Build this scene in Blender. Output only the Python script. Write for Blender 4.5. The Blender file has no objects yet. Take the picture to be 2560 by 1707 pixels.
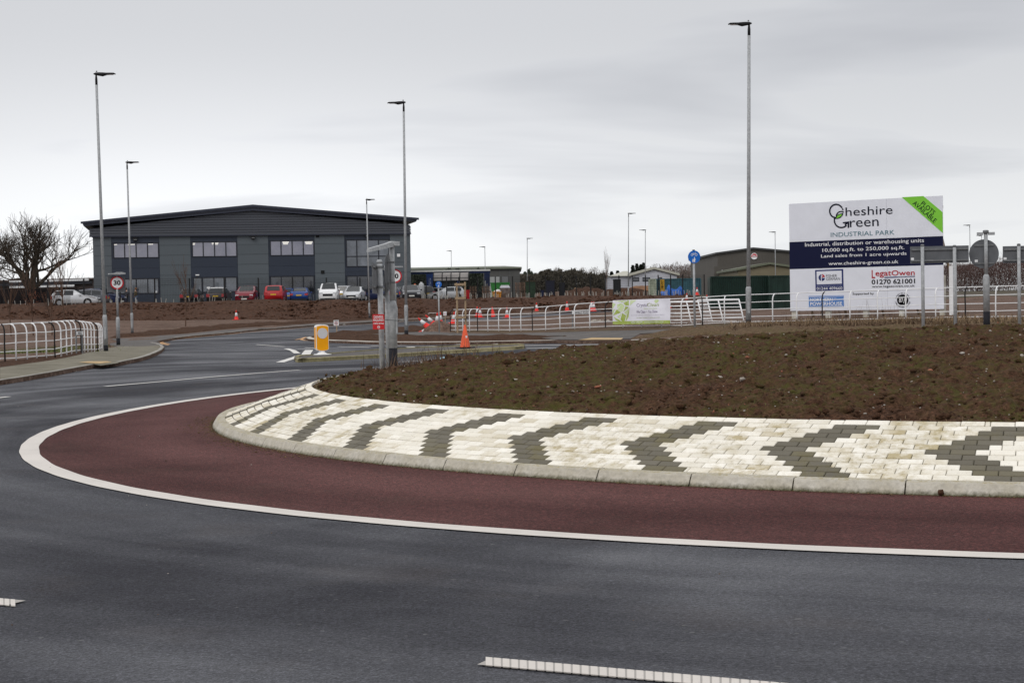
import bpy, bmesh, math, random
import numpy as np
from mathutils import Vector, Matrix, Euler
from mathutils.geometry import delaunay_2d_cdt

# ------------------------------------------------------------------ camera, world, light
F_PX, PITCH, ROLL, CAM_H = 4078.7, 0.0239, -0.0178, 1.598
cP, sP, cR, sR = math.cos(PITCH), math.sin(PITCH), math.cos(ROLL), math.sin(ROLL)
_r = np.array([1., 0, 0]); _f = np.array([0, cP, -sP]); _u = np.array([0, sP, cP])
RIGHT = _r*cR + _u*sR; UP = -_r*sR + _u*cR; FWD = _f
CAM = np.array([0., 0., CAM_H])
scene = bpy.context.scene
cd = bpy.data.cameras.new('camera'); co = bpy.data.objects.new('camera', cd)
scene.collection.objects.link(co); scene.camera = co
cd.sensor_width = 36.0; cd.lens = F_PX/2560*36.0; cd.clip_start = 0.1; cd.clip_end = 6000
co.matrix_world = Matrix(((RIGHT[0], UP[0], -FWD[0], 0), (RIGHT[1], UP[1], -FWD[1], 0), (RIGHT[2], UP[2], -FWD[2], CAM_H), (0, 0, 0, 1)))
scene.render.resolution_x = 1024; scene.render.resolution_y = 682
scene.view_settings.view_transform = 'Standard'; scene.view_settings.look = 'None'
scene.view_settings.gamma = 1; scene.view_settings.use_curve_mapping = False
scene.view_settings.exposure = 0.12

SUN_EL, SUN_AZ = 42.0, 215.0     # hidden high sun behind the cloud, behind the camera to the left
world = bpy.data.worlds.new('World'); scene.world = world; world.use_nodes = True
wn, wl = world.node_tree.nodes, world.node_tree.links
wn.clear()
wo = wn.new('ShaderNodeOutputWorld'); bgA = wn.new('ShaderNodeBackground'); bgB = wn.new('ShaderNodeBackground')
sky = wn.new('ShaderNodeTexSky'); sky.sky_type = 'NISHITA'; sky.sun_disc = False
sky.sun_elevation = math.radians(SUN_EL); sky.sun_rotation = math.radians(SUN_AZ)
wl.new(sky.outputs[0], bgA.inputs[0]); bgA.inputs[1].default_value = 0.1
tc = wn.new('ShaderNodeTexCoord'); sep = wn.new('ShaderNodeSeparateXYZ'); wl.new(tc.outputs['Generated'], sep.inputs[0])
def wmath(op, a, b=None, c=None, clamp=False):
    n = wn.new('ShaderNodeMath'); n.operation = op; n.use_clamp = clamp
    for i, v in enumerate((a, b, c)):
        if v is None: continue
        if isinstance(v, (int, float)): n.inputs[i].default_value = v
        else: wl.new(v, n.inputs[i])
    return n.outputs[0]
def wramp(fac, stops, interp='B_SPLINE'):
    n = wn.new('ShaderNodeValToRGB'); n.color_ramp.interpolation = interp
    e = n.color_ramp.elements
    while len(e) < len(stops): e.new(0.5)
    for q, (p, c) in zip(e, stops): q.position = p; q.color = (*c, 1) if len(c) == 3 else c
    wl.new(fac, n.inputs[0]); return n.outputs[0]
# cloud sheet: a layer overhead, stretched towards the horizon as a real flat cloud base is
zc = wmath('MAXIMUM', sep.outputs[2], 0.0)
den = wmath('ADD', zc, 0.16)
cx_ = wmath('DIVIDE', sep.outputs[0], den); cy_ = wmath('DIVIDE', sep.outputs[1], den)
comb = wn.new('ShaderNodeCombineXYZ'); wl.new(cx_, comb.inputs[0]); wl.new(cy_, comb.inputs[1])
mp = wn.new('ShaderNodeMapping'); mp.inputs['Location'].default_value = (0.55, 0.35, 0.0); mp.inputs['Scale'].default_value = (0.62, 1.0, 1.0)
wl.new(comb.outputs[0], mp.inputs[0])
nz = wn.new('ShaderNodeTexNoise'); nz.inputs['Scale'].default_value = 0.85; nz.inputs['Detail'].default_value = 5; nz.inputs['Roughness'].default_value = 0.5; nz.inputs['Distortion'].default_value = 0.35
wl.new(mp.outputs[0], nz.inputs[0])
base = wramp(zc, [(0.0, (0.83, 0.845, 0.855)), (0.05, (0.785, 0.795, 0.81)), (0.10, (0.655, 0.663, 0.685)), (0.2, (0.53, 0.536, 0.558)), (0.45, (0.94, 0.955, 0.985)), (1.0, (1.15, 1.17, 1.21))])
cl = wramp(nz.outputs[0], [(0.32, (0.75, 0.755, 0.775)), (0.43, (0.90, 0.905, 0.92)), (0.52, (1.06, 1.058, 1.055)), (0.62, (1.26, 1.25, 1.24))])
# a brighter break in the low cloud towards the left
gx = wmath('SUBTRACT', sep.outputs[0], -0.20); gz_ = wmath('SUBTRACT', sep.outputs[2], 0.07)
gd = wmath('ADD', wmath('MULTIPLY', wmath('MULTIPLY', gx, gx), 16.0), wmath('MULTIPLY', wmath('MULTIPLY', gz_, gz_), 160.0))
gl_ = wmath('POWER', 2.718, wmath('MULTIPLY', gd, -1.0)); fy = wmath('MAXIMUM', sep.outputs[1], 0.0)
glow = wmath('ADD', 1.0, wmath('MULTIPLY', wmath('MULTIPLY', gl_, fy), 0.26))
gm = wn.new('ShaderNodeMix'); gm.data_type = 'RGBA'; gm.blend_type = 'MULTIPLY'; gm.inputs[0].default_value = 1.0
wl.new(cl, gm.inputs[6]); wl.new(glow, gm.inputs[7]); cl = gm.outputs[2]
mul = wn.new('ShaderNodeMix'); mul.data_type = 'RGBA'; mul.blend_type = 'MULTIPLY'; mul.inputs[0].default_value = 1.0
wl.new(base, mul.inputs[6]); wl.new(cl, mul.inputs[7])
wl.new(mul.outputs[2], bgB.inputs[0]); bgB.inputs[1].default_value = 1.0
mx = wn.new('ShaderNodeMixShader'); mx.inputs[0].default_value = 0.96
wl.new(bgA.outputs[0], mx.inputs[1]); wl.new(bgB.outputs[0], mx.inputs[2]); wl.new(mx.outputs[0], wo.inputs[0])

sd = bpy.data.lights.new('sun', 'SUN'); sd.energy = 0.9; sd.angle = math.radians(25); sd.color = (1.0, 0.965, 0.92)
so = bpy.data.objects.new('sun', sd); scene.collection.objects.link(so)
_el, _az = math.radians(SUN_EL), math.radians(SUN_AZ)
so.rotation_euler = Vector((math.sin(_az)*math.cos(_el), math.cos(_az)*math.cos(_el), math.sin(_el))).to_track_quat('Z', 'Y').to_euler()

# ------------------------------------------------------------------ helpers
rnd = random.Random(7); npr = np.random.RandomState(11)
COL = scene.collection
def lnk(o): COL.objects.link(o); return o
def tag(o, label=None, cat=None, group=None, kind=None):
    if label: o['label'] = label
    if cat: o['category'] = cat
    if group: o['group'] = group
    if kind: o['kind'] = kind
    return o
def empty(name, loc, label=None, cat=None, group=None, kind=None, rz=0.0):
    o = bpy.data.objects.new(name, None); o.empty_display_size = 0.2
    o.location = loc; o.rotation_euler = (0, 0, rz); lnk(o)
    return tag(o, label, cat, group, kind)
def copy_tree(o, parent=None):
    c = o.copy(); lnk(c)
    if parent is not None: c.parent = parent
    for ch in list(o.children): copy_tree(ch, c)
    return c

def ray(px, py): return (px-1280)/F_PX*RIGHT + (853.5-py)/F_PX*UP + FWD
def at(px, py, D): return CAM + ray(px, py)*D      # the place seen at a spot of the view, D metres off
def hz(px): return 853.5 - F_PX*math.tan(PITCH) + math.tan(ROLL)*(px-1280)

# terrain heights from surveyed points: (view x, view y, metres off)
def S(px, py, s): return at(px, py, F_PX/s)
LANDP = [S(265,878,68.8), S(331,840,43), S(296,863,54), S(1016,838,57.6), S(1871,815,74), S(924,798.5,30), S(805,889.5,80), S(1163,868.5,76),
  S(13,906,91), S(138,894,86), S(203,881,79), S(1122,829,53), S(1332,829,58), S(1436,823,62), S(1556,819,65), S(1703,818,70),
  S(2057,806.6,73.6), S(2483,798,79), S(2308,826,91), S(591,799,32), S(1870,773,31), S(330,803,33), S(60,800,36)]
CTRL = [q-np.array([0, 0, .1]) for q in LANDP] + [S(1799,842,80), S(1299,850,66), S(1057,854,62), S(827,850,57),
  S(440,842,46), S(603,826,40), S(791,813,35), S(1003,801,33), S(1430,779,31)]
for (x, y) in [(-30,-10),(0,-10),(30,-10),(-30,10),(-12,5),(0,5),(12,5),(30,10),(-12,15),(-10,25),(-4,10),(6,10),(20,10),(-9,33),(-4,36),(5,24),(20,20),(-18,35),(12,30),(32,22),(-30,30)]:
    CTRL.append(np.array([x, y, 0.0]))
CTRL += [np.array([p[0], p[1], p[2]]) for p in ((6,42,.14),(16,38,.25),(30,38,.5),(-6,50,.02),(0,53,.05),(50,60,.9),(60,20,.2),(-55,40,.2),(-60,90,.3),(70,130,1.2),(-60,140,.8),(0,150,.8),(40,160,1.0))]
CTRL = np.array(CTRL)
def _tps(r2): return np.where(r2 > 1e-9, r2*np.log(r2+1e-12), 0)
_A = CTRL[:, :2]/30.0; _n = len(_A)
_K = _tps(((_A[:, None]-_A[None])**2).sum(-1)) + np.eye(_n)*0.02
_P = np.c_[np.ones(_n), _A]; _M = np.block([[_K, _P], [_P.T, np.zeros((3, 3))]])
_W = np.linalg.solve(_M, np.r_[CTRL[:, 2], 0, 0, 0])
def sstep(x): x = np.clip(x, 0, 1); return x*x*(3-2*x)
PLAT = 1.95
def terr(X, Y):
    X = np.asarray(X, float); Y = np.asarray(Y, float); sh = X.shape
    x = np.clip(X.ravel(), -70, 75)/30; y = np.clip(Y.ravel(), -15, 160)/30
    z = np.zeros(len(x))
    for k in range(0, len(x), 20000):
        q = np.c_[x[k:k+20000], y[k:k+20000]]
        z[k:k+20000] = _tps(((q[:, None]-_A[None])**2).sum(-1))@_W[:_n] + _W[_n] + q@_W[_n+1:]
    z = np.clip(z, -0.3, 1.9).reshape(sh)
    w = 13 + 55*sstep((X-14)/16)
    toe = 134 + 5*sstep((X+16)/20) - 6*sstep((-X-30)/15)
    return z + (PLAT - z)*sstep((Y-toe)/w)
def tz(x, y): return float(terr(np.array([x]), np.array([y]))[0])
def on(px, py, dz=0.0):                            # where the line of sight meets the terrain
    d = ray(px, py); t = np.concatenate([np.linspace(6, 60, 271), np.linspace(60.5, 400, 680)])
    P = CAM[None] + d[None]*t[:, None]; g = P[:, 2] - terr(P[:, 0], P[:, 1]) - dz
    k = int(np.argmax(g < 0))
    if g[k] >= 0: k = len(t)-1
    a, b = t[max(k-1, 0)], t[k]
    for _ in range(14):
        m = (a+b)/2; p = CAM + d*m
        if p[2]-tz(p[0], p[1])-dz < 0: b = m
        else: a = m
    p = CAM + d*b; return np.array([p[0], p[1], tz(p[0], p[1])])
def stand(px, py, D):                              # foot of a thing D metres off, set down on the terrain
    p = at(px, py, D); return Vector((p[0], p[1], tz(p[0], p[1])+0.1))

def vnoise(x, y, seed=0):
    xi = np.floor(x).astype(np.int64); yi = np.floor(y).astype(np.int64); xf = x-xi; yf = y-yi
    def h(a, b):
        n = (a*374761393 + b*668265263 + seed*1442695041) & 0xffffffff
        n = ((n ^ (n >> 13))*1274126177) & 0xffffffff
        return ((n ^ (n >> 16)) & 0xffff)/65535.0
    u = xf*xf*(3-2*xf); v = yf*yf*(3-2*yf)
    return (h(xi, yi)*(1-u)+h(xi+1, yi)*u)*(1-v) + (h(xi, yi+1)*(1-u)+h(xi+1, yi+1)*u)*v
def fbm(x, y, seed=0, octv=4, gain=0.5):
    s = 0; a = 1; t = 0
    for o in range(octv): s = s + a*vnoise(x*2**o, y*2**o, seed+o*17); t += a; a *= gain
    return s/t

# ------------------------------------------------------------------ materials
def mat(name, col, rough=0.6, metal=0.0, var=0.0, vscale=6.0, bump=0.0, bscale=40.0, col2=None, spec=0.28, vthr=(0.35, 0.65), obj_rnd=0.0, coat=0.0, stretch=None, emit=None):
    m = bpy.data.materials.new(name); m.use_nodes = True
    nt = m.node_tree; n, l = nt.nodes, nt.links; b = n['Principled BSDF']
    b.inputs['Roughness'].default_value = rough; b.inputs['Metallic'].default_value = metal
    b.inputs['Specular IOR Level'].default_value = spec; b.inputs['Coat Weight'].default_value = coat
    b.inputs['Base Color'].default_value = (*col, 1)
    if emit: b.inputs['Emission Color'].default_value = (*emit[0], 1); b.inputs['Emission Strength'].default_value = emit[1]
    if var or col2 or bump or obj_rnd:
        g = n.new('ShaderNodeNewGeometry'); src = g.outputs['Position']
        if stretch:
            mpn = n.new('ShaderNodeMapping'); mpn.inputs['Scale'].default_value = stretch; l.new(src, mpn.inputs[0]); src = mpn.outputs[0]
        c_out = None
        if var or col2:
            t = n.new('ShaderNodeTexNoise'); t.inputs['Scale'].default_value = vscale; t.inputs['Detail'].default_value = 5; t.inputs['Roughness'].default_value = 0.6
            l.new(src, t.inputs['Vector'])
            r = n.new('ShaderNodeValToRGB'); r.color_ramp.elements[0].position = vthr[0]; r.color_ramp.elements[1].position = vthr[1]
            c2 = col2 if col2 else tuple(min(1, c*(1+var)) for c in col)
            c1 = col if col2 else tuple(c*(1-var) for c in col)
            r.color_ramp.elements[0].color = (*c1, 1); r.color_ramp.elements[1].color = (*c2, 1)
            l.new(t.outputs['Fac'], r.inputs[0]); c_out = r.outputs[0]
        if obj_rnd:
            oi = n.new('ShaderNodeObjectInfo'); mr = n.new('ShaderNodeMapRange'); mr.inputs[3].default_value = 1-obj_rnd; mr.inputs[4].default_value = 1+obj_rnd
            l.new(oi.outputs['Random'], mr.inputs[0])
            x = n.new('ShaderNodeMix'); x.data_type = 'RGBA'; x.blend_type = 'MULTIPLY'; x.inputs[0].default_value = 1
            if c_out: l.new(c_out, x.inputs[6])
            else: x.inputs[6].default_value = (*col, 1)
            l.new(mr.outputs[0], x.inputs[7]); c_out = x.outputs[2]
        if c_out: l.new(c_out, b.inputs['Base Color'])
        if bump:
            t2 = n.new('ShaderNodeTexNoise'); t2.inputs['Scale'].default_value = bscale; t2.inputs['Detail'].default_value = 4
            l.new(src, t2.inputs['Vector']); bp = n.new('ShaderNodeBump'); bp.inputs['Strength'].default_value = bump; bp.inputs['Distance'].default_value = 0.02
            l.new(t2.outputs['Fac'], bp.inputs['Height']); l.new(bp.outputs[0], b.inputs['Normal'])
    return m
class NT:                                          # small node-building helper for the richer materials
    def __init__(s, name):
        s.m = bpy.data.materials.new(name); s.m.use_nodes = True; s.n = s.m.node_tree.nodes; s.l = s.m.node_tree.links
        s.b = s.n['Principled BSDF']; g = s.n.new('ShaderNodeNewGeometry'); s.pos = g.outputs['Position']
    def noise(s, scale, detail=4, rough=0.55, vec=None, dist=0.0):
        t = s.n.new('ShaderNodeTexNoise'); t.inputs['Scale'].default_value = scale; t.inputs['Detail'].default_value = detail
        t.inputs['Roughness'].default_value = rough; t.inputs['Distortion'].default_value = dist
        s.l.new(vec or s.pos, t.inputs['Vector']); return t.outputs['Fac']
    def vor(s, scale, vec=None, out='Distance'):
        t = s.n.new('ShaderNodeTexVoronoi'); t.inputs['Scale'].default_value = scale; s.l.new(vec or s.pos, t.inputs['Vector']); return t.outputs[out]
    def mapv(s, scale, rot=0.0):
        t = s.n.new('ShaderNodeMapping'); t.inputs['Scale'].default_value = scale; t.inputs['Rotation'].default_value = (0, 0, rot); s.l.new(s.pos, t.inputs[0]); return t.outputs[0]
    def ramp(s, fac, stops, const=False):
        t = s.n.new('ShaderNodeValToRGB'); e = t.color_ramp.elements
        if const: t.color_ramp.interpolation = 'CONSTANT'
        while len(e) < len(stops): e.new(0.5)
        for q, (p, c) in zip(e, stops): q.position = p; q.color = (*c, 1) if not isinstance(c, (int, float)) else (c, c, c, 1)
        s.l.new(fac, t.inputs[0]); return t.outputs[0]
    def mix(s, fac, a, b, mode='MIX'):
        t = s.n.new('ShaderNodeMix'); t.data_type = 'RGBA'; t.blend_type = mode
        for k, v in ((0, fac), (6, a), (7, b)):
            if isinstance(v, (int, float)): t.inputs[k].default_value = v if k == 0 else (v, v, v, 1)
            elif isinstance(v, tuple): t.inputs[k].default_value = (*v, 1)
            else: s.l.new(v, t.inputs[k])
        return t.outputs[2]
    def math(s, op, a, b=0.0):
        t = s.n.new('ShaderNodeMath'); t.operation = op
        for k, v in enumerate((a, b)):
            if isinstance(v, (int, float)): t.inputs[k].default_value = v
            else: s.l.new(v, t.inputs[k])
        return t.outputs[0]
    def bump(s, h, strength, dist=0.02):
        t = s.n.new('ShaderNodeBump'); t.inputs['Strength'].default_value = strength; t.inputs['Distance'].default_value = dist
        s.l.new(h, t.inputs['Height']); s.l.new(t.outputs[0], s.b.inputs['Normal'])
    def set(s, col=None, rough=None, spec=None):
        for key, v in (('Base Color', col), ('Roughness', rough), ('Specular IOR Level', spec)):
            if v is None: continue
            if isinstance(v, (int, float)): s.b.inputs[key].default_value = v
            elif isinstance(v, tuple): s.b.inputs[key].default_value = (*v, 1)
            else: s.l.new(v, s.b.inputs[key])
        return s.m

M = {}
def asphalt(name, c_dark, c_light, fleck, rough_lo, rough_hi, amp=1.0):
    t = NT(name)
    sx = t.n.new('ShaderNodeSeparateXYZ'); t.l.new(t.pos, sx.inputs[0])
    dx = t.math('SUBTRACT', sx.outputs[0], 7.73); dy = t.math('SUBTRACT', sx.outputs[1], 24.06)
    rad = t.math('SQRT', t.math('ADD', t.math('MULTIPLY', dx, dx), t.math('MULTIPLY', dy, dy))); ang = t.math('ARCTAN2', dy, dx)
    cb = t.n.new('ShaderNodeCombineXYZ'); t.l.new(t.math('MULTIPLY', rad, 1.0), cb.inputs[0]); t.l.new(t.math('MULTIPLY', ang, 2.2), cb.inputs[1])
    tracks = t.noise(0.75, 4, 0.55, cb.outputs[0], 0.3)        # wear that follows the traffic round the island
    wheel = t.noise(0.22, 5, 0.55, t.mapv((1.0, 0.9, 1), 0.35), 0.6)
    patch = t.ramp(t.math('ADD', t.math('MULTIPLY', wheel, 0.55), t.math('MULTIPLY', tracks, 0.45)), [(0.40, 0.0), (0.60, 1.0)])
    mid = t.noise(9, 4, 0.7); coarse = t.noise(34, 3, 0.7); fine = t.noise(90, 2, 0.75); agg = t.vor(70)
    c = t.mix(patch, c_dark, c_light)
    c = t.mix(1.0, c, t.ramp(mid, [(0.3, 1-.20*amp), (0.7, 1+.22*amp)]), 'MULTIPLY')
    c = t.mix(1.0, c, t.ramp(coarse, [(0.34, 1-.62*amp), (0.50, 1.0), (0.68, 1+.85*amp)]), 'MULTIPLY')
    c = t.mix(1.0, c, t.ramp(fine, [(0.32, 0.45), (0.50, 1.0), (0.70, 1.9)]), 'MULTIPLY')
    c = t.mix(t.ramp(t.vor(45, out='Color'), [(0.93, 0.0), (0.97, 0.5)]), c, fleck)
    dn = t.math('MULTIPLY', t.ramp(t.noise(0.7, 4, .6), [(0.55, 0.0), (0.75, .25)]), 1.0)
    c = t.mix(dn, c, tuple(x*.55+y*.45 for x, y in zip(c_dark, (.13, .09, .065))))
    t.set(c, t.ramp(patch, [(0.0, rough_hi), (1.0, rough_lo)]), 0.14)
    t.bump(t.math('ADD', t.math('MULTIPLY', coarse, 0.8), agg), 0.6, 0.008)
    return t.m
M['asphalt'] = asphalt('asphalt', (0.023, 0.023, 0.029), (0.066, 0.067, 0.077), (0.16, 0.16, 0.16), 0.48, 0.85, .75)
M['red_asphalt'] = asphalt('red_asphalt', (0.044, 0.0135, 0.0125), (0.092, 0.034, 0.031), (0.20, 0.11, 0.10), 0.8, 0.9, .7)
def soil(name, a, b, c, moss=None, mossamt=0.5, stone=0.62, sc=1.0):
    t = NT(name)
    n1 = t.noise(1.3*sc, 5, 0.65); n2 = t.noise(14*sc, 4, 0.65); n3 = t.noise(48*sc, 3, 0.7)
    col = t.mix(t.ramp(n2, [(0.32, 0.0), (0.68, 1.0)]), a, b)
    col = t.mix(t.ramp(n1, [(0.45, 0.0), (0.7, 0.7)]), col, c)
    col = t.mix(1.0, col, t.ramp(n3, [(0.3, 0.45), (0.7, 1.5)]), 'MULTIPLY')
    if moss:
        mk = t.math('MULTIPLY', t.ramp(t.noise(0.55, 4, 0.6), [(mossamt-0.07, 0.0), (mossamt+0.10, 1.0)]), t.ramp(t.noise(9, 5, 0.75), [(0.44, 0.0), (0.6, 0.8)]))
        col = t.mix(mk, col, moss)
    w = t.ramp(t.vor(11*sc, out='Color'), [(0.90, 0.0), (0.905, 1.0)]); d = t.ramp(t.vor(11*sc), [(0.10, 1.0), (0.16, 0.0)])
    col = t.mix(t.math('MULTIPLY', w, t.math('MULTIPLY', d, stone)), col, (0.36, 0.33, 0.30))
    t.set(col, 0.95, 0.08); t.bump(t.math('ADD', n2, t.math('MULTIPLY', n3, 0.5)), 0.9, 0.03)
    return t.m
M['soil'] = soil('soil', (0.024, 0.012, 0.007), (0.108, 0.056, 0.034), (0.066, 0.034, 0.020), (0.066, 0.066, 0.017), 0.44)
M['soil_dark'] = soil('soil_dark', (0.028, 0.013, 0.007), (0.092, 0.048, 0.029), (0.052, 0.027, 0.016), sc=0.6)
M['bank_soil'] = soil('bank_soil', (0.024, 0.012, 0.007), (0.105, 0.054, 0.035), (0.058, 0.030, 0.020), sc=0.28)
M['gravel_ground'] = soil('gravel_ground', (0.080, 0.048, 0.035), (0.185, 0.128, 0.102), (0.050, 0.028, 0.019), (0.070, 0.085, 0.025), 0.66, sc=0.35)
M['grass'] = mat('grass_blades', (0.078, 0.092, 0.022), 0.8, var=0.4, vscale=3, obj_rnd=0.2)
M['dry_grass'] = mat('dry_grass', (0.21, 0.145, 0.085), 0.9, var=0.4, vscale=5)
M['dry_grass2'] = mat('dry_grass_brown', (0.115, 0.072, 0.045), 0.9, var=0.4, vscale=5)
def paint(name, c):
    t = NT(name); w = t.noise(60, 4, 0.75); g = t.noise(1.4, 4, 0.6)
    col = t.mix(t.ramp(g, [(0.35, 0.0), (0.7, 0.35)]), c, tuple(x*0.62 for x in c))
    col = t.mix(t.ramp(w, [(0.62, 0.0), (0.72, 0.75)]), col, (0.10, 0.10, 0.10))
    t.set(col, 0.6, 0.4); t.bump(w, 0.4, 0.004); return t.m
M['road_white'] = paint('road_marking_white', (0.62, 0.575, 0.53))
M['road_white2'] = paint('road_marking_white_far', (0.66, 0.64, 0.61))
M['road_yellow'] = paint('road_marking_yellow', (0.62, 0.33, 0.12))
M['kerb'] = mat('kerb_concrete', (0.40, 0.375, 0.33), 0.85, col2=(0.56, 0.53, 0.48), vscale=5, bump=0.35, bscale=120, obj_rnd=0.12)
def kerb_island():
    t = NT('island_kerb_concrete'); n1 = t.noise(4, 5, .65); n2 = t.noise(26, 4, .7); sx = t.n.new('ShaderNodeSeparateXYZ'); t.l.new(t.pos, sx.inputs[0]); zz = sx.outputs[2]
    c = t.mix(t.ramp(n1, [(.35, 0.0), (.7, 1.0)]), (.52, .49, .43), (.40, .365, .29))
    alg = t.math('MULTIPLY', t.ramp(t.math('ADD', zz, t.math('MULTIPLY', n2, .05)), [(.035, 1.0), (.075, 0.0)]), .92)
    c = t.mix(alg, c, (.060, .055, .022))
    top = t.math('MULTIPLY', t.ramp(zz, [(.100, 0.0), (.110, 1.0)]), t.ramp(n2, [(.45, 0.0), (.6, .7)]))
    c = t.mix(top, c, (.24, .19, .07)); c = t.mix(1.0, c, t.ramp(n2, [(.3, .8), (.6, 1.05)]), 'MULTIPLY')
    t.set(c, .9, .15); t.bump(t.noise(120, 3), .3, .006); return t.m
M['kerb_island'] = kerb_island()
M['kerb_grey'] = mat('kerb_concrete_grey', (0.20, 0.185, 0.165), 0.85, col2=(0.34, 0.32, 0.29), vscale=3, obj_rnd=0.1)
M['kerb_yellow'] = mat('kerb_mossy_concrete', (0.19, 0.165, 0.075), 0.85, col2=(0.33, 0.29, 0.17), vscale=4, obj_rnd=0.1)
M['mortar'] = mat('dirty_joint', (0.038, 0.030, 0.015), 0.95, var=0.5, vscale=30)
M['paving'] = mat('footway_asphalt', (0.115, 0.103, 0.072), 0.85, col2=(0.19, 0.172, 0.13), vscale=1.2, bump=0.3, bscale=200)
M['paving_dark'] = mat('footway_asphalt_dark', (0.07, 0.063, 0.060), 0.85, col2=(0.115, 0.103, 0.095), vscale=1.2, bump=0.3, bscale=200)
M['tactile'] = mat('tactile_paving', (0.38, 0.255, 0.12), 0.85, col2=(0.50, 0.36, 0.20), vscale=5)
def block_mat(name, lo, hi, stain, amt):
    t = NT(name); oi = t.n.new('ShaderNodeObjectInfo'); at_ = t.n.new('ShaderNodeAttribute'); at_.attribute_name = 'rnd'
    r = t.math('FRACT', t.math('ADD', oi.outputs['Random'], at_.outputs['Fac']))
    col = t.mix(r, lo, hi)
    s1 = t.ramp(t.noise(7, 5, 0.7), [(0.42, 0.0), (0.70, 1.0)])
    s2 = t.ramp(r, [(0.72, 0.0), (0.98, 1.0)])
    s3 = t.ramp(t.noise(0.9, 4, 0.6), [(0.42, 0.10), (0.60, 1.0)])
    k = t.math('MULTIPLY', t.math('MINIMUM', t.math('ADD', t.math('MULTIPLY', s1, s3), t.math('MULTIPLY', s2, 0.6)), 1.0), amt)
    col = t.mix(k, col, stain)
    sp = t.ramp(t.noise(55, 3, 0.7), [(0.30, 0.72), (0.42, 1.0)])
    col = t.mix(1.0, col, sp, 'MULTIPLY')
    t.set(col, 0.75, 0.35); t.bump(t.noise(120, 3), 0.25, 0.006); return t.m
M['block_white'] = block_mat('white_paving_block', (0.70, 0.66, 0.57), (0.90, 0.865, 0.79), (0.34, 0.265, 0.11), 0.85)
M['block_dark'] = block_mat('dark_paving_block', (0.105, 0.093, 0.068), (0.150, 0.135, 0.105), (0.12, 0.10, 0.035), 0.8)
M['galv'] = mat('galvanised_steel', (0.29, 0.30, 0.31), 0.6, 0.0, col2=(0.40, 0.41, 0.42), vscale=14, vthr=(0.38, 0.62))
M['galv_dark'] = mat('galvanised_steel_dark', (0.16, 0.165, 0.17), 0.6, 0.0, var=0.2, vscale=14)
M['lantern'] = mat('lantern_dark_metal', (0.02, 0.02, 0.022), 0.7, 0.3)
M['sign_grey'] = mat('sign_back_grey', (0.115, 0.12, 0.13), 0.55, 0.1, var=0.12, vscale=3)
M['black'] = mat('black_paint', (0.007, 0.007, 0.008), 0.7)
M['band'] = mat('root_paint_black', (0.007, 0.007, 0.011), 0.7, var=0.3, vscale=20)
M['white_rail'] = mat('white_coated_rail', (0.78, 0.78, 0.79), 0.4, var=0.06, vscale=6)
M['white'] = mat('white_gloss', (0.80, 0.80, 0.81), 0.4)
M['sign_white'] = mat('sign_face_white', (0.74, 0.74, 0.75), 0.45)
M['red'] = mat('sign_red', (0.50, 0.012, 0.02), 0.45)
M['cone_red'] = mat('cone_red', (0.66, 0.030, 0.022), 0.5, var=0.15, vscale=8)
M['cone_orange'] = mat('cone_orange', (0.62, 0.085, 0.028), 0.55, var=0.16, vscale=9)
M['cone_white'] = mat('cone_sleeve', (0.66, 0.66, 0.67), 0.5, var=0.1, vscale=12)
M['rubber'] = mat('black_rubber', (0.018, 0.016, 0.015), 0.8, var=0.3, vscale=20)
M['blue_sign'] = mat('sign_blue', (0.008, 0.13, 0.52), 0.4)
M['yellow'] = mat('bollard_yellow', (0.86, 0.36, 0.0), 0.4, var=0.04, vscale=6)
M['opal'] = mat('opal_lens', (0.60, 0.59, 0.60), 0.35)
M['wood'] = mat('softwood', (0.27, 0.19, 0.12), 0.85, col2=(0.38, 0.28, 0.18), vscale=5, stretch=(6, 6, 1))
M['wood_dark'] = mat('weathered_wood', (0.055, 0.042, 0.026), 0.9, var=0.4, vscale=6)
M['bark'] = mat('bark', (0.060, 0.046, 0.034), 0.95, var=0.35, vscale=3)
M['bark_red'] = mat('young_bark', (0.095, 0.055, 0.038), 0.9, var=0.25, vscale=4)
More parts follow.
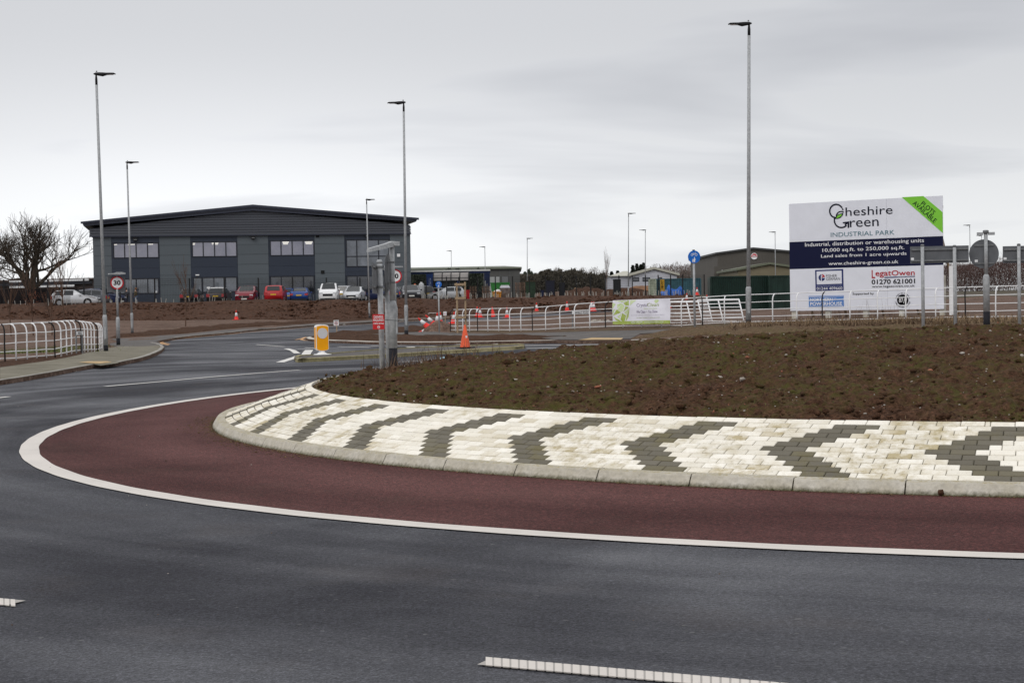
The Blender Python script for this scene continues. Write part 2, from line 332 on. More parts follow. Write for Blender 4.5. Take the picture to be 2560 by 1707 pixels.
# ------------------------------------------------------------------ mesh building
class MB:
    def __init__(s): s.v = []; s.f = []; s.mi = []; s.cur = 0
    def add(s, vs, fs):
        o = len(s.v); s.v += [tuple(map(float, p)) for p in vs]
        for f in fs: s.f.append(tuple(i+o for i in f)); s.mi.append(s.cur)
        return s
    def box(s, x0, x1, y0, y1, z0, z1, M_=None):
        vs = [(x, y, z) for z in (z0, z1) for y in (y0, y1) for x in (x0, x1)]
        if M_ is not None: vs = [M_ @ Vector(p) for p in vs]
        return s.add(vs, [(0, 2, 3, 1), (4, 5, 7, 6), (0, 1, 5, 4), (2, 6, 7, 3), (0, 4, 6, 2), (1, 3, 7, 5)])
    def prism(s, poly, y0, y1):                    # outline in x,z pushed along y
        n = len(poly); vs = [(p[0], y0, p[1]) for p in poly] + [(p[0], y1, p[1]) for p in poly]
        a = sum(poly[i][0]*poly[(i+1) % n][1]-poly[(i+1) % n][0]*poly[i][1] for i in range(n))
        fs = [tuple(range(n)), tuple(range(2*n-1, n-1, -1))] + [(i, i+n, (i+1) % n+n, (i+1) % n) for i in range(n)]
        if a < 0: fs = [tuple(reversed(f)) for f in fs]
        return s.add(vs, fs)
    def tube(s, pts, r, n=6, caps=True):
        pts = [Vector(p) for p in pts]; rs = r if isinstance(r, (list, tuple)) else [r]*len(pts); o = len(s.v); up = None
        for i, p in enumerate(pts):
            d = (pts[min(i+1, len(pts)-1)]-pts[max(i-1, 0)]); d = d.normalized() if d.length > 1e-9 else Vector((0, 0, 1))
            if up is None: up = Vector((0, 0, 1)) if abs(d.z) < 0.9 else Vector((0, 1, 0))
            a = d.cross(up); a = a.normalized() if a.length > 1e-6 else Vector((1, 0, 0)); b = a.cross(d).normalized(); up = b
            for k in range(n):
                t = 2*math.pi*k/n; s.v.append(tuple(p + (a*math.cos(t)+b*math.sin(t))*rs[i]))
        for i in range(len(pts)-1):
            for k in range(n):
                q = o+i*n; s.f.append((q+k, q+n+k, q+n+(k+1) % n, q+(k+1) % n)); s.mi.append(s.cur)
        if caps:
            s.f.append(tuple(o+k for k in range(n))); s.mi.append(s.cur)
            s.f.append(tuple(o+(len(pts)-1)*n+k for k in reversed(range(n)))); s.mi.append(s.cur)
        return s
    def lathe(s, prof, n=12, c=(0, 0, 0)):         # (r, z) profile about z
        return s.tube([(c[0], c[1], c[2]+z) for r, z in prof], [max(r, 1e-4) for r, z in prof], n)
    def disc(s, cx, cz, r, y0, y1, n=24): return s.prism([(cx+r*math.cos(2*math.pi*k/n), cz+r*math.sin(2*math.pi*k/n)) for k in range(n)], y0, y1)
    def ring(s, cx, cz, r0, r1, y0, y1, n=28):
        vs = []
        for k in range(n):
            c, q = math.cos(2*math.pi*k/n), math.sin(2*math.pi*k/n)
            vs += [(cx+r0*c, y0, cz+r0*q), (cx+r1*c, y0, cz+r1*q), (cx+r0*c, y1, cz+r0*q), (cx+r1*c, y1, cz+r1*q)]
        fs = []
        for k in range(n):
            a = 4*k; b = 4*((k+1) % n); fs += [(a, a+1, b+1, b), (a+1, a+3, b+3, b+1), (a, b, b+2, a+2), (a+2, b+2, b+3, a+3)]
        return s.add(vs, fs)
    def build(s, name, m, parent=None, world=False, smooth=False, label=None, cat=None, group=None, kind=None, loc=None):
        me = bpy.data.meshes.new(name); off = Vector(parent.location) if (world and parent is not None) else Vector((0, 0, 0))
        if loc is not None: off = Vector(loc)
        vs = np.array(s.v, dtype=float).reshape(-1, 3) - np.array(off)
        me.from_pydata(vs.tolist(), [], s.f)
        for q in (m if isinstance(m, (list, tuple)) else [m]): me.materials.append(q)
        if any(s.mi): me.polygons.foreach_set('material_index', s.mi)
        if smooth: me.polygons.foreach_set('use_smooth', [True]*len(me.polygons))
        me.update()
        o = bpy.data.objects.new(name, me); lnk(o)
        if parent is not None: o.parent = parent
        if loc is not None: o.location = loc
        return tag(o, label, cat, group, kind)
def norms(o):                                      # consistent outward normals
    bm = bmesh.new(); bm.from_mesh(o.data); bmesh.ops.recalc_face_normals(bm, faces=bm.faces); bm.to_mesh(o.data); bm.free(); return o
def npmesh(name, V, Fc, m, parent=None, smooth=True, mi=None, **kw):
    me = bpy.data.meshes.new(name); Fc = np.asarray(Fc, dtype=np.int32); k = Fc.shape[1]
    me.vertices.add(len(V)); me.vertices.foreach_set('co', np.asarray(V, dtype=np.float32).ravel())
    me.loops.add(Fc.size); me.loops.foreach_set('vertex_index', Fc.ravel())
    me.polygons.add(len(Fc)); me.polygons.foreach_set('loop_start', np.arange(0, Fc.size, k, dtype=np.int32)); me.polygons.foreach_set('loop_total', np.full(len(Fc), k, dtype=np.int32))
    for q in (m if isinstance(m, (list, tuple)) else [m]): me.materials.append(q)
    if mi is not None: me.polygons.foreach_set('material_index', np.asarray(mi, dtype=np.int32))
    me.update(calc_edges=True); me.validate()
    if smooth: me.polygons.foreach_set('use_smooth', [True]*len(me.polygons))
    o = bpy.data.objects.new(name, me); lnk(o)
    if parent is not None: o.parent = parent
    return tag(o, **kw)
def inside(P, poly):
    x, y = P[:, 0], P[:, 1]; r = np.zeros(len(P), bool); n = len(poly); j = n-1
    for i in range(n):
        xi, yi = poly[i]; xj, yj = poly[j]
        c = ((yi > y) != (yj > y)) & (x < (xj-xi)*(y-yi)/((yj-yi) if yj != yi else 1e-12)+xi); r ^= c; j = i
    return r
def densify(poly, step, closed=True):
    out = []; n = len(poly); m = n if closed else n-1
    for i in range(m):
        a = np.array(poly[i][:2], float); b = np.array(poly[(i+1) % n][:2], float); L = np.linalg.norm(b-a)
        st = max(step, step*0.03*max(a[1], 0)); k = max(1, int(math.ceil(L/st)))
        for q in range(k): out.append(tuple(a+(b-a)*q/k))
    if not closed: out.append(tuple(poly[-1][:2]))
    return out
def fan_grid(xmin, xmax, ymin, ymax, h0, gr, jit=0.25):   # spacing grows with distance
    pts = []; y = ymin
    while y < ymax:
        h = h0 + gr*max(0, y-8)
        xs = np.arange(xmin, xmax, h); pts.append(np.c_[xs + npr.uniform(-jit, jit, len(xs))*h, np.full(len(xs), y)+npr.uniform(-jit, jit, len(xs))*h]); y += h
    return np.concatenate(pts)
def cdt(poly, pts, holes=()):
    P = [tuple(p) for p in poly]; E = [(i, (i+1) % len(P)) for i in range(len(P))]
    for h in holes:
        b = len(P); P += [tuple(p) for p in h]; E += [(b+i, b+(i+1) % len(h)) for i in range(len(h))]
    P += [tuple(p) for p in pts]
    vs, es, fs, *_ = delaunay_2d_cdt([Vector(p) for p in P], E, [], 0, 1e-5)
    V = np.array([tuple(v) for v in vs]); Fc = np.array([f for f in fs if len(f) == 3])
    a, b, c = V[Fc[:, 0]], V[Fc[:, 1]], V[Fc[:, 2]]
    cr = (b[:, 0]-a[:, 0])*(c[:, 1]-a[:, 1])-(b[:, 1]-a[:, 1])*(c[:, 0]-a[:, 0])
    Fc[cr < 0] = Fc[cr < 0][:, ::-1]
    return V, Fc
def drape(name, poly, dz, m, h0=0.6, gr=0.03, bump_=None, holes=(), **kw):
    poly = densify(poly, max(h0*0.8, 0.05)); A = np.array(poly)
    g = fan_grid(A[:, 0].min(), A[:, 0].max(), A[:, 1].min(), A[:, 1].max(), h0, gr)
    g = g[inside(g, poly)]
    for h in holes: g = g[~inside(g, h)]
    V, Fc = cdt(poly, g, holes)
    C = V[Fc].mean(1); k = inside(C, poly)
    for h in holes: k &= ~inside(C, h)
    Fc = Fc[k]; z = terr(V[:, 0], V[:, 1]) + dz
    if bump_ is not None:                          # clods that fade out at the edge
        PA = np.array(poly); d = np.full(len(V), 9.0)
        for q in range(0, len(V), 4000): d[q:q+4000] = np.sqrt(((V[q:q+4000, None]-PA[None])**2).sum(-1)).min(1)
        z += bump_(V[:, 0], V[:, 1])*np.clip(d/0.45, 0.0, 1)
    return npmesh(name, np.c_[V, z], Fc, m, **kw)
def PX(lst, dz=0.0): return [tuple(on(*p, dz)[:2]) for p in lst]
def PL(lst): return PX(lst, 0.1)
def strip(mb, pts, w, dz, side=0.0, step=0.5, w1=None):      # painted line: narrow ribbon along a path on the ground
    P = np.array(densify(pts, step, False)); n = len(P); T = np.zeros_like(P)
    T[1:-1] = P[2:]-P[:-2]; T[0] = P[1]-P[0]; T[-1] = P[-1]-P[-2]; T /= np.linalg.norm(T, axis=1)[:, None]+1e-9
    N = np.c_[-T[:, 1], T[:, 0]]; ww = np.linspace(w, w if w1 is None else w1, n)[:, None]
    a = P+N*(side*ww-ww/2); b = P+N*(side*ww+ww/2)
    za = terr(a[:, 0], a[:, 1])+dz; zb = terr(b[:, 0], b[:, 1])+dz
    vs = [(*a[i], za[i]) for i in range(n)]+[(*b[i], zb[i]) for i in range(n)]
    mb.add(vs, [(i, i+1, n+i+1, n+i) for i in range(n-1)])

# ------------------------------------------------------------------ ground, roads
far = [(-300, 1003), (0, 951)]
kerb_left_a = PL([(0, 951), (60, 942), (128, 930.5), (190, 919), (235, 911)])
kerb_left_b = PL([(301, 905), (325, 900), (351, 895), (375, 888), (392, 881), (405, 874), (411, 868), (407, 862), (396, 858.5), (383, 856)])
_d = np.array(kerb_left_a[0])-np.array(kerb_left_a[2]); _d /= np.linalg.norm(_d)
west = [tuple(np.array(kerb_left_a[0])+_d*q + np.array([0, -0.02*q*q*0.3])) for q in (26, 18, 12, 6)]
entr = PL([(392, 853), (408, 850), (422, 848)])
kerb_far = PL([(437, 844), (520, 835.5), (603, 827), (700, 819), (791, 812.5), (860, 809), (940, 804), (1003, 800), (1115, 795.5), (1220, 790), (1320, 784.5), (1430, 778), (1560, 771), (1700, 765.5)])
east = [tuple(np.array(kerb_far[-1])+np.array(v)) for v in ((3, 1), (4, -2))]
verge_near = PL([(1700, 771.5), (1560, 778), (1430, 786), (1320, 793), (1220, 800), (1115, 807.5), (1031, 816.5), (993, 821), (945, 826), (870, 832), (827, 835), (790, 839), (771, 842)])
kerb_nose = PL([(771, 842), (764, 844.5), (771, 847), (790, 849), (827.5, 851), (880, 853), (947, 855), (1057, 855.5), (1150, 854.5), (1243, 853), (1310, 852), (1378, 851)])
kerb_main = PL([(1576, 850), (1640, 848.5), (1700, 846.5), (1799, 842.5)])
_e = np.array(kerb_main[-1])
kerb_main += [(8.9, 41.3), (12.5, 40.2), (18, 38.3), (26, 33.5), (36, 23)]
road_poly = west + kerb_left_a + kerb_left_b + entr + kerb_far + east + verge_near[:-1] + kerb_nose + PL([(1442, 852), (1557, 851)]) + kerb_main + [(50, 0), (50, -12), (-60, -12), (-60, west[0][1])]
RP = densify(road_poly, 0.5)
g = fan_grid(-70, 85, -12, 175, 0.7, 0.012)
g2 = fan_grid(-420, 460, 170, 900, 9, 0.02); g3 = fan_grid(-160, -70, -12, 170, 5, 0.0); g4 = fan_grid(85, 180, -12, 170, 5, 0.0)
outer = [(-3000, -40), (3000, -40), (3000, 4500), (-3000, 4500)]
V, Fc = cdt(outer, np.concatenate([g, g2, g3, g4]), [RP])
C = V[Fc].mean(1); isr = inside(C, RP)
def use(V, Fc):
    u, inv = np.unique(Fc.ravel(), return_inverse=True); return V[u], inv.reshape(-1, 3)
Vr, Fr = use(V, Fc[isr]); npmesh('road', np.c_[Vr, terr(Vr[:, 0], Vr[:, 1])], Fr, M['asphalt'], kind='structure')
Vg, Fg = use(V, Fc[~isr])
rough_g = (fbm(Vg[:, 0]*0.9, Vg[:, 1]*0.9, 3, 3)-0.5)*0.10
bankm = sstep((Vg[:, 1]-130)/6)*(1-sstep((Vg[:, 1]-155)/6))
rough_g *= np.clip((Vg[:, 1]-40)/60, 0.1, 1)
rough_g += bankm*(fbm(Vg[:, 0]*0.8, Vg[:, 1]*0.8, 9, 4)-0.45)*0.9
zg = terr(Vg[:, 0], Vg[:, 1]) + 0.095 + rough_g
zg = np.where(Vg[:, 1] > 150, np.minimum(zg, PLAT+0.05), zg)
Cg = Vg[Fg].mean(1)
cx0, cy0 = Cg[:, 0], Cg[:, 1]
nb = len(Vg); RPa = np.array(RP); zr_ = terr(RPa[:, 0], RPa[:, 1]); nR = len(RP)   # kerb-side skirt between road and land
mi = np.zeros(len(Fg), int)
mi[(cy0 > 129.5+4*sstep((cx0+16)/20)) & (cy0 < 156) & (cx0 < 24)] = 1
mi[(cy0 > 156)] = 2
sk = np.array([(i, (i+1) % nR, nR+(i+1) % nR) for i in range(nR)]+[(i, nR+(i+1) % nR, nR+i) for i in range(nR)])+nb
Vall = np.r_[np.c_[Vg, zg], np.c_[RPa, zr_-0.05], np.c_[RPa, zr_+0.097]]
Fg = np.r_[Fg, sk]; mi = np.r_[mi, np.zeros(len(sk), int)]
npmesh('ground', Vall, Fg, [M['gravel_ground'], M['bank_soil'], soil('yard_ground', (0.07, 0.055, 0.05), (0.14, 0.11, 0.095), (0.05, 0.06, 0.025), (0.05, 0.065, 0.02), 0.5, sc=0.15)], mi=mi, kind='structure')

# ------------------------------------------------------------------ roundabout
CX, CY, RK = 7.7304, 24.0569, 11.974
# measured outer edge of the overrun strip
ov = [(-5.7,18.7),(-5.5,18.0),(-4.9,16.7),(-4.4,15.7),(-6.1,20.8),(-6.4,22.6),(-6.4,24.1),(-6.2,25.5),(-6.0,27.0),(-5.5,29.1),(-4.5,31.9),(-2.4,13.1),(-0.9,11.8),(0.9,10.6),(3.0,9.7)]
W_PIX = [(49.3,1127.5),(54.4,1141),(91.8,1170),(149.7,1192.1),(85,1091.8),(136,1066),(200.7,1047.6),(289,1030.5),(381,1015.2),(510,994.8),(714,971),(544,1267.5),(979.6,1314.3),(1632.6,1361),(2560,1398)]
wa = []
for p in W_PIX:
    q = on(*p); wa.append((math.atan2(q[1]-CY, -(q[0]-CX)), math.hypot(q[0]-CX, q[1]-CY)))   # angle 0 = left (-x), positive = away
wa.sort(); wa = [(-2.6, 15.1)] + wa + [(1.2, 14.6), (2.0, 14.8)]
def ov_r(t): return float(np.interp(t, [w[0] for w in wa], [w[1] for w in wa]))
ts = np.linspace(-2.7, 2.2, 420)
_c = np.polyfit([w[0] for w in wa], [w[1] for w in wa], 7); rr = np.polyval(_c, np.clip(ts, -2.3, 0.9))
def pol(t, r): return (CX-r*math.cos(t), CY+r*math.sin(t))
mbw = MB(); n = len(ts)
o1 = [pol(t, r+0.003*math.sin(t*90)) for t, r in zip(ts, rr)]; i1 = [pol(t, r-0.215+0.005*math.sin(t*70+1)) for t, r in zip(ts, rr)]; k1 = [pol(t, RK-0.1) for t in ts]
def zt(P, dz): return [(p[0], p[1], z+dz) for p, z in zip(P, terr(np.array([p[0] for p in P]), np.array([p[1] for p in P])))]
MB().add(zt(i1, 0.005)+zt(k1, 0.005), [(i, i+n, i+n+1, i+1) for i in range(n-1)]).build('red_overrun_strip', M['red_asphalt'], kind='structure')
MB().add(zt(o1, 0.009)+zt(i1, 0.009), [(i, i+n, i+n+1, i+1) for i in range(n-1)]).build('overrun_edge_line', M['road_white'], kind='structure')

# paved apron: sloping bed with kerb stones and blocks, all parts of it
apron = empty('block_apron', (CX, CY, 0), kind='structure')
ALPHA = math.atan2(0.38, 1.18); R0, Z0 = RK-0.165, 0.112
def cone(a, d, h=0.0):                             # a: angle, d: distance up the slope, h: height off it
    r = R0 - math.cos(ALPHA)*d - math.sin(ALPHA)*h; z = Z0 + math.sin(ALPHA)*d + math.cos(ALPHA)*h
    return (-r*math.cos(a), r*math.sin(a), z)
A0, A1 = -2.75, 1.75
NA = 240; bed = MB()
aa = np.linspace(-math.pi, math.pi, NA+1)
bed.add([cone(a, 0, -0.012) for a in aa]+[cone(a, 1.262, -0.012) for a in aa]+[(-(RK-.02)*math.cos(a), (RK-.02)*math.sin(a), -0.02) for a in aa]+[(-(RK-.05)*math.cos(a), (RK-.05)*math.sin(a), 0.085) for a in aa],
    [(i, i+1, NA+1+i+1, NA+1+i) for i in range(NA)]+[(2*(NA+1)+i, 2*(NA+1)+i+1, 3*(NA+1)+i+1, 3*(NA+1)+i) for i in range(NA)]+[(3*(NA+1)+i, 3*(NA+1)+i+1, i+1, i) for i in range(NA)])
bed.build('bed', M['mortar'], apron)
# kerb stones, battered face, one joint at the surveyed place
ks = 0.92/RK; kt0 = math.atan2(on(1983.7, 1227.4)[1]-CY, -(on(1983.7, 1227.4)[0]-CX))
prof = [(0.0, -0.03), (0.0, 0.012), (0.052, 0.098), (0.062, 0.108), (0.078, 0.112), (0.168, 0.112), (0.168, -0.03)]
kerb_mesh = None
a = kt0 - 9*ks; cnt = 0
while a < 1.9:
    mb = MB(); seg = 4; g_ = 0.006/RK; vs = []
    for q in range(seg+1):
        t = a+g_+(ks-2*g_)*q/seg; wob = 0.0
        for (dr, zz) in prof:
            vs.append((-(RK-dr)*math.cos(t), (RK-dr)*math.sin(t), zz + (rnd.uniform(-.0015, .0015))))
    m_ = len(prof); fs = []
    for q in range(seg):
        for j in range(m_-1): fs.append((q*m_+j, q*m_+j+1, (q+1)*m_+j+1, (q+1)*m_+j))
    fs += [tuple(range(m_)), tuple(seg*m_+j for j in reversed(range(m_)))]
    mb.add(vs, fs); norms(mb.build('kerb_stone', M['kerb_island'], apron)); a += ks
# blocks
BW, BC = 0.2032, 0.1043
def tip_angle(px, py):
    d = ray(px, py); t = (0.114-CAM_H)/d[2]; p = CAM+d*t; return math.atan2(p[1]-CY, -(p[0]-CX))
darks = [tip_angle(*p) for p in [(2463.8,1196),(2002,1188),(1609,1172),(1272,1156),(1014,1139.5),(817.9,1120),(682.4,1099.5),(596,1079)]]
per = (darks[-1]-darks[0])/7
ca = [darks[0]+per*i for i in range(-6, 0)] + darks + [darks[-1]+per*i for i in range(1, 12)]
def block_geo(w, c=0.006):
    x, y, h = w/2-0.0026, BC/2-0.0042, 0.0
    vs = [(-x, -y, -0.05), (x, -y, -0.05), (x, y, -0.05), (-x, y, -0.05), (-x, -y, -c), (x, -y, -c), (x, y, -c), (-x, y, -c), (-x+c, -y+c, 0), (x-c, -y+c, 0), (x-c, y-c, 0), (-x+c, y-c, 0)]
    fs = [(0, 1, 5, 4), (1, 2, 6, 5), (2, 3, 7, 6), (3, 0, 4, 7), (4, 5, 9, 8), (5, 6, 10, 9), (6, 7, 11, 10), (7, 4, 8, 11), (8, 9, 10, 11)]
    return vs, fs
bl = []                                            # (left angle, right angle, course, dark)
for j in range(12):
    r = R0 - math.cos(ALPHA)*(j+.5)*BC; w = BW/r
    off = (j if j <= 5 else 10-j)*w/2
    secs = []
    for i, c in enumerate(ca[:-1]):
        if j == 11: s0, s1 = c+ (w*0.3), ca[i+1]+w*0.3
        else:
            s0 = c+off; s1 = ca[i+1]+off-2*w
            bl += [(s0-w, s0, j, 1), (s0-2*w, s0-w, j, 1)]
        t = s0
        while t < s1-1e-6:
            e = min(t+w, s1)
            if s1-e < 0.12*w: e = s1
            bl.append((t, e, j, 0)); t = e
bl = [b for b in bl if A0 < b[0] and b[1] < A1]
def vis(b):
    a = (b[0]+b[1])/2; p = Vector(cone(a, (b[2]+.5)*BC))+Vector((CX, CY, 0)); d = np.array(p)-CAM; zf = d@FWD
    x = 1280+F_PX*(d@RIGHT)/zf
    if zf < 1 or x > 2575: return 1e9
    nrm = Vector((-math.sin(ALPHA)*-math.cos(a), -math.sin(ALPHA)*math.sin(a), math.cos(ALPHA)))
    return zf*zf/max(0.02, -(nrm@Vector(d))/np.linalg.norm(d))/(b[1]-b[0])
bl.sort(key=vis)
full = block_geo(BW); shared = {}
for dk in (0, 1):
    me = bpy.data.meshes.new('paving_block'); me.from_pydata(full[0], [], full[1]); me.materials.append(M['block_dark' if dk else 'block_white']); shared[dk] = me
rest = {0: [[], [], []], 1: [[], [], []]}
for i, (a, b, j, dk) in enumerate(bl):
    am = (a+b)/2; r = R0 - math.cos(ALPHA)*(j+.5)*BC; w = (b-a)*r; c = Vector(cone(am, (j+.5)*BC, 0.002+rnd.uniform(-0.0018, 0.0022)))
    ex = Vector((math.sin(am), math.cos(am), 0)); inn = Vector((math.cos(am), -math.sin(am), 0))   # ex: towards growing angle
    ey = (inn*math.cos(ALPHA)+Vector((0, 0, math.sin(ALPHA)))); ez = ex.cross(ey)
    if ez.z < 0: ex = -ex; ez = -ez
    R3 = Matrix((ex, ey, ez)).transposed() @ Euler((rnd.uniform(-.008, .008), rnd.uniform(-.006, .006), rnd.uniform(-.008, .008))).to_matrix()
    if i < 300:
        if abs(w-BW) < 0.004: me = shared[dk]
        else:
            g_ = block_geo(w); me = bpy.data.meshes.new('paving_block'); me.from_pydata(g_[0], [], g_[1]); me.materials.append(M['block_dark' if dk else 'block_white'])
        o = bpy.data.objects.new('paving_block', me); lnk(o); o.parent = apron; o.matrix_local = Matrix.Translation(c) @ R3.to_4x4()
    else:
        g_ = block_geo(w); L = rest[dk]; o_ = len(L[0]); rv = rnd.random()
        L[0] += [tuple(R3@Vector(p)+c) for p in g_[0]]; L[1] += [tuple(q+o_ for q in f) for f in g_[1]]; L[2] += [rv]*len(g_[0])
for dk in (0, 1):
    me = bpy.data.meshes.new('farther_paving_blocks'); me.from_pydata(rest[dk][0], [], rest[dk][1]); me.materials.append(M['block_dark' if dk else 'block_white'])
    at_ = me.attributes.new('rnd', 'FLOAT', 'POINT'); at_.data.foreach_set('value', rest[dk][2])
    o = bpy.data.objects.new('farther_paving_blocks', me); lnk(o); o.parent = apron; o['kind'] = 'stuff'

# soil dome
RM, ZM, HM = R0-math.cos(ALPHA)*1.25, Z0+math.sin(ALPHA)*1.25, 0.58
def dome(x, y):
    r = np.hypot(x-CX, y-CY); return ZM - 0.012 + HM*(1-np.clip(r/RM, 0, 1)**2)
def clods(x, y, sc=1.0, amp=1.0):
    a = fbm(x*1.1*sc, y*1.1*sc, 21, 3)-0.5; b = fbm(x*4.5*sc, y*4.5*sc, 5, 4, 0.62)-0.5; c = np.abs(fbm(x*9*sc+3, y*9*sc, 31, 3, 0.6)-0.5)
    return amp*(0.18*a + 0.22*b + 0.16*(0.12-c))
rows = []; y = CY-RM-0.02
while y < CY+RM: rows.append(y); y += 0.030+0.0016*(y-13)
rows = np.array(rows); xs = np.arange(CX-RM, CX+RM*0.62, 0.040)
GX, GY = np.meshgrid(xs, rows); GX = GX+npr.uniform(-.01, .01, GX.shape); GY = GY+npr.uniform(-.008, .008, GY.shape)
rr_ = np.hypot(GX-CX, GY-CY); edge = np.clip((RM-rr_)/0.35, 0, 1)
sc_ = np.where(rr_ > RM, RM/rr_, 1.0); GXc = CX+(GX-CX)*sc_; GYc = CY+(GY-CY)*sc_
GZ = dome(GXc, GYc) + clods(GX, GY)*edge*0.9 - 0.02*(1-edge)
keep = rr_ < RM+0.06
nr, nc = GX.shape; idx = np.arange(nr*nc).reshape(nr, nc)
Q = np.stack([idx[:-1, :-1], idx[:-1, 1:], idx[1:, 1:], idx[1:, :-1]], -1).reshape(-1, 4)
kk = keep.ravel(); Q = Q[kk[Q].all(1)]
used, inv = np.unique(Q.ravel(), return_inverse=True)
VV = np.c_[GXc.ravel(), GYc.ravel(), GZ.ravel()][used]
npmesh('soil_mound', VV, inv.reshape(-1, 4), M['soil'], kind='structure')
# the right-hand rest of the mound, coarser (out of frame)
xs2 = np.arange(CX+RM*0.60, CX+RM+.3, 0.15); ys2 = np.arange(CY-RM, CY+RM, 0.15); GX, GY = np.meshgrid(xs2, ys2); rr_ = np.hypot(GX-CX, GY-CY); sc_ = np.where(rr_ > RM, RM/rr_, 1.0)
GXc = CX+(GX-CX)*sc_; GYc = CY+(GY-CY)*sc_; GZ = dome(GXc, GYc)+clods(GX, GY)*0.8*np.clip((RM-rr_)/0.35, 0, 1)-0.01
nr, nc = GX.shape; idx = np.arange(nr*nc).reshape(nr, nc); Q = np.stack([idx[:-1, :-1], idx[:-1, 1:], idx[1:, 1:], idx[1:, :-1]], -1).reshape(-1, 4)
kk = (rr_ < RM+.25).ravel(); Q = Q[kk[Q].all(1)]; used, inv = np.unique(Q.ravel(), return_inverse=True)
npmesh('soil_mound', np.c_[GXc.ravel(), GYc.ravel(), GZ.ravel()][used], inv.reshape(-1, 4), M['soil'], kind='structure')
def mz(x, y): return float(dome(np.array([x]), np.array([y]))[0])
def mzc(x, y): return mz(x, y) + float(clods(np.array([x]), np.array([y]))[0])*0.9

# loose clods, pebbles, straw and weeds
ICO_V, ICO_F = None, None
def ico():
    global ICO_V, ICO_F
    bm = bmesh.new(); bmesh.ops.create_icosphere(bm, subdivisions=1, radius=1); ICO_V = np.array([tuple(v.co) for v in bm.verts]); ICO_F = np.array([[v.index for v in f.verts] for f in bm.faces]); bm.free()
ico()
def lumps(name, P, R, m, flat=0.7, mi=None, smooth=False, **kw):
    P = np.asarray(P); R = np.asarray(R); n = len(P); 
    q = npr.normal(size=(n, 3, 3)); q, _ = np.linalg.qr(q)
    sc = np.stack([npr.uniform(.7, 1.35, n), npr.uniform(.6, 1.1, n), npr.uniform(.5, .9, n)], -1)
    V = ICO_V[None]*npr.uniform(.72, 1.22, (n, len(ICO_V), 1)); V = (V*sc[:, None])@q; V[..., 2] *= flat
    V = V*R[:, None, None]+P[:, None]; F_ = ICO_F[None]+(np.arange(n)*len(ICO_V))[:, None, None]
    return npmesh(name, V.reshape(-1, 3), F_.reshape(-1, 3), m, smooth=smooth, mi=None if mi is None else np.repeat(mi, len(ICO_F)), **kw)
def disk_pts(n, pw=1.0):
    out = []
    while len(out) < n:
        y = CY-RM+2*RM*rnd.random()**pw; x = CX-RM+rnd.random()*RM*1.65
        if math.hypot(x-CX, y-CY) < RM-0.04: out.append((x, y))
    return np.array(out)
P = disk_pts(16000, 1.35); z = dome(P[:, 0], P[:, 1])+clods(P[:, 0], P[:, 1])*0.9
Pb = disk_pts(150, 1.3); Rb = npr.uniform(.04, .13, 150); zb_ = dome(Pb[:, 0], Pb[:, 1])+clods(Pb[:, 0], Pb[:, 1])*.9
lumps('large_clods', np.c_[Pb, zb_+Rb*.1], Rb, M['soil'], .6, kind='stuff', label='bigger clods of dug earth dotted about the soil mound', cat='soil clods', smooth=False)
gate = vnoise(P[:, 0]*0.7, P[:, 1]*0.7, 77); er = (RM-np.hypot(P[:, 0]-CX, P[:, 1]-CY))
sel = (gate+npr.rand(len(P))*0.7+np.where(er < 1.5, 0.5, 0)) > 0.85; P = P[sel]; z = z[sel]
R = npr.lognormal(-4.05, 0.62, len(P)).clip(.007, .12)
lumps('loose_clods', np.c_[P, z+R*0.12], R, M['soil'], kind='stuff', label='loose brown clods of earth strewn over the soil mound', cat='soil clods')
M['pebble'] = mat('pebble', (0.24, 0.20, 0.165), 0.8, col2=(0.46, 0.43, 0.39), vscale=4)
M['pebble_red'] = mat('pebble_red', (0.26, 0.10, 0.06), 0.85, var=0.3, vscale=4)
P = disk_pts(3200, 1.2); R = npr.lognormal(-4.75, 0.55, len(P)).clip(.004, .045); z = dome(P[:, 0], P[:, 1])+clods(P[:, 0], P[:, 1])*0.9
lumps('pebbles', np.c_[P, z+R*0.35], R, [M['pebble'], M['pebble_red']], mi=(npr.rand(len(P)) < .2).astype(int), kind='stuff', label='pale and reddish pebbles scattered over the soil mound', cat='pebbles')
def blades(name, P, L, m, wdt=0.004, lean=0.9, nseg=3, up=(0.2, 1.0), **kw):
    vs = []; fs = []
    for (x, y, z), l in zip(P, L):
        a = rnd.random()*6.283; ln = rnd.random()*lean; u = rnd.uniform(*up); w = wdt*rnd.uniform(.6, 1.3)
        px_, py_ = -math.sin(a)*w, math.cos(a)*w; b = len(vs)
        for q in range(nseg+1):
            t = q/nseg; d = ln*l*t*t*1.0 + (1-u)*l*t*0.5; h = u*l*t*(1-0.3*ln*t); ww = (1-t*0.9)
            vs.append((x+math.cos(a)*d-px_*ww, y+math.sin(a)*d-py_*ww, z+h)); vs.append((x+math.cos(a)*d+px_*ww, y+math.sin(a)*d+py_*ww, z+h))
        for q in range(nseg): fs.append((b+2*q, b+2*q+1, b+2*q+3, b+2*q+2))
    return npmesh(name, vs, fs, m, smooth=False, **kw)
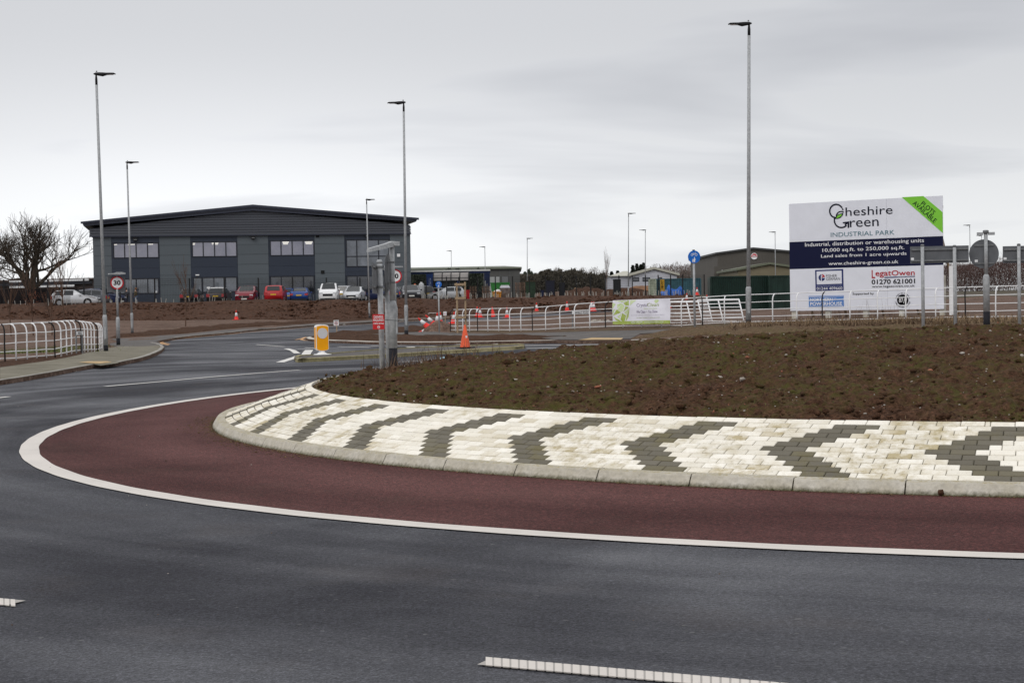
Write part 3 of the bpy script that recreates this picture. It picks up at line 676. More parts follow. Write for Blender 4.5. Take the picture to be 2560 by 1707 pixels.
# moss and young grass
Pg = disk_pts(42000, 1.3); nn = fbm(Pg[:, 0]*0.55, Pg[:, 1]*0.55, 41, 3); n2 = fbm(Pg[:, 0]*3, Pg[:, 1]*3, 42, 3)
Pg = Pg[((nn > 0.47) & (n2 > 0.47)) | ((nn > 0.40) & (n2 > 0.64))][:15000]; z = dome(Pg[:, 0], Pg[:, 1])+clods(Pg[:, 0], Pg[:, 1])*0.9
blades('mound_grass', np.c_[Pg, z-0.003], npr.uniform(.012, .045, len(Pg)), M['grass'], 0.0035, 1.2, 2, kind='stuff', label='sparse short moss and young grass on the soil mound', cat='grass')
Pd = disk_pts(5200, 1.2); z = dome(Pd[:, 0], Pd[:, 1])+clods(Pd[:, 0], Pd[:, 1])*0.9
ang = np.random.RandomState(3).uniform(-2.7, 0.7, 1100); re = RM-np.abs(np.random.RandomState(4).normal(0.02, .10, 1100))
Pe = np.c_[CX-re*np.cos(ang), CY+re*np.sin(ang)]
blades('mound_straw', np.r_[np.c_[Pd, z], np.c_[Pe, dome(Pe[:, 0], Pe[:, 1])]], np.r_[npr.uniform(.03, .12, len(Pd)), npr.uniform(.03, .09, len(Pe))], M['dry_grass'], 0.0022, 1.0, 3, (0.05, 0.5), kind='stuff', label='bits of dead straw lying on the soil mound', cat='straw')
# ------------------------------------------------------------------ kerbs
def kerb_run(pts, m, w=0.125, h=0.10, side=1, L=0.915, hide0=False, label=None, maxn=60):
    """kerb stones set end to end; side +1 puts them to the left of the run"""
    root = empty('kerb', (pts[0][0], pts[0][1], tz(*pts[0])), kind='structure')
    P = np.array(densify(pts, 0.25, False)); d = np.r_[0, np.cumsum(np.linalg.norm(np.diff(P, axis=0), axis=1))]
    n = max(1, int(round(d[-1]/L))); LL = d[-1]/n
    def pt(s): return np.array([np.interp(s, d, P[:, 0]), np.interp(s, d, P[:, 1])])
    for i in range(n):
        s0 = i*LL+0.006; s1 = (i+1)*LL-0.006; K = 2; vs = []
        for q in range(K+1):
            s = s0+(s1-s0)*q/K; p = pt(s); t = pt(min(s+.1, d[-1]))-pt(max(s-.1, 0)); t /= np.linalg.norm(t)+1e-9; nn = np.array([-t[1], t[0]])*side
            z = tz(p[0], p[1]); hh = h*(1.0 if not (hide0 and i == 0) else (0.2+0.8*q/K))
            for (o, zz) in ((-0.004, -0.03), (0.012, hh*0.9), (0.03, hh+0.012), (w, hh+0.014), (w, -0.02)): vs.append((*(p+nn*o), z+zz))
        fs = []
        for q in range(K):
            for j in range(4): fs.append((q*5+j, q*5+j+1, q*5+6+j, q*5+5+j))
        fs += [(0, 1, 2, 3, 4), tuple(K*5+j for j in (4, 3, 2, 1, 0))]
        mb = MB(); mb.add(vs, fs); norms(mb.build('kerb_stone', m, root, world=True))
    return root
kerb_run(kerb_left_a, M['kerb_grey'], side=1)
kerb_run(west[::-1][-4:][::-1] + [kerb_left_a[0]], M['kerb_grey'], side=1)
kerb_run(kerb_left_b, M['kerb_grey'], side=1, w=0.15)
kerb_run(kerb_far[:9], M['kerb_grey'], side=1)
kerb_run(verge_near[::-1][:7], M['kerb_grey'], side=-1)
kerb_run(kerb_nose, M['kerb'], side=1, w=0.28)
kerb_run(kerb_main[:8], M['kerb'], side=1, w=0.28)

# land surfaces
kl0, kl1 = np.array(kerb_left_a[-1]), np.array(kerb_left_b[0]); kin = np.array(PL([(252,912.5),(290,906.5)])); kin = kin+np.array([-.35, .25])
rp_ = [(*kl0, tz(*kl0)+.01), (*kl1, tz(*kl1)+.01), (*kin[1], tz(*kin[1])+.112), (*kin[0], tz(*kin[0])+.112)]
MB().add(rp_, [(0, 1, 2, 3)]).build('dropped_crossing', M['paving'], kind='structure')
drape('footway', kerb_left_a[::-1][0:1]+PL([(252,914),(293,908)])+kerb_left_b[:8]+PL([(300,865),(262,872),(240,879),(203,886),(167,894),(120,902),(68,909),(0,918.5)])+[west[2], kerb_left_a[0]][1:]+kerb_left_a[1:4], 0.104, M['paving'], 0.6, 0.02, kind='structure')
drape('footway', PL([(274,862.5),(300,866.5),(402,866),(403,860),(398,855),(383,853.5),(300,855),(276,858)]), 0.104, M['paving_dark'], 0.8, 0.02, kind='structure')
drape('footway', PL([(278,847),(300,856),(383,855),(437,843.5),(520,835),(603,826.2),(700,818),(791,811.6),(860,808),(1003,799),(1115,794.8),(1115,792.5),(1003,796.5),(860,805),(791,808.5),(700,814.5),(603,821),(520,829),(440,836.5),(350,843)]), 0.104, M['paving_dark'], 1.0, 0.02, kind='structure')
drape('footway', PL([(905,838.5),(960,833),(1080,829),(1125,833),(1200,834),(1300,833.5),(1420,830.5),(1500,828),(1600,826),(1700,823.5),(1760,820.5),(1800,822),(1700,829),(1600,835),(1575,848),(1440,850.5),(1385,849.5),(1350,845),(1420,840),(1300,841),(1200,841.5),(1100,841),(1000,841)]), 0.112, M['paving_dark'], 0.8, 0.02, kind='structure')
drape('footway', PL([(1871,819.5),(2000,817),(2150,814),(2300,811.5),(2480,808.5),(2600,806.5),(2600,812),(2480,814.5),(2300,818),(2100,822)]), 0.112, M['paving'], 0.8, 0.02, kind='structure')
drape('tactile_paving', PL([(225,908.5),(250,909.5),(280,906.5),(268,904),(220,904),(196,906.5)]), 0.114, M['tactile'], 0.5, 0.02, kind='structure')
drape('tactile_paving', PL([(1445,851),(1553,850.5),(1558,846),(1480,845.5)]), 0.120, M['tactile'], 0.5, 0.02, kind='structure')
def cl(amp, sc=1.0, base=0.05): return lambda x, y: base + amp*(fbm(x*2.2*sc, y*2.2*sc, 63, 4, 0.6)-0.3)
drape('soil_strip', PL([(255,851),(300,838),(400,829),(520,818),(640,809),(760,805),(860,801),(960,797),(1115,789),(1115,791.5),(1003,795),(860,803.5),(791,807),(700,813),(603,819.5),(520,827.5),(440,835),(350,841.5),(278,845.5)]), 0.10, M['soil_dark'], 0.30, 0.004, cl(0.35), kind='structure')
drape('soil_strip', PL([(774,842.5),(790,839.5),(827,835.5),(870,832.3),(945,826.4),(993,821.6),(1031,817),(1060,817),(1075,828),(960,832),(905,838),(1000,842),(1100,842.3),(1200,842.5),(1300,841.8),(1420,841),(1350,845.5),(1385,849.2),(1310,849.2),(1243,850),(1150,851.5),(1057,852.5),(947,852),(880,850),(827.5,848),(790,846)]), 0.10, M['soil_dark'], 0.22, 0.004, cl(0.28), kind='structure')
DRYV = soil('dry_verge', (0.060, 0.035, 0.020), (0.165, 0.112, 0.068), (0.115, 0.075, 0.045), (0.085, 0.08, 0.03), 0.52, sc=0.8)
drape('soil_strip', PL([(1578,846.5),(1600,840),(1650,833),(1740,827),(1800,823.5),(2000,822.5),(2100,822.5),(2300,818.5),(2480,815),(2600,812.5),(2700,825),(2560,831),(2400,832.5),(2250,834),(2100,836),(1900,838),(1799,836.5),(1700,840.5),(1640,843.5)]), 0.10, DRYV, 0.22, 0.004, cl(0.30), kind='structure')
drape('soil_strip', PL([(0,917.5),(68,908.5),(120,901.5),(167,893.5),(203,885.5),(240,878.5),(262,871.5),(280,862),(262,859),(240,864),(200,874),(150,884),(60,897),(0,902)]), 0.10, M['soil_dark'], 0.22, 0.004, cl(0.10, 1, 0.0), kind='structure')
drape('soil_strip', PL([(1125,832),(1200,833),(1300,832.5),(1420,829.5),(1500,827),(1600,825),(1700,822.5),(1760,819.5),(1871,818.5),(2000,816),(2150,813),(2300,810.5),(2480,807.5),(2600,805.5),(2600,797),(2480,797),(2200,801),(1900,806),(1760,813),(1600,817),(1500,816),(1430,822),(1300,827),(1200,824),(1125,822)]), 0.10, M['dry_soil'] if 'dry_soil' in M else M.setdefault('dry_soil', soil('dry_soil', (0.075, 0.048, 0.032), (0.15, 0.105, 0.072), (0.062, 0.036, 0.024), (0.065, 0.07, 0.022), 0.55, sc=0.7)), 0.3, 0.006, cl(0.10, 1, 0.0), kind='structure')

# splitter island with its mossy kerb
sk_front = [(738,904.5),(746,906),(800,903.5),(863,900),(970,894),(1083,886.5),(1230,878),(1299,873.5),(1311,872)]
sk_back = [(1313,869),(1300,867),(1200,869.5),(1083,873.5),(950,880),(850,888),(745,896),(735,900)]
SPL = PX(sk_front+sk_back)
splitter = drape('splitter_island', SPL, 0.085, M['paving_dark'], 0.5, 0.01, kind='structure')
kerb_run(PX(sk_front), M['kerb_yellow'], side=1, h=0.10, w=0.14)
kerb_run(PX(sk_back), M['kerb_yellow'], side=1, h=0.10, w=0.14)

# road markings
def line(pts, w, name='lane_line', m='road_white2', dz=0.012, w1=None):
    mb = MB(); strip(mb, PX(pts), w, dz, w1=w1); return mb.build(name, M[m], kind='structure')
line([(263,967),(400,955),(520,944),(640,934),(749,925.6)], 0.13)
line([(-60,1003),(-10,996.5),(22,992.5)], 0.13)
line([(1006,905.5),(1060,902),(1110,899)], 0.12)
# ribbed dashes of the circulating lane
def ribbed(p0, p1, w):
    a, b = PX([p0, p1]); a = np.array(a); b = np.array(b); mb = MB(); strip(mb, [tuple(a), tuple(b)], w, 0.009, step=0.3)
    root = mb.build('ribbed_lane_line', M.setdefault('road_rib_gap', paint('road_marking_rib_gap', (0.36, 0.335, 0.31))), kind='structure')  # strip greyer than the ribs, so that the gaps show
    L = np.linalg.norm(b-a); t = (b-a)/L; n_ = np.array([-t[1], t[0]]); k = int(L/0.042); mb = MB()
    for i in range(k):
        p = a+t*(i+.5)*L/k; z = tz(*p)+.003; vd = p/np.linalg.norm(p); n_ = vd/abs(vd@np.array([-t[1], t[0]]))*.96
        q = [p-t*.0165-n_*w/2, p+t*.0165-n_*w/2, p+t*.0165+n_*w/2, p-t*.0165+n_*w/2]
        mb.add([(*v, z+0.002) for v in q]+[(*v, z+0.0075) for v in q], [(4, 5, 6, 7), (0, 1, 5, 4), (1, 2, 6, 5), (2, 3, 7, 6), (3, 0, 4, 7)])
    mb.build('rib', M['road_white'], root, kind='stuff'); return root
ribbed((1212, 1656), (2000, 1726), 0.15)
ribbed((-150, 1493), (40, 1510), 0.15)
for pts, w in [([(641,862),(676,864.5),(711,867)], .12), ([(716,872),(732,876.5),(743,884)], .22), ([(700,906.5),(722,899.5),(745,891)], .24), ([(764,889),(767.5,882),(773,875.5)], .3),
    ([(745,873),(775,873.5)], .1), ([(762,869.5),(791,871.5)], .12), ([(757,877),(775,878)], .1), ([(845,867),(885,868),(924.5,869.3)], .14), ([(927,865),(947,865.3)], .12), ([(1001,861.8),(1120,860.5),(1248,859)], .14), ([(993,866),(1070,866),(1146,866.3)], .12),
    ([(1024,868),(1057,874.3)], .3), ([(1062,874.3),(1098,874.6)], .2), ([(1310,864),(1450,862.5),(1634,860)], .13), ([(1315,871.5),(1380,870.5),(1449,868.8)], .13), ([(1531,865.3),(1618,862)], .13), ([(327,857),(365,856.5)], .3)]:
    line(pts, w)
line([(421,862.8),(404,859),(398,855.5),(405,851.5),(430,849.5),(520,840.5),(603,832.5),(700,824.5),(791,818),(860,814),(940,809),(1049,802)], .12, 'yellow_line', 'road_yellow')
line([(424,860.5),(409,857.5),(404,855.2),(412,852.3),(440,850)], .1, 'yellow_line', 'road_yellow')
line([(739,849.8),(752,847),(766,843)], .12, 'yellow_line', 'road_yellow')
line([(790,852.5),(762,851.5),(752,849),(762,845.5)], .12, 'yellow_line', 'road_yellow')

# ------------------------------------------------------------------ text and sign faces
BOLD = {}
def text(s, x0, z0, x1, z1, m, parent, y=-0.004, name='lettering', bold=0.0, rot=0.0, center=None, keep=False, label=None, warp=None, shear=0.0):
    """flat printed words fitted to the box x0..x1, z0..z1 of a board whose face looks along -y"""
    cu = bpy.data.curves.new('lettering', 'FONT'); cu.body = s; cu.size = 1.0; cu.offset = bold; cu.resolution_u = 3; cu.shear = shear
    to = bpy.data.objects.new('tmp', cu); me = bpy.data.meshes.new_from_object(to); bpy.data.objects.remove(to); bpy.data.curves.remove(cu)
    n = len(me.vertices); co_ = np.zeros(n*3); me.vertices.foreach_get('co', co_); co_ = co_.reshape(-1, 3)
    a = co_.min(0); b = co_.max(0); W = b[0]-a[0]; H = b[1]-a[1]
    sx = (x1-x0)/W; sz = (z1-z0)/H
    if keep: sx = sz = min(sx, sz)
    X = (co_[:, 0]-(a[0]+b[0])/2)*sx; Z = (co_[:, 1]-(a[1]+b[1])/2)*sz
    c, q = math.cos(rot), math.sin(rot); mx_, mz_ = (x0+x1)/2, (z0+z1)/2
    P = np.c_[mx_+X*c-Z*q, np.full(n, y), mz_+X*q+Z*c]
    if warp is not None: P[:, 1] = y + warp(P[:, 0], P[:, 2])
    me.vertices.foreach_set('co', P.ravel()); me.materials.clear(); me.materials.append(m); me.name = name; me.update()
    if ' ' in s and rot == 0.0:                    # each word a piece of its own
        fcs = [tuple(f.vertices) for f in me.polygons]; iv = sorted((min(X[list(f)]), max(X[list(f)])) for f in fcs); cutx = []; e_ = iv[0][1]
        gaps = []
        for q0, q1 in iv:
            if q0 > e_: gaps.append((q0-e_, (q0+e_)/2))
            e_ = max(e_, q1)
        gaps.sort(reverse=True); cutx = sorted(g_[1] for g_ in gaps[:len(s.split())-1]); groups = {}
        for f in fcs: groups.setdefault(sum(np.mean(X[list(f)]) > c_ for c_ in cutx), []).append(f)
        bpy.data.meshes.remove(me); o = None
        for g_ in sorted(groups):
            us = sorted({v for f in groups[g_] for v in f}); mp_ = {v: i for i, v in enumerate(us)}; m2 = bpy.data.meshes.new(name); m2.from_pydata(P[us].tolist(), [], [tuple(mp_[v] for v in f) for f in groups[g_]]); m2.materials.append(m); o = bpy.data.objects.new(name, m2); lnk(o); o.parent = parent
        return o
    o = bpy.data.objects.new(name, me); lnk(o); o.parent = parent
    if label: o['label'] = label
    return o
def plate(name, x0, x1, z0, z1, m, parent, y0=0.0, y1=0.003, **kw):
    return MB().box(x0, x1, min(y0, y1), max(y0, y1), z0, z1).build(name, m, parent, **kw)
def facing(px):                                    # turn so that local -y looks back at the camera
    d = ray(px, 853); return -math.atan2(d[0], d[1])

# ------------------------------------------------------------------ street lamps
lamp_n = 0
def lamp(px, py, toppx, toppy, D, head_px, label, thick=1.0, simple=False, arm_len=None, hd=1):
    p = stand(px, py, D); s = F_PX/D
    top = at(toppx, toppy, D); h = top[2]-p.z; lean = Vector((top[0]-p.x, 0, h))
    r = empty('street_lamp', p, label, 'street lamp', 'street lamps along the roads' if not simple else 'distant street lamps')
    ax = lean/h
    def P_(z, x=0, y=0): return (ax.x*z+x, y, z)
    rb, rs, rt = .083*thick, .062*thick, .047*thick; hb = 1.22*h/10
    n = 12 if not simple else 6
    if not simple:
        MB().tube([P_(-.1), P_(.22*h/10)], rb*1.03, n).build('root_band', M['band'], r, smooth=True)
        MB().tube([P_(.22*h/10), P_(hb), P_(hb+.05), P_(hb+.10)], [rb, rb, rb*.98, rs], n).build('column_base', M['galv'], r, smooth=True)
        MB().box(-.04, .04, -rb-.006, -rb+.03, .45, .85).build('access_door', M['galv'], r)
    else: MB().tube([P_(-.1), P_(hb)], rb, n).build('column_base', M['galv'], r, smooth=True)
    MB().tube([P_(hb+(.10 if not simple else 0)), P_(h*.965)], [rs, rt], n).build('column', M['galv'], r, smooth=True)
    MB().tube([P_(h*.965), P_(h*.985), P_(h+.02)], [rt*.95, rt*.95, rt*.6], n).build('spigot', M['lantern'], r, smooth=True)
    L = arm_len or .72; sg = hd
    # lantern: flattened body, thick over the column, thinning to its nose
    mb = MB(); sec = [(-.09, .035, .02, .0), (-.02, .07, .05, .0), (.10, .105, .065, -.01), (.24, .12, .075, -.025), (.36, .12, .05, -.012), (.52, .115, .036, .0), (.64, .10, .032, .0), (.70, .05, .02, -.02)]
    vs = []; K = 8
    for (x, w, t, dz) in sec:
        for k in range(K):
            a_ = 2*math.pi*k/K; vs.append((ax.x*h + sg*x*L/.72, w*math.cos(a_), h+.05+dz+t*math.sin(a_)))
    fs = [(i*K+k, i*K+(k+1) % K, (i+1)*K+(k+1) % K, (i+1)*K+k) for i in range(len(sec)-1) for k in range(K)]+[tuple(range(K)), tuple((len(sec)-1)*K+k for k in reversed(range(K)))]
    o = norms(mb.add(vs, fs).build('lantern', M['lantern'], r, smooth=True))
    if not simple:
        MB().lathe([(.012, 0), (.03, .01), (.03, .035), (.005, .05)], 8, (ax.x*h+.02*sg, 0, h+.115)).build('photocell', M['galv_dark'], o)
        MB().box(ax.x*h+sg*.3 if sg > 0 else ax.x*h-.62, ax.x*h+.62 if sg > 0 else ax.x*h-.3, -.09, .09, h+.008, h+.014).build('lens', M['opal'], o)
    return r
lamp(265, 878, 244.5, 191, F_PX/68.8, 0, 'tall grey street lamp beside the end of the white fence on the left pavement', hd=1)
lamp(331, 840, 320, 409, F_PX/43, 0, 'slender street lamp behind the round 30 sign, lantern pointing right', hd=1)
lamp(1016, 838, 1010, 261, F_PX/57.6, 0, 'street lamp in front of the office building\'s right corner, black band at its foot', hd=-1)
lamp(1871, 815, 1870, 66, F_PX/74, 0, 'tallest looking street lamp, in front of the green containers left of the billboard', thick=1.12, hd=-1)
lamp(924, 798.5, 917, 501, F_PX/30, 0, 'small street lamp at the foot of the soil bank before the last office windows', hd=1)
for i, (px, py, tx, ty, D, hd, lb) in enumerate([(1571, 752, 1571, 535, 195, 1, 'distant street lamp rising behind the white and green banner'),
    (1613, 741, 1613, 576, 230, -1, 'distant lamp post in front of the white gabled building'),
    (1318, 739, 1318, 597, 250, 1, 'distant lamp post standing clear against sky right of the long shed'),
    (1214, 735, 1212, 618, 260, -1, 'distant lamp post over the right part of the open trailer'),
    (1129, 735, 1128, 628, 300, -1, 'distant lamp post over the left part of the open trailer'),
    (1939, 735, 1937, 581, 230, -1, 'distant lamp post before the large grey warehouse'),
    (2427, 735, 2423, 564, 220, -1, 'distant lamp post left of the round sign back'),
    (2453, 730, 2453, 590, 270, -1, 'far lamp post almost hidden behind the round sign back')]):
    lamp(px, py, tx, ty, D, 0, lb, simple=True, hd=hd, arm_len=.9)

# ------------------------------------------------------------------ rail fences
def rail_fence(posts, name_label, group, side_dir, black, heights=(0.10, 0.28, 0.52, 0.78, 1.05), skip_rail=()):
    r = empty('rail_fence', Vector((*posts[0][:2], tz(*posts[0][:2]))), name_label, 'fence', group)
    P = [Vector((p[0], p[1], tz(p[0], p[1])+0.08)) for p in posts]; H = [p[2] for p in posts]; N = []
    for i in range(len(P)):
        t = P[min(i+1, len(P)-1)]-P[max(i-1, 0)]; t.z = 0; t.normalize(); N.append(Vector((-t.y, t.x, 0))*side_dir)
    for i, p in enumerate(P):
        h = H[i]; n = N[i]; m = M['black'] if i in black else M['white_rail']; wob = Vector((rnd.uniform(-.008, .008), rnd.uniform(-.01, .01), 0))
        pts = [p-Vector((0, 0, .12)), p+Vector((0, 0, h*.4))+wob, p+Vector((0, 0, h*.78)), p+Vector((0, 0, h*.90))+n*.03, p+Vector((0, 0, h*.975))+n*.09, p+Vector((0, 0, h*1.0))+n*.17]
        o = MB().tube(pts, .021, 6).build('post', m, r, world=True, smooth=True)
        if i in black: o['label'] = 'black post'
    for hgt in heights:
        pts = []
        for i, p in enumerate(P):
            top = hgt > 1.0; pts.append(p+Vector((0, 0, H[i]*min(hgt/1.05, 1)+(0.0 if not top else .0)))+N[i]*(.19 if top else .024)+Vector((0, 0, rnd.uniform(-.006, .006))))
        MB().tube(pts, .015 if hgt < 1 else .017, 6).build('rail', M['white_rail'], r, world=True, smooth=True)
    return r
sx = [13, 138, 203, 244, 257]; sv = [90, 86, 78, 70, 64]
lp = [(-15,908.5),(13,906.6),(41,905),(68.6,903),(92.5,902),(116,896),(138,894),(153,889.5),(167,887),(179.5,885),(191,883),(203,881),(212,879),(220,877),(229,875),(236.6,872.8),(244,870),(249,867.5),(253,865.5),(256.7,863.5)]
def fp(px, py, s):
    p = at(px, py, F_PX/s); return (p[0], p[1], 1.05)
LP = [fp(x, y, np.interp(x, sx, sv)) for x, y in lp]
ext = [(LP[0][0]-(LP[1][0]-LP[0][0])*k, LP[0][1]-(LP[1][1]-LP[0][1])*k, 1.05) for k in (3, 2, 1)]
rail_fence(ext+LP, 'white five rail fence with some black posts along the left pavement', 'white rail fences', 1, [3+1, 3+6, 3+11, 3+16])
sx = [1119, 1332, 1436, 1556, 1703, 1811, 2056, 2490, 2570]; sv = [53, 58, 62, 65, 70, 70, 73.6, 79, 80]
rp = [(1126,823),(1139,825),(1157,825),(1174,825),(1194,825),(1219.7,825),(1247,827),(1274.5,827.5),(1302.6,828.5),(1331,829),(1364.4,828),(1400,826.7),(1436.6,824.5),(1474.5,822.5),(1513.6,820),(1557.6,819.5),(1605,819),(1653.9,818),(1703.7,817),(1756.4,814.5),(1811.5,812),(1871,809),(1932,807.5),(1992,806.5),(2056,805.5),(2125,804),(2194,802.5),(2265,801),(2339,800),(2413,798.5),(2490,797),(2570,795),(2655,793)]
RPT = [fp(x, y, np.interp(x, sx, sv)) for x, y in rp]
rail_fence(RPT, 'long white five rail fence with some black posts, running past the billboard', 'white rail fences', 1, [0, 4, 9, 14, 19, 24, 29])
tp = stand(1120, 825, F_PX/53)
MB().box(-.09, .09, -.09, .09, -.2, 1.15).build('end_post', M['wood_dark'], loc=tp, label='thick dark timber post at the near end of the long white fence', cat='post')

# ------------------------------------------------------------------ billboard
bL = at(1975.7, 776.7, F_PX/66); bR = at(2360, 773.4, F_PX/70)
gl = tz(bL[0], bL[1]); ang = math.atan2(bR[1]-bL[1], bR[0]-bL[0]); BWd = math.hypot(bR[0]-bL[0], bR[1]-bL[1]); BH = 267/66; zb = (bL[2]+bR[2])/2-gl
bb = empty('billboard', (bL[0], bL[1], gl), 'large white and navy billboard for an industrial park, on timber posts behind the fence', 'billboard', rz=ang)
def bv(x, y):                                      # spot on the board face from its outline in the photograph
    u = (x-585)/1160; t = 150-58*u; b = 955-10*u; return (u*BWd, zb+(b-y)/(b-t)*BH)
def bpoly(pts, m, y, name, thick=0.004): return norms(MB().prism([bv(*p) for p in pts], y, y+thick).build(name, m, bb))
M['bb_white'] = mat('board_white', (0.72, 0.735, 0.80), 0.45, var=0.03, vscale=2); M['bb_navy'] = mat('board_navy', (0.006, 0.008, 0.036), 0.6, spec=.15)
M['bb_green'] = mat('board_green', (0.20, 0.56, 0.045), 0.45); M['ink'] = mat('ink_navy', (0.006, 0.008, 0.02), 0.7, spec=.1); M['teal'] = mat('ink_teal', (0.10, 0.20, 0.24), 0.5)
M['bb_red'] = mat('ink_red', (0.42, 0.008, 0.02), 0.45); M['bb_blue'] = mat('board_blue', (0.085, 0.21, 0.52), 0.45); M['inkw'] = mat('ink_white', (0.78, 0.78, 0.80), 0.45); M['inkb'] = mat('ink_black', (0.004, 0.004, 0.005), 0.7, spec=.1)
M['ink_blue'] = mat('ink_blue', (0.02, 0.03, 0.13), 0.45)
su = 0.648*BWd
for i, (a_, b_) in enumerate(((0, su), (su, BWd))):
    for (z0, z1) in ((zb, zb+BH*.17), (zb+BH*.17, zb+BH*.391), (zb+BH*.391, zb+BH*.643), (zb+BH*.643, zb+BH)):
        plate('panel', a_+.003, b_-.003, z0+.003, z1-.003, M['bb_white'], bb, .0+rnd.uniform(0, .003), .022)
plate('backing', .01, BWd-.01, zb+.01, zb+BH-.01, M['black'], bb, .024, .04)
plate('navy_band', 0, su-.004, zb+BH*.391, zb+BH*.643, M['bb_navy'], bb, -.005, -.001); plate('navy_band', su+.002, BWd, zb+BH*.391, zb+BH*.643, M['bb_navy'], bb, -.0055, -.001)
bpoly([(1450,103),(1607,95),(1743,217),(1743,374)], M['bb_green'], -.006, 'green_ribbon')
for x in (0.02, .25, .50, .73, .985):
    MB().box(x*BWd-.09, x*BWd+.09, .05, .21, -.15, zb+.05 if x < .98 else zb+BH*.3).build('post', mat('white_washed_post', (0.36, 0.33, 0.27), 0.8, col2=(0.62, 0.60, 0.54), vscale=3), bb)
    MB().tube([(x*BWd, .15, zb+BH*.62), (x*BWd, 1.9, -.1)], .045, 5).build('brace', M['wood'], bb)
MB().box(BWd*1.02, BWd*1.06, .2, .32, -.15, zb+BH*.38).build('rear_post', M['white_rail'], bb); 
for q in (.08, .5, .9): MB().box(.02, BWd-.02, .045, .09, zb+BH*q-.05, zb+BH*q+.05).build('rear_rail', M['wood'], bb)
def bt(s, l, b_, r_, t_, m, **k):
    p0 = bv(l, b_); p1 = bv(r_, t_); return text(s, p0[0], p0[1], p1[0], p1[1], m, bb, y=k.pop('y', -.010), **k)
def arcpoly(cx, cy, r0, r1, a0, a1, m, name='emblem', n=24, y=-.010):
    mb = MB(); vs = []
    for k in range(n+1):
        t = math.radians(a0+(a1-a0)*k/n)
        for r_ in (r0, r1):
            p = bv(cx+r_*math.cos(t), cy-r_*math.sin(t)); vs.append((p[0], y, p[1]))
    return norms(mb.add(vs, [(2*k, 2*k+1, 2*k+3, 2*k+2) for k in range(n)]).build(name, m, bb))
# the entwined capital letters
arcpoly(957, 205, 45, 56, 28, 285, M['ink'], 'letter_C'); arcpoly(995, 275, 48, 59, 150, 318, M['ink'], 'letter_G'); arcpoly(995, 245, 33, 42, 60, 195, M['ink'], 'letter_G')
bpoly([(1004,182),(1014,192),(1011,199),(1000,196)], M['ink'], -.012, 'letter_C')
bpoly([(1006,288),(1056,282),(1054,330),(1043,331),(1043,300),(1024,312),(1018,304),(1030,295),(1007,298)], M['ink'], -.012, 'letter_G')
bpoly([(948,262),(958,238),(980,226),(1006,219),(1012,217),(1006,238),(988,256),(965,263)], M['ink'], -.012, 'leaf_outline'); bpoly([(957,257),(966,240),(984,231),(1002,227),(996,240),(982,251),(968,257)], M['bb_green'], -.017, 'leaf')
bt('heshire', 1028, 243, 1381, 162, M['ink']); bt('reen', 1060, 327, 1277, 268, M['ink'])
bt('INDUSTRIAL PARK', 912, 400, 1393, 348, M['teal'])
bt('Industrial, distribution or warehousing units', 710, 480, 1608, 412, M['inkw'], bold=.004)
bt('10,000 sq.ft. to 250,000 sq.ft.', 846, 520, 1465, 466, M['inkw'], bold=.004); bt('Land sales from 1 acre upwards', 835, 562, 1480, 512, M['inkw'], bold=.004); bt('www.cheshire-green.co.uk', 892, 620, 1420, 572, M['inkw'], bold=.004)
for s_, (cx, cy), w_ in (('PLOTS', (1640, 185), 118), ('AVAILABLE', (1615, 213), 210)):
    p = bv(cx, cy); ww = w_/1160*BWd; text(s_, p[0]-ww/2, p[1]-.085, p[0]+ww/2, p[1]+.085, M['ink'], bb, y=-.012, rot=math.radians(-42), bold=.006)
bpoly([(786,648),(1004,640),(1006,800),(788,806)], M['ink_blue'], -.006, 'agent_panel'); bpoly([(798,658),(992,652),(993,750),(799,756)], M['bb_white'], -.011, 'agent_panel')
arcpoly(838, 705, 0, 25, 95, 270, M['ink_blue'], 'emblem', y=-.0125); arcpoly(838, 703, 0, 25, 5, 85, M['bb_red'], 'emblem', y=-.0125); arcpoly(838, 706, 0, 25, 272, 355, M['ink_blue'], 'emblem', y=-.0125)
bpoly([(832,690),(846,688),(846,693),(838,694),(838,730),(833,731)], M['bb_white'], -.0165, 'emblem')
bt('FISHER', 872, 702, 957, 680, M['ink'], y=-.0155); bt('GERMAN', 872, 726, 980, 703, M['ink'], y=-.0155)
bt('www.fishergerman.co.uk', 798, 773, 993, 757, mat('ink_pale', (0.30, 0.32, 0.42), .5)); bt('01244 409660', 798, 798, 996, 773, M['inkw'])
bt('L', 1220, 711, 1246, 648, M['bb_red'], bold=.012); bt('egat', 1248, 708, 1366, 656, M['bb_red'], bold=.012); bt('Owen', 1368, 692, 1538, 648, M['bb_red'], bold=.012)
bpoly([(1315,702),(1538,694),(1538,702),(1315,710)], M['ink_blue'], -.006, 'underline'); bt('CHARTERED SURVEYORS', 1410, 704, 1530, 697, M['inkw'], y=-.012)
bt('01270 621001', 1219, 757, 1540, 714, M['inkb'], bold=.02); bt('www.legatowen.co.uk', 1221, 786, 1538, 759, M['inkb'], bold=.006)
bt('Supported by', 1073, 840, 1235, 816, M['inkb'], bold=.008)
bpoly([(733,843),(1005,838),(1006,923),(734,927)], M['bb_blue'], -.006, 'sponsor_panel')
for q in ([(738,848),(1000,843),(1000,846),(738,851)], [(738,921),(1001,917),(1001,920),(738,924)]): bpoly(q, M['inkw'], -.012, 'sponsor_border')
bt('NORTHERN', 745, 883, 920, 857, M['inkw'], bold=.02, y=-.012); bt('HM GOV', 928, 866, 950, 858, M['inkw'], y=-.012); bt('POWERHOUSE', 745, 915, 993, 886, M['inkw'], bold=.02, y=-.012)
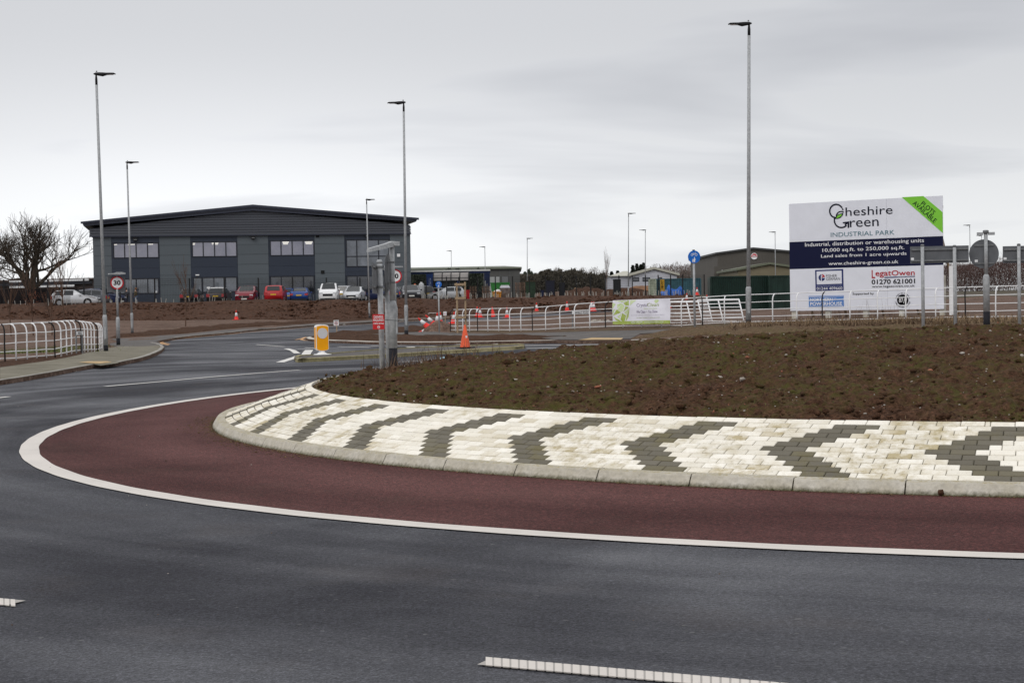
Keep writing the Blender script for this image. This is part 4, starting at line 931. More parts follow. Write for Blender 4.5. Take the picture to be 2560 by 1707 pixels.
arcpoly(1448, 875, 0, 42, 0, 360, M['inkb'], 'emblem', 30, y=-.010); bt('87', 1421, 893, 1452, 860, M['inkw'], bold=.01, y=-.014); bt('//', 1453, 900, 1482, 858, M['inkw'], y=-.014)
def ringtext(s, cx, cy, r_, a0, a1, m, h, flip=False):
    for i, ch in enumerate(s):
        if ch == ' ': continue
        t = math.radians(a0+(a1-a0)*i/(len(s)-1)); p = bv(cx+r_*math.cos(t), cy-r_*math.sin(t)); w_ = h*.62
        text(ch, p[0]-w_/2, p[1]-h/2, p[0]+w_/2, p[1]+h/2, m, bb, y=-.010, rot=(t-math.pi/2) if not flip else (t+math.pi/2))
ringtext('Cheshire and Warrington', 1448, 875, 52, 165, 15, M['inkb'], .042); ringtext('Local Enterprise Partnership', 1448, 875, 54, 195, 345, M['inkb'], .042, True)
# ------------------------------------------------------------------ signs
def disc_sign(root, z, r_, face='30'):
    MB().disc(0, z, r_, -.045, -.041, 32).build('disc', M['red'], root); o = MB().disc(0, z, r_*.80, -.050, -.046, 32).build('sign_face', M['sign_white'], root)
    text(face, -r_*.52, z-r_*.36, r_*.52, z+r_*.36, M['inkb'], root, y=-.054, bold=.035, name='numeral')
p = stand(296, 863.5, F_PX/54); s30 = empty('speed_limit_sign', p, 'round 30 speed sign with red ring and a grey box behind, on the left pavement', 'road sign', 'speed limit signs', rz=facing(296)+.15)
MB().lathe([(.09, -.1), (.09, .32)], 12).build('root_band', M['band'], s30, smooth=True)
MB().lathe([(.088, .32), (.088, 1.2), (.06, 1.3)], 12).build('pole_base', M['galv'], s30, smooth=True)
MB().lathe([(.05, 1.3), (.05, 3.2)], 12).build('pole', M['galv'], s30, smooth=True)
disc_sign(s30, 2.88, .305)
plate('grey_box', -.42, .38, 2.45, 3.18, M['sign_grey'], s30, .06, .2)
norms(MB().prism([(-.40, 3.27), (-.36, 3.31), (-.1, 3.33), (0, 3.37), (.2, 3.37), (.36, 3.33), (.36, 3.27), (.1, 3.25), (-.1, 3.25)], -.28, .1).build('light_hood', M['galv'], s30))
p = stand(990.5, 842, F_PX/56); s31 = empty('speed_limit_sign', p, 'round 30 speed sign half hidden behind the grey pole of the near sign cluster', 'road sign', 'speed limit signs', rz=facing(990)-.1)
MB().lathe([(.09, -.1), (.088, 1.2), (.06, 1.3)], 12).build('pole_base', M['galv'], s31, smooth=True); MB().lathe([(.05, 1.3), (.05, 2.9)], 12).build('pole', M['galv'], s31, smooth=True)
disc_sign(s31, 2.62, .31); norms(MB().prism([(-.2, 3.0), (-.1, 3.06), (.35, 3.06), (.36, 3.0)], -.2, .1).build('light_hood', M['galv'], s31))
def path_sign(px, py, D, zc, r_, label, turn=0.0, r0=.04):
    q = empty('shared_path_sign', stand(px, py, D), label, 'road sign', 'blue shared path signs', rz=facing(px)+turn)
    MB().lathe([(r0, -.1), (r0, zc+r_*.3)], 10).build('pole', M['galv'], q, smooth=True); MB().lathe([(r0*1.1, zc+r_*.98), (r0*1.1, zc+r_+.03)], 8).build('pole_cap', M['black'], q)
    MB().disc(0, zc, r_, -r0-.02, -r0-.016, 30).build('disc', M['blue_sign'], q); y = -r0-.024
    mb = MB(); u = r_/.3
    for cx in (-.1, .1): mb.ring(cx*u, zc+.10*u, .045*u, .06*u, y, y+.002, 16)
    def bar(a, b, w=.012*u):
        d = Vector((b[0]-a[0], b[1]-a[1])); d.normalize(); n_ = Vector((-d.y, d.x))*w/2
        mb.prism([(a[0]-n_.x, a[1]-n_.y), (b[0]-n_.x, b[1]-n_.y), (b[0]+n_.x, b[1]+n_.y), (a[0]+n_.x, a[1]+n_.y)], y, y+.002)
    for a, b in (((-.1, .10), (-.05, .17)), ((-.05, .17), (.06, .17)), ((.1, .10), (.05, .20)), ((-.05, .17), (0, .10)), ((0, .10), (.06, .17)), ((-.1, .10), (0, .10)), ((.05, .2), (.085, .2)), ((-.05, .17), (-.065, .2))):
        bar((a[0]*u, zc+a[1]*u), (b[0]*u, zc+b[1]*u))
    mb.build('bicycle_symbol', M['inkw'], q)
    mb = MB(); mb.disc(.015*u, zc-.035*u, .025*u, y, y+.002, 12)
    mb.prism([(-.03*u+.02*u, zc-.07*u), (.05*u, zc-.07*u), (.062*u, zc-.16*u), (.04*u, zc-.16*u), (.045*u, zc-.26*u), (.015*u, zc-.26*u), (.01*u, zc-.19*u), (-.005*u, zc-.26*u), (-.03*u, zc-.26*u), (-.02*u, zc-.14*u)], y, y+.002)
    mb.disc(-.065*u, zc-.115*u, .018*u, y, y+.002, 10); mb.prism([(-.085*u, zc-.135*u), (-.045*u, zc-.135*u), (-.02*u, zc-.10*u), (-.012*u, zc-.115*u), (-.04*u, zc-.17*u), (-.05*u, zc-.25*u), (-.085*u, zc-.25*u)], y, y+.002)
    norms(mb.build('walking_figures', M['inkw'], q)); return q
path_sign(1737, 821, F_PX/72, 2.47, .22, 'larger blue round sign with bicycle and walkers, on a pole before the long fence', .25)
path_sign(1098.5, 831.7, F_PX/54, 2.22, .145, 'small blue round path sign on a thin pole beside the knocked over cones', .1, .034)

# near cluster of posts on the mound
def mfoot(px, py, D):
    q = at(px, py, D); return Vector((q[0], q[1], mz(q[0], q[1])))
def postpx(px, py, D, ztop_py, name, lab, rr0, cat='sign post', topx=None):
    f = mfoot(px, py, D); top = at(topx or px, ztop_py, D); return f, top[2]-f.z, (top[0]-f.x)
f1 = mfoot(957, 944, 27.8); f2 = mfoot(972, 934, 29.2)
dirs = (f2-f1); dirs.z = 0; dirs.normalize()
q1 = empty('direction_sign', f1, 'two post grey road sign seen edge on, near left side of the soil mound', 'road sign')
h1 = at(949, 650, 27.8)[2]-f1.z; l1 = at(949, 650, 27.8)[0]-f1.x; h2 = at(966.5, 664, 29.2)[2]-f2.z; l2 = at(966.5, 664, 29.2)[0]-f2.x
o = MB().tube([(0, 0, -.2), (l1*(h1-.06)/h1, 0, h1-.06)], .047, 14).build('post', M['galv'], q1, smooth=True)
MB().tube([(l1*(h1-.06)/h1, 0, h1-.06), (l1*(h1-.02)/h1, 0, h1-.02), (l1, 0, h1+.005)], [.051, .051, .03], 14).build('post_cap', M['galv'], q1, smooth=True)
e = f2-f1
MB().tube([(e.x, e.y, e.z-.2), (e.x+l2, e.y, e.z+h2)], .045, 14).build('post', M['galv'], q1, smooth=True)
zc1 = h1-.30; nrm_ = Vector((-dirs.y, dirs.x, 0))
if nrm_.x > 0: nrm_ = -nrm_
def slab(mb, c0, along, a0, a1, off0, off1, z0, z1, lx=0):
    vs = []
    for z in (z0, z1):
        for (a_, o_) in ((a0, off0), (a1, off0), (a1, off1), (a0, off1)): v = along*a_+nrm_*o_; vs.append((v.x+lx, v.y, z))
    mb.add(vs, [(0, 1, 2, 3), (7, 6, 5, 4), (0, 4, 5, 1), (1, 5, 6, 2), (2, 6, 7, 3), (3, 7, 4, 0)])
al2 = (dirs + Vector((-.03, 0, 0))).normalized()
mb = MB(); slab(mb, None, al2, -.75, 1.95, .085, .092, h1-.57, h1-.06, l1); norms(mb.build('sign_plate', M['sign_grey'], q1))
for zz in (h1-.12, h1-.46):
    mb = MB(); slab(mb, None, dirs, -.7, 1.9, .055, .083, zz-.016, zz+.016, l1); norms(mb.build('clamp_rail', M['galv_dark'], q1))
    MB().tube([(l1, 0, zz-.02), (l1, 0, zz+.02)], .055, 12).build('clamp', M['galv_dark'], q1)
q2 = empty('lit_sign', mfoot(983.5, 924, 29.0), 'thicker sign pole with lamp arm on top and black painted foot, on the soil mound', 'road sign')
f3 = q2.location; t3 = at(980, 612, 29.0); h3 = t3[2]-f3.z; l3 = t3[0]-f3.x; hb3 = at(983, 752, 29.0)[2]-f3.z; bk3 = at(983, 870, 29.0)[2]-f3.z
def q2p(z): return (l3*z/h3, 0, z)
MB().tube([q2p(-.2), q2p(bk3)], .077, 16).build('root_band', M['band'], q2, smooth=True)
MB().tube([q2p(bk3), q2p(hb3-.07), q2p(hb3)], [.075, .075, .052], 16).build('pole_base', M['galv'], q2, smooth=True)
MB().tube([q2p(hb3), q2p(h3)], .046, 14).build('pole', M['galv'], q2, smooth=True)
MB().box(l3*.3+.055, l3*.3+.083, -.06, .03, bk3+.25, hb3-.30).build('access_door', M['galv'], q2)
# lamp arm reaching towards the left
ar = at(921.5, 624, 28.0)-np.array(f3); br = at(990, 608, 29.0)-np.array(f3)
mb = MB(); A_, B_ = Vector(ar), Vector((l3, 0, h3+.015)); dv = (A_-B_); n1 = dv.cross(Vector((0, 0, 1))).normalized()
vs = []
for (P0, w, t0, t1) in ((B_, .055, -.05, .045), (B_+dv*.3, .05, -.05, .03), (A_, .04, -.04, .02)):
    for (o_, z_) in ((-w, t0), (w, t0), (w*.7, t1), (-w*.7, t1)): vs.append(P0+n1*o_+Vector((0, 0, z_)))
mb.add(vs, [(0, 1, 2, 3), (11, 10, 9, 8)]+[(s*4+k, s*4+(k+1) % 4, s*4+4+(k+1) % 4, s*4+4+k) for s in (0, 1) for k in range(4)]); norms(mb.build('lamp_arm', M['galv'], q2))
MB().tube([(l3, 0, h3-.035), (l3, 0, h3+.06)], .062, 14).build('arm_bracket', M['galv'], q2, smooth=True); MB().box(l3+.02, l3+.14, -.04, .04, h3-.02, h3+.055).build('arm_bracket', M['galv'], q2)
# round sign edge-on to the left of this pole
zc3 = at(975, 681, 29.0)[2]-f3.z; u_ = Vector((.10, .995, 0)).normalized(); n_ = Vector((-.995, .10, 0)); mb = MB(); N_ = 28; vs = []
for off in (.075, .081):
    for k in range(N_):
        t = 2*math.pi*k/N_; v = u_*(.33*math.cos(t))+n_*off; vs.append((v.x+l3*.8, v.y, zc3+.33*math.sin(t)))
mb.add(vs, [tuple(range(N_)), tuple(reversed(range(N_, 2*N_)))]+[(k, (k+1) % N_, N_+(k+1) % N_, N_+k) for k in range(N_)]); norms(mb.build('round_plate', M['sign_grey'], q2))
for zz in (zc3-.18, zc3+.18): MB().box(l3*.8-.085, l3*.8+.05, -.05, .05, zz-.014, zz+.014).build('clamp', M['galv_dark'], q2)
rb = at(947, 803, 27.6); MBr = empty('poster_board', (rb[0], rb[1]-.02, rb[2]-.136), 'small red board reading DRIVERS REQUIRED, cable tied to the near post', 'poster board', rz=facing(947)-.05)
plate('board', -.098, .098, 0, .255, mat('poster_red', (0.52, 0.018, 0.022), .45), MBr, -.055, -.050)
text('DRIVERS', -.078, .185, .078, .232, M['inkw'], MBr, y=-.059, bold=.01); text('REQUIRED', -.085, .130, .085, .176, M['inkw'], MBr, y=-.059, bold=.01); text('07896 887465', -.085, .085, .088, .112, M['inkw'], MBr, y=-.059, bold=.01)
MB().ring(0, .038, .016, .023, -.058, -.056, 16).build('emblem', M['inkw'], MBr); text('m', -.012, .03, .012, .046, M['inkw'], MBr, y=-.059)
MB().tube([(.06, -.02, .16), (.28, .5, .14), (.40, 1.2, .12)], .004, 4).build('cable_tie', M['black'], MBr)

# far group of sign backs right of the billboard
def back_sign(px0, px1, pt, pb, D, posts, label, cat='road sign'):
    f = stand(posts[0][0], posts[0][1], D); q = empty('direction_sign', f, label, cat, 'backs of direction signs', rz=facing((px0+px1)/2)*.5)
    c, s_ = math.cos(q.rotation_euler.z), math.sin(q.rotation_euler.z)
    def loc(px, py):
        v = at(px, py, D)-np.array(f); return (v[0], v[2])
    a0 = loc(px0, pb); a1 = loc(px1, pt); plate('sign_plate', a0[0], a1[0], a0[1], a1[1], M['sign_grey'], q, .06, .064)
    for zz in (a1[1]-(a1[1]-a0[1])*.19, a0[1]+(a1[1]-a0[1])*.16): plate('clamp_rail', a0[0]+.03, a1[0]-.03, zz-.022, zz+.022, M['galv_dark'], q, .02, .058)
    plate('sticker', a0[0]+.02, a0[0]+.10, a0[1]+.2*(a1[1]-a0[1]), a0[1]+.34*(a1[1]-a0[1]), M['sign_white'], q, .056, .059)
    for (x, yb, yt) in posts:
        b_ = loc(x, yb); t_ = loc(x, yt); hh = t_[1]
        MB().lathe([(.047, -.15), (.047, hh-.05)], 12, (b_[0], -.03, 0)).build('post', M['galv'], q, smooth=True); MB().lathe([(.05, hh-.05), (.05, hh-.01), (.03, hh+.01)], 12, (b_[0], -.03, 0)).build('post_cap', M['galv_dark'], q, smooth=True)
    return q
back_sign(2276, 2418, 614, 659, F_PX/92, [(2308, 827, 612), (2386, 823, 614)], 'rectangular grey sign back on two poles overlapping the billboard')
back_sign(2508, 2650, 613, 658, F_PX/92, [(2548.6, 822, 610), (2625, 820, 611)], 'rectangular grey sign back cut off by the right edge of the photo')
D = F_PX/92; f = stand(2467, 823, D); q = empty('round_sign', f, 'large round sign back with two lamp bars on top, right of the billboard', 'road sign', rz=facing(2467)*.5)
def zz_(py): return at(2467, py, D)[2]-f.z
MB().lathe([(.092, -.15), (.092, zz_(779))], 16).build('root_band', M['band'], q, smooth=True); MB().lathe([(.088, zz_(779)), (.088, zz_(695)), (.075, zz_(689)), (.05, zz_(686))], 16).build('pole_base', M['galv'], q, smooth=True)
MB().lathe([(.05, zz_(686)), (.05, zz_(580))], 14).build('pole', M['galv'], q, smooth=True); MB().lathe([(.08, zz_(584)), (.08, zz_(577)), (.06, zz_(575.5))], 14).build('pole_head', M['galv_dark'], q, smooth=True)
for sg in (-1, 1): MB().box(*sorted((sg*.07, sg*.23)), -.06, .06, zz_(588), zz_(581)).build('light_bar', M['galv'], q)
MB().disc(-.045, zz_(634.6), .395, .062, .066, 40).build('disc', M['sign_grey'], q)
for py in (613, 658): plate('clamp_rail', -.30, .22, zz_(py)-.02, zz_(py)+.02, M['galv_dark'], q, .035, .06)
plate('sticker', -.29, -.21, zz_(655), zz_(649), M['sign_white'], q, .057, .060)

# nameplates and small boards
def nameplate(pxl, pxr, pt, pb, foot, D, txt, label, turn=0.0, gap=0):
    f = stand((pxl+pxr)/2, foot, D); q = empty('street_nameplate', f, label, 'nameplate', rz=facing(pxl)+turn); w = (pxr-pxl)/F_PX*D/max(.35, math.cos(turn)); z1 = at(pxl, pt, D)[2]-f.z; z0 = at(pxl, pb, D)[2]-f.z
    plate('plate', -w/2, w/2, z0, z1, M['sign_white'], q, -.03, -.02)
    for zz in (z0, z1-.012): plate('border', -w/2, w/2, zz, zz+.012, M['inkb'], q, -.034, -.031)
    text(txt, -w/2+.06, z0+(z1-z0)*.2, w/2-.06, z0+(z1-z0)*.78, M['inkb'], q, y=-.036, bold=.012)
    for x in (-w/2+.01, w/2-.01): MB().lathe([(.025, -.1), (.025, z1+.02)], 8, (x, 0, 0)).build('post', M['galv_dark'], q)
nameplate(1431, 1476, 777, 786, 826.5, F_PX/61, 'AIRFIELD ROAD', 'white AIRFIELD ROAD nameplate on two short grey posts before the long fence')
nameplate(191, 207, 827, 838, 886, F_PX/80, 'AIRFIELD ROAD', 'small street nameplate standing before the white fence at left', .75)
f = stand(842, 831, F_PX/50); q = empty('works_sign', f, 'little white 10 speed board on a wooden stake beside the junction', 'sign board', rz=facing(842))
MB().box(-.025, .025, -.02, .0, -.1, .42).build('stake', M['wood'], q); z0 = at(840, 813.6, F_PX/50)[2]-f.z; plate('board', -.15, .11, z0, z0+.27, M['sign_white'], q, -.03, -.022)
MB().ring(-.02, z0+.115, .062, .08, -.035, -.032, 20).build('ring', M['red'], q); text('10', -.06, z0+.08, .02, z0+.15, M['inkb'], q, y=-.036, bold=.02); plate('caption_bar', -.11, .08, z0+.225, z0+.245, M['inkb'], q, -.034, -.031)
f = stand(1113, 792, F_PX/36); q = empty('works_sign', f, 'small white notice on a stake behind the timber fence post', 'sign board', rz=facing(1113)); MB().box(-.03, .03, -.02, .0, -.1, .4).build('stake', M['wood'], q)
plate('board', -.12, .10, .38, .66, M['sign_white'], q, -.03, -.022); MB().ring(-.01, .50, .05, .065, -.035, -.032, 16).build('ring', M['red'], q)
f = stand(258, 795, F_PX/66)
MB().box(-.045, .045, -.06, .0, 0, .27).build('white_tag', M['white'], None, loc=Vector(at(257.5, 794, F_PX/67.5)), label='narrow white notice fixed to the tall lamp post at the left fence end', cat='notice')

# yellow traffic bollard
f = stand(805, 889.5, F_PX/80); q = empty('traffic_bollard', f, 'yellow and white lit traffic bollard standing on the splitter island', 'traffic bollard', rz=facing(805)+.30)
hB = at(805, 811, F_PX/80)[2]-f.z
def outline(w, z0, z1, rt, rb_):
    pts = []; 
    for k in range(9): t = math.pi+math.pi*k/8; pts.append((w*math.cos(t), z0+rb_+rb_*math.sin(t)))
    for k in range(9): t = math.pi*k/8; pts.append((w*math.cos(t), z1-rt+rt*math.sin(t)))
    return pts
norms(MB().prism(outline(.205, .115, hB, .06, .07), -.085, .105).build('shell', M['white'], q))
norms(MB().prism(outline(.185, .130, hB-.035, .05, .06), -.100, -.084).build('yellow_front', M['yellow'], q)); norms(MB().prism(outline(.185, .130, hB-.035, .05, .06), .104, .12).build('yellow_back', M['yellow'], q))
for sg in (-1, 1): MB().box(*sorted((sg*.203, sg*.212)), -.055, .075, .2, hB-.09).build('yellow_side', M['yellow'], q)
MB().disc(0, hB-.275, .165, -.108, -.099, 30).build('round_lens', M['opal'], q)
MB().lathe([(.30, -.0), (.30, .012), (.16, .03), (.10, .07), (.08, .12), (.09, .14)], 20).build('foot', M['white'], q, smooth=True)

# ------------------------------------------------------------------ traffic cones
def cone_obj(name, label, group=None, body='cone_red', sleeve=True, h=.75, base_dark=True):
    q = empty(name, (0, 0, 0), label, 'traffic cone', group)
    rb, rt = .165*h/.75, .03; hb = .03
    def R(z): return rb+(rt-rb)*(z-hb)/(h-hb)
    n = 14; w = .24*h/.75
    MB().box(-w, w, -w, w, 0, .028).build('base', M['rubber' if base_dark else body], q)
    if sleeve:
        a_, b_ = h*.36, h*.74
        MB().lathe([(rb+.01, .028), (rb, hb+.01), (R(a_), a_)], n).build('lower_body', M[body], q, smooth=True)
        MB().lathe([(R(a_)+.003, a_), (R(b_)+.003, b_)], n).build('sleeve', M['cone_white'], q, smooth=True)
        MB().lathe([(R(b_), b_), (rt, h-.01), (rt*.6, h)], n).build('tip', M[body], q, smooth=True)
    else: MB().lathe([(rb+.01, .028), (rb, hb+.01), (rt, h-.01), (rt*.6, h)], n).build('body', M[body], q, smooth=True)
    return q
proto = None
def put_cone(px, py, s, label, rot=None, lift=0.0, z=None, sleeve=True):
    global proto
    if not sleeve: o = cone_obj('traffic_cone', label, 'red and white cones', sleeve=False)
    elif proto is None: proto = cone_obj('traffic_cone', label, 'red and white cones', base_dark=False); o = proto
    else: o = copy_tree(proto)
    f = stand(px, py, F_PX/s); o.location = f+Vector((0, 0, lift)); o['label'] = label
    o.rotation_euler = rot or (rnd.uniform(-.03, .03), rnd.uniform(-.03, .03), rnd.uniform(0, 1.5)); return o
put_cone(591, 798.5, 32, 'red and white cone standing alone at the foot of the bank before the office')
put_cone(1132, 806, 40, 'leaning scuffed cone just right of the timber fence post', (.1, .12, .3)); put_cone(1194, 797, 33, 'cone half hidden behind the fence\'s black post near the wooden tree frame')
put_cone(1200.5, 799.5, 34, 'cone just right of the one behind the black post', ); put_cone(1233.7, 799.6, 34, 'all red cone without a visible white sleeve behind the fence', (.02, -.12, .2), sleeve=False)
put_cone(1267.6, 796.6, 35, 'upright cone behind the fence, first to the right of the all red one'); put_cone(1342, 791, 31, 'cone behind the fence just right of its third black post'); put_cone(1418, 785.5, 31, 'cone behind the fence above the AIRFIELD ROAD plate\'s left end')
put_cone(1480, 782, 32, 'left cone of the pair behind the fence left of the banner'); put_cone(1485, 781.5, 32, 'right cone of the pair behind the fence left of the banner'); put_cone(1674, 771.5, 30, 'cone partly covered by the banner\'s right edge')
put_cone(1717, 770, 28, 'cone behind the fence left of the large blue sign\'s pole'); put_cone(1743, 767.5, 26, 'cone behind the fence right of the large blue sign\'s pole'); put_cone(1767, 767, 28, 'taller cone with a white board beside the green container'); put_cone(1775.5, 766, 25, 'cone touching the left end of the green container')
# the tumbled ones by the spoil heap
def fallen(pb, ptip, D, label):
    global proto
    o = copy_tree(proto); o['label'] = label; b = at(*pb, D); f = at(*ptip, D); base = Vector(b); z0 = tz(b[0], b[1])+.1; v = Vector(f)-base; v.y += rnd.uniform(-.1, .1)
    o.rotation_euler = v.to_track_quat('Z', 'Y').to_euler(); base.z = max(base.z, z0+.12); o.location = base-v.normalized()*.02; return o
put_cone(1092.6, 812.5, 43, 'upright cone with a strip of tape, behind the small blue path sign', lift=.02); put_cone(1101.5, 811.5, 41, 'upright cone tucked right behind the small blue sign\'s pole', lift=.02)
fallen((1071, 821), (1048, 800), F_PX/49, 'tipped over cone pointing up to the left, leftmost of the tumbled cones'); fallen((1087, 812.5), (1070, 794), F_PX/47, 'leaning cone in the middle of the tumbled group'); fallen((1082, 825.5), (1053, 832), F_PX/52, 'cone lying flat on the footway with its open base towards the right')
f = stand(1163, 868.5, F_PX/76); oc = cone_obj('traffic_cone', 'faded all orange cone with black rubber base on the splitter island', None, 'cone_orange', False, .76); oc.location = f; oc.rotation_euler = (0, 0, .5); MB().box(-.03, .03, -.115, -.10, .33, .40).build('torn_sticker', M['white'], oc)
# barrier tape
tp0 = Vector(at(1091, 782, F_PX/43)); MB().tube([tp0, tp0+Vector((-.2, 0, -.02)), tp0+Vector((-.35, 0, .0)), tp0+Vector((-.5, 0, -.04))], .012, 4).build('barrier_tape', M['cone_white'], loc=tp0, label='loose end of white tape blowing from the upright cone\'s tip', cat='barrier tape')

# ------------------------------------------------------------------ banner on the fence
a_ = at(1531, 751, F_PX/66); b_ = at(1675, 745.5, F_PX/69.5); bw = math.hypot(b_[0]-a_[0], b_[1]-a_[1]); hbn = 61/67
bn = empty('advertising_banner', (a_[0], a_[1]-.06, a_[2]-hbn), 'white and lime green cleaning company banner tied to the long fence', 'banner', rz=math.atan2(b_[1]-a_[1], b_[0]-a_[0]))
dzs = 0.0; bn.rotation_euler.y = -math.atan2(b_[2]-a_[2], bw)
def warp(x, z): return -.015*np.sin(x*5.2+z*2)-.02*np.sin(z*6+x*2.2)*(x/bw)-.035*np.clip((z-.6)/.3, 0, 1)*-1
def bgrid(name, poly_test, m, y=0.0, nx=64, nz=26, x0=0, x1=None, z0=0, z1=None):
    x1 = bw if x1 is None else x1; z1 = hbn if z1 is None else z1
    X, Z = np.meshgrid(np.linspace(x0, x1, nx), np.linspace(z0, z1, nz)); tl = (X/bw)*dzs
    V_ = np.c_[X.ravel(), (y+warp(X, Z)).ravel(), (Z+0*tl).ravel()]; idx = np.arange(nx*nz).reshape(nz, nx)
    Q = np.stack([idx[:-1, :-1], idx[:-1, 1:], idx[1:, 1:], idx[1:, :-1]], -1).reshape(-1, 4)
    if poly_test is not None:
        C = V_[Q].mean(1)[:, [0, 2]]; Q = Q[inside(C, poly_test)]; u, inv = np.unique(Q.ravel(), return_inverse=True); V_ = V_[u]; Q = inv.reshape(-1, 4)
    return npmesh(name, V_, Q, m, parent=bn)
M['lime'] = mat('banner_lime', (0.30, 0.38, 0.05), .5, col2=(0.46, 0.56, 0.18), vscale=4); M['lime_pale'] = mat('banner_lime_pale', (0.50, 0.62, 0.28), .5, col2=(0.66, 0.74, 0.48), vscale=3); M['lilac'] = mat('banner_white', (0.76, 0.75, 0.82), .45, var=.03, vscale=3)
bgrid('cloth', None, M['lilac']); bgrid('footer', None, M['lime'], -.003, 64, 6, 0, bw, 0, .12)
tri = lambda pts: [(p[0]*bw, p[1]*hbn) for p in pts]
F1 = [(0, .98), (.15, .93), (.37, .99), (.26, .68), (.24, .45), (.19, .02), (.07, .24), (0, .32), (.07, .82), (.08, .63), (.16, .50), (.22, .72)]
for pts, m in ((([(.0,.9),(.06,.84),(.02,.70),(.0,.62)]), 'lime_pale'), ([(.08,.83),(.17,.88),(.09,.66)], 'lime_pale'), ([(.18,.87),(.29,.99),(.30,.76),(.23,.77)], 'lime'), ([(.32,.98),(.42,.98),(.32,.76)], 'lime_pale'), ([(.09,.61),(.16,.85),(.21,.76),(.17,.50)], 'lime_pale'), ([(.18,.49),(.23,.74),(.30,.70),(.19,.52)], 'lime'),
    ([(.01,.36),(.08,.62),(.15,.49)], 'lime'), ([(.0,.40),(.06,.64),(.01,.60)], 'lime_pale'), ([(.09,.32),(.16,.47),(.13,.22)], 'lime_pale'), ([(.17,.46),(.24,.36),(.20,.06),(.14,.2)], 'lime'), ([(.25,.36),(.31,.70),(.28,.30),(.22,.08)], 'lime'), ([(.02,.33),(.13,.18),(.18,.06),(.06,.18)], 'lime'), ([(.03,.97),(.16,.91),(.27,.99)], 'lime_pale'), ([(.20,.48),(.30,.66),(.25,.38)], 'lime_pale')):
    bgrid('green_facet', tri(pts), M[m], -.003, 90, 44, 0, bw*.45)
M['ink_mauve'] = mat('ink_mauve', (0.26, 0.22, 0.32), .5); M['ink_olive'] = mat('ink_olive', (0.30, 0.36, 0.10), .5)
def bnt(s, x0, z0, x1, z1, m, **k): return text(s, x0*bw, z0*hbn, x1*bw, z1*hbn, m, bn, y=-.009, warp=warp, **k)
bnt('Crystal', .43, .66, .62, .84, M['ink_mauve']); bnt('Clean', .62, .70, .80, .84, M['ink_olive']); bnt('We Clean  \u2022  You Shine', .43, .44, .79, .56, M['ink_mauve']); bnt('South Cheshire', .56, .60, .78, .65, M['lime_pale'])
bnt('fully trained, uniformed and fully insured commercial cleaners', .33, .345, .90, .375, M['ink_mauve']); bnt('CONTRACT CLEANING FOR OFFICES AND HOMES', .43, .24, .83, .27, M['ink_olive']); bnt('07922 579 320', .33, .045, .52, .10, M['inkw'], bold=.01); bnt('www.crystalcleancrewe.co.uk', .55, .04, .89, .10, M['inkw'], bold=.01)
bgrid('small_emblem', tri([(.72,.93),(.76,.98),(.80,.93),(.77,.84),(.74,.84)]), M['lime_pale'], -.003, 60, 30, bw*.68, bw*.84)

# white tubular gate leaning behind the fence
def gate(pL, pR, D0, D1, label, cnt=7):
    a = Vector(at(*pL, D0)); b = Vector(at(*pR, D1)); g0 = Vector((a.x, a.y, tz(a.x, a.y)+.15)); t = (b-a); t.z = 0; L = t.length; t.normalize(); bk = Vector((-t.y, t.x, 0)); q = empty('leaning_gate', g0, label, 'gate', 'white gates leaning behind the fence')
    H = .85; sh = -.35
    def P_(u, v): return t*(u*L - sh*-(1-v)*0 + (1-v)*.38)+bk*(.35*(v))+Vector((0, 0, v*H))
    for v in (0, .14, .30, .47, .64, .80, .97, 1.0)[:cnt+1]: MB().tube([P_(0, v), P_(1, v)], .02 if v < .9 else .03, 6).build('rail', M['white_rail'], q, smooth=True)
    for u in (0, .5, 1): MB().tube([P_(u, 0), P_(u, 1)], .028, 6).build('upright', M['white_rail'], q, smooth=True)
gate((1655, 806), (1760, 808), F_PX/62, F_PX/63, 'white tubular gate leaning behind the banner\'s right end'); gate((1735, 806), (1838, 808), F_PX/63, F_PX/64, 'white tubular gate leaning on the fence left of the tall lamp')
# ------------------------------------------------------------------ office building
A = at(235.5, 768, 168.5); B = at(1029, 753, 175.0); zo = PLAT
ang = math.atan2(B[1]-A[1], B[0]-A[0]); BLn = math.hypot(B[0]-A[0], B[1]-A[1])
off = empty('office_building', (A[0], A[1], zo), 'long two storey office building in dark grey cladding with a shallow pitched roof', 'building', rz=ang)
tu = np.array([math.cos(ang), math.sin(ang), 0]); nu = np.array([math.sin(ang), -math.cos(ang), 0])
def bp(px, py):
    d = ray(px, py); t = ((np.array([A[0], A[1], 0])-CAM)@nu)/(d@nu); p = CAM+d*t; return ((p-np.array([A[0], A[1], 0]))@tu, p[2]-zo)
M['panel'] = mat('grey_wall_panel', (0.092, 0.107, 0.120), 0.5, obj_rnd=.05, spec=.3); M['panel_dark'] = mat('dark_wall_panel', (0.030, 0.038, 0.057), 0.45, obj_rnd=.05, spec=.3)
M['clad'] = mat('profiled_cladding', (0.072, 0.077, 0.092), 0.45, obj_rnd=.04, spec=.3); M['fascia'] = mat('roof_fascia', (0.033, 0.037, 0.055), 0.4, spec=.3); M['frame'] = mat('window_frame', (0.018, 0.020, 0.028), 0.4)
def glass(name, top, bot, rough=.06, refl=.30):  # reflections and lit interior painted into the base colour, mottled by noise
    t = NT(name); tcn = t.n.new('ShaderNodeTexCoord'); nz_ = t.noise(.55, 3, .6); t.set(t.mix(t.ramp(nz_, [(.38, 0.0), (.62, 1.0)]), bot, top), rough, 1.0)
    t.b.inputs['Coat Weight'].default_value = refl; t.b.inputs['Coat Roughness'].default_value = .02; t.b.inputs['Coat IOR'].default_value = 2.2; return t.m
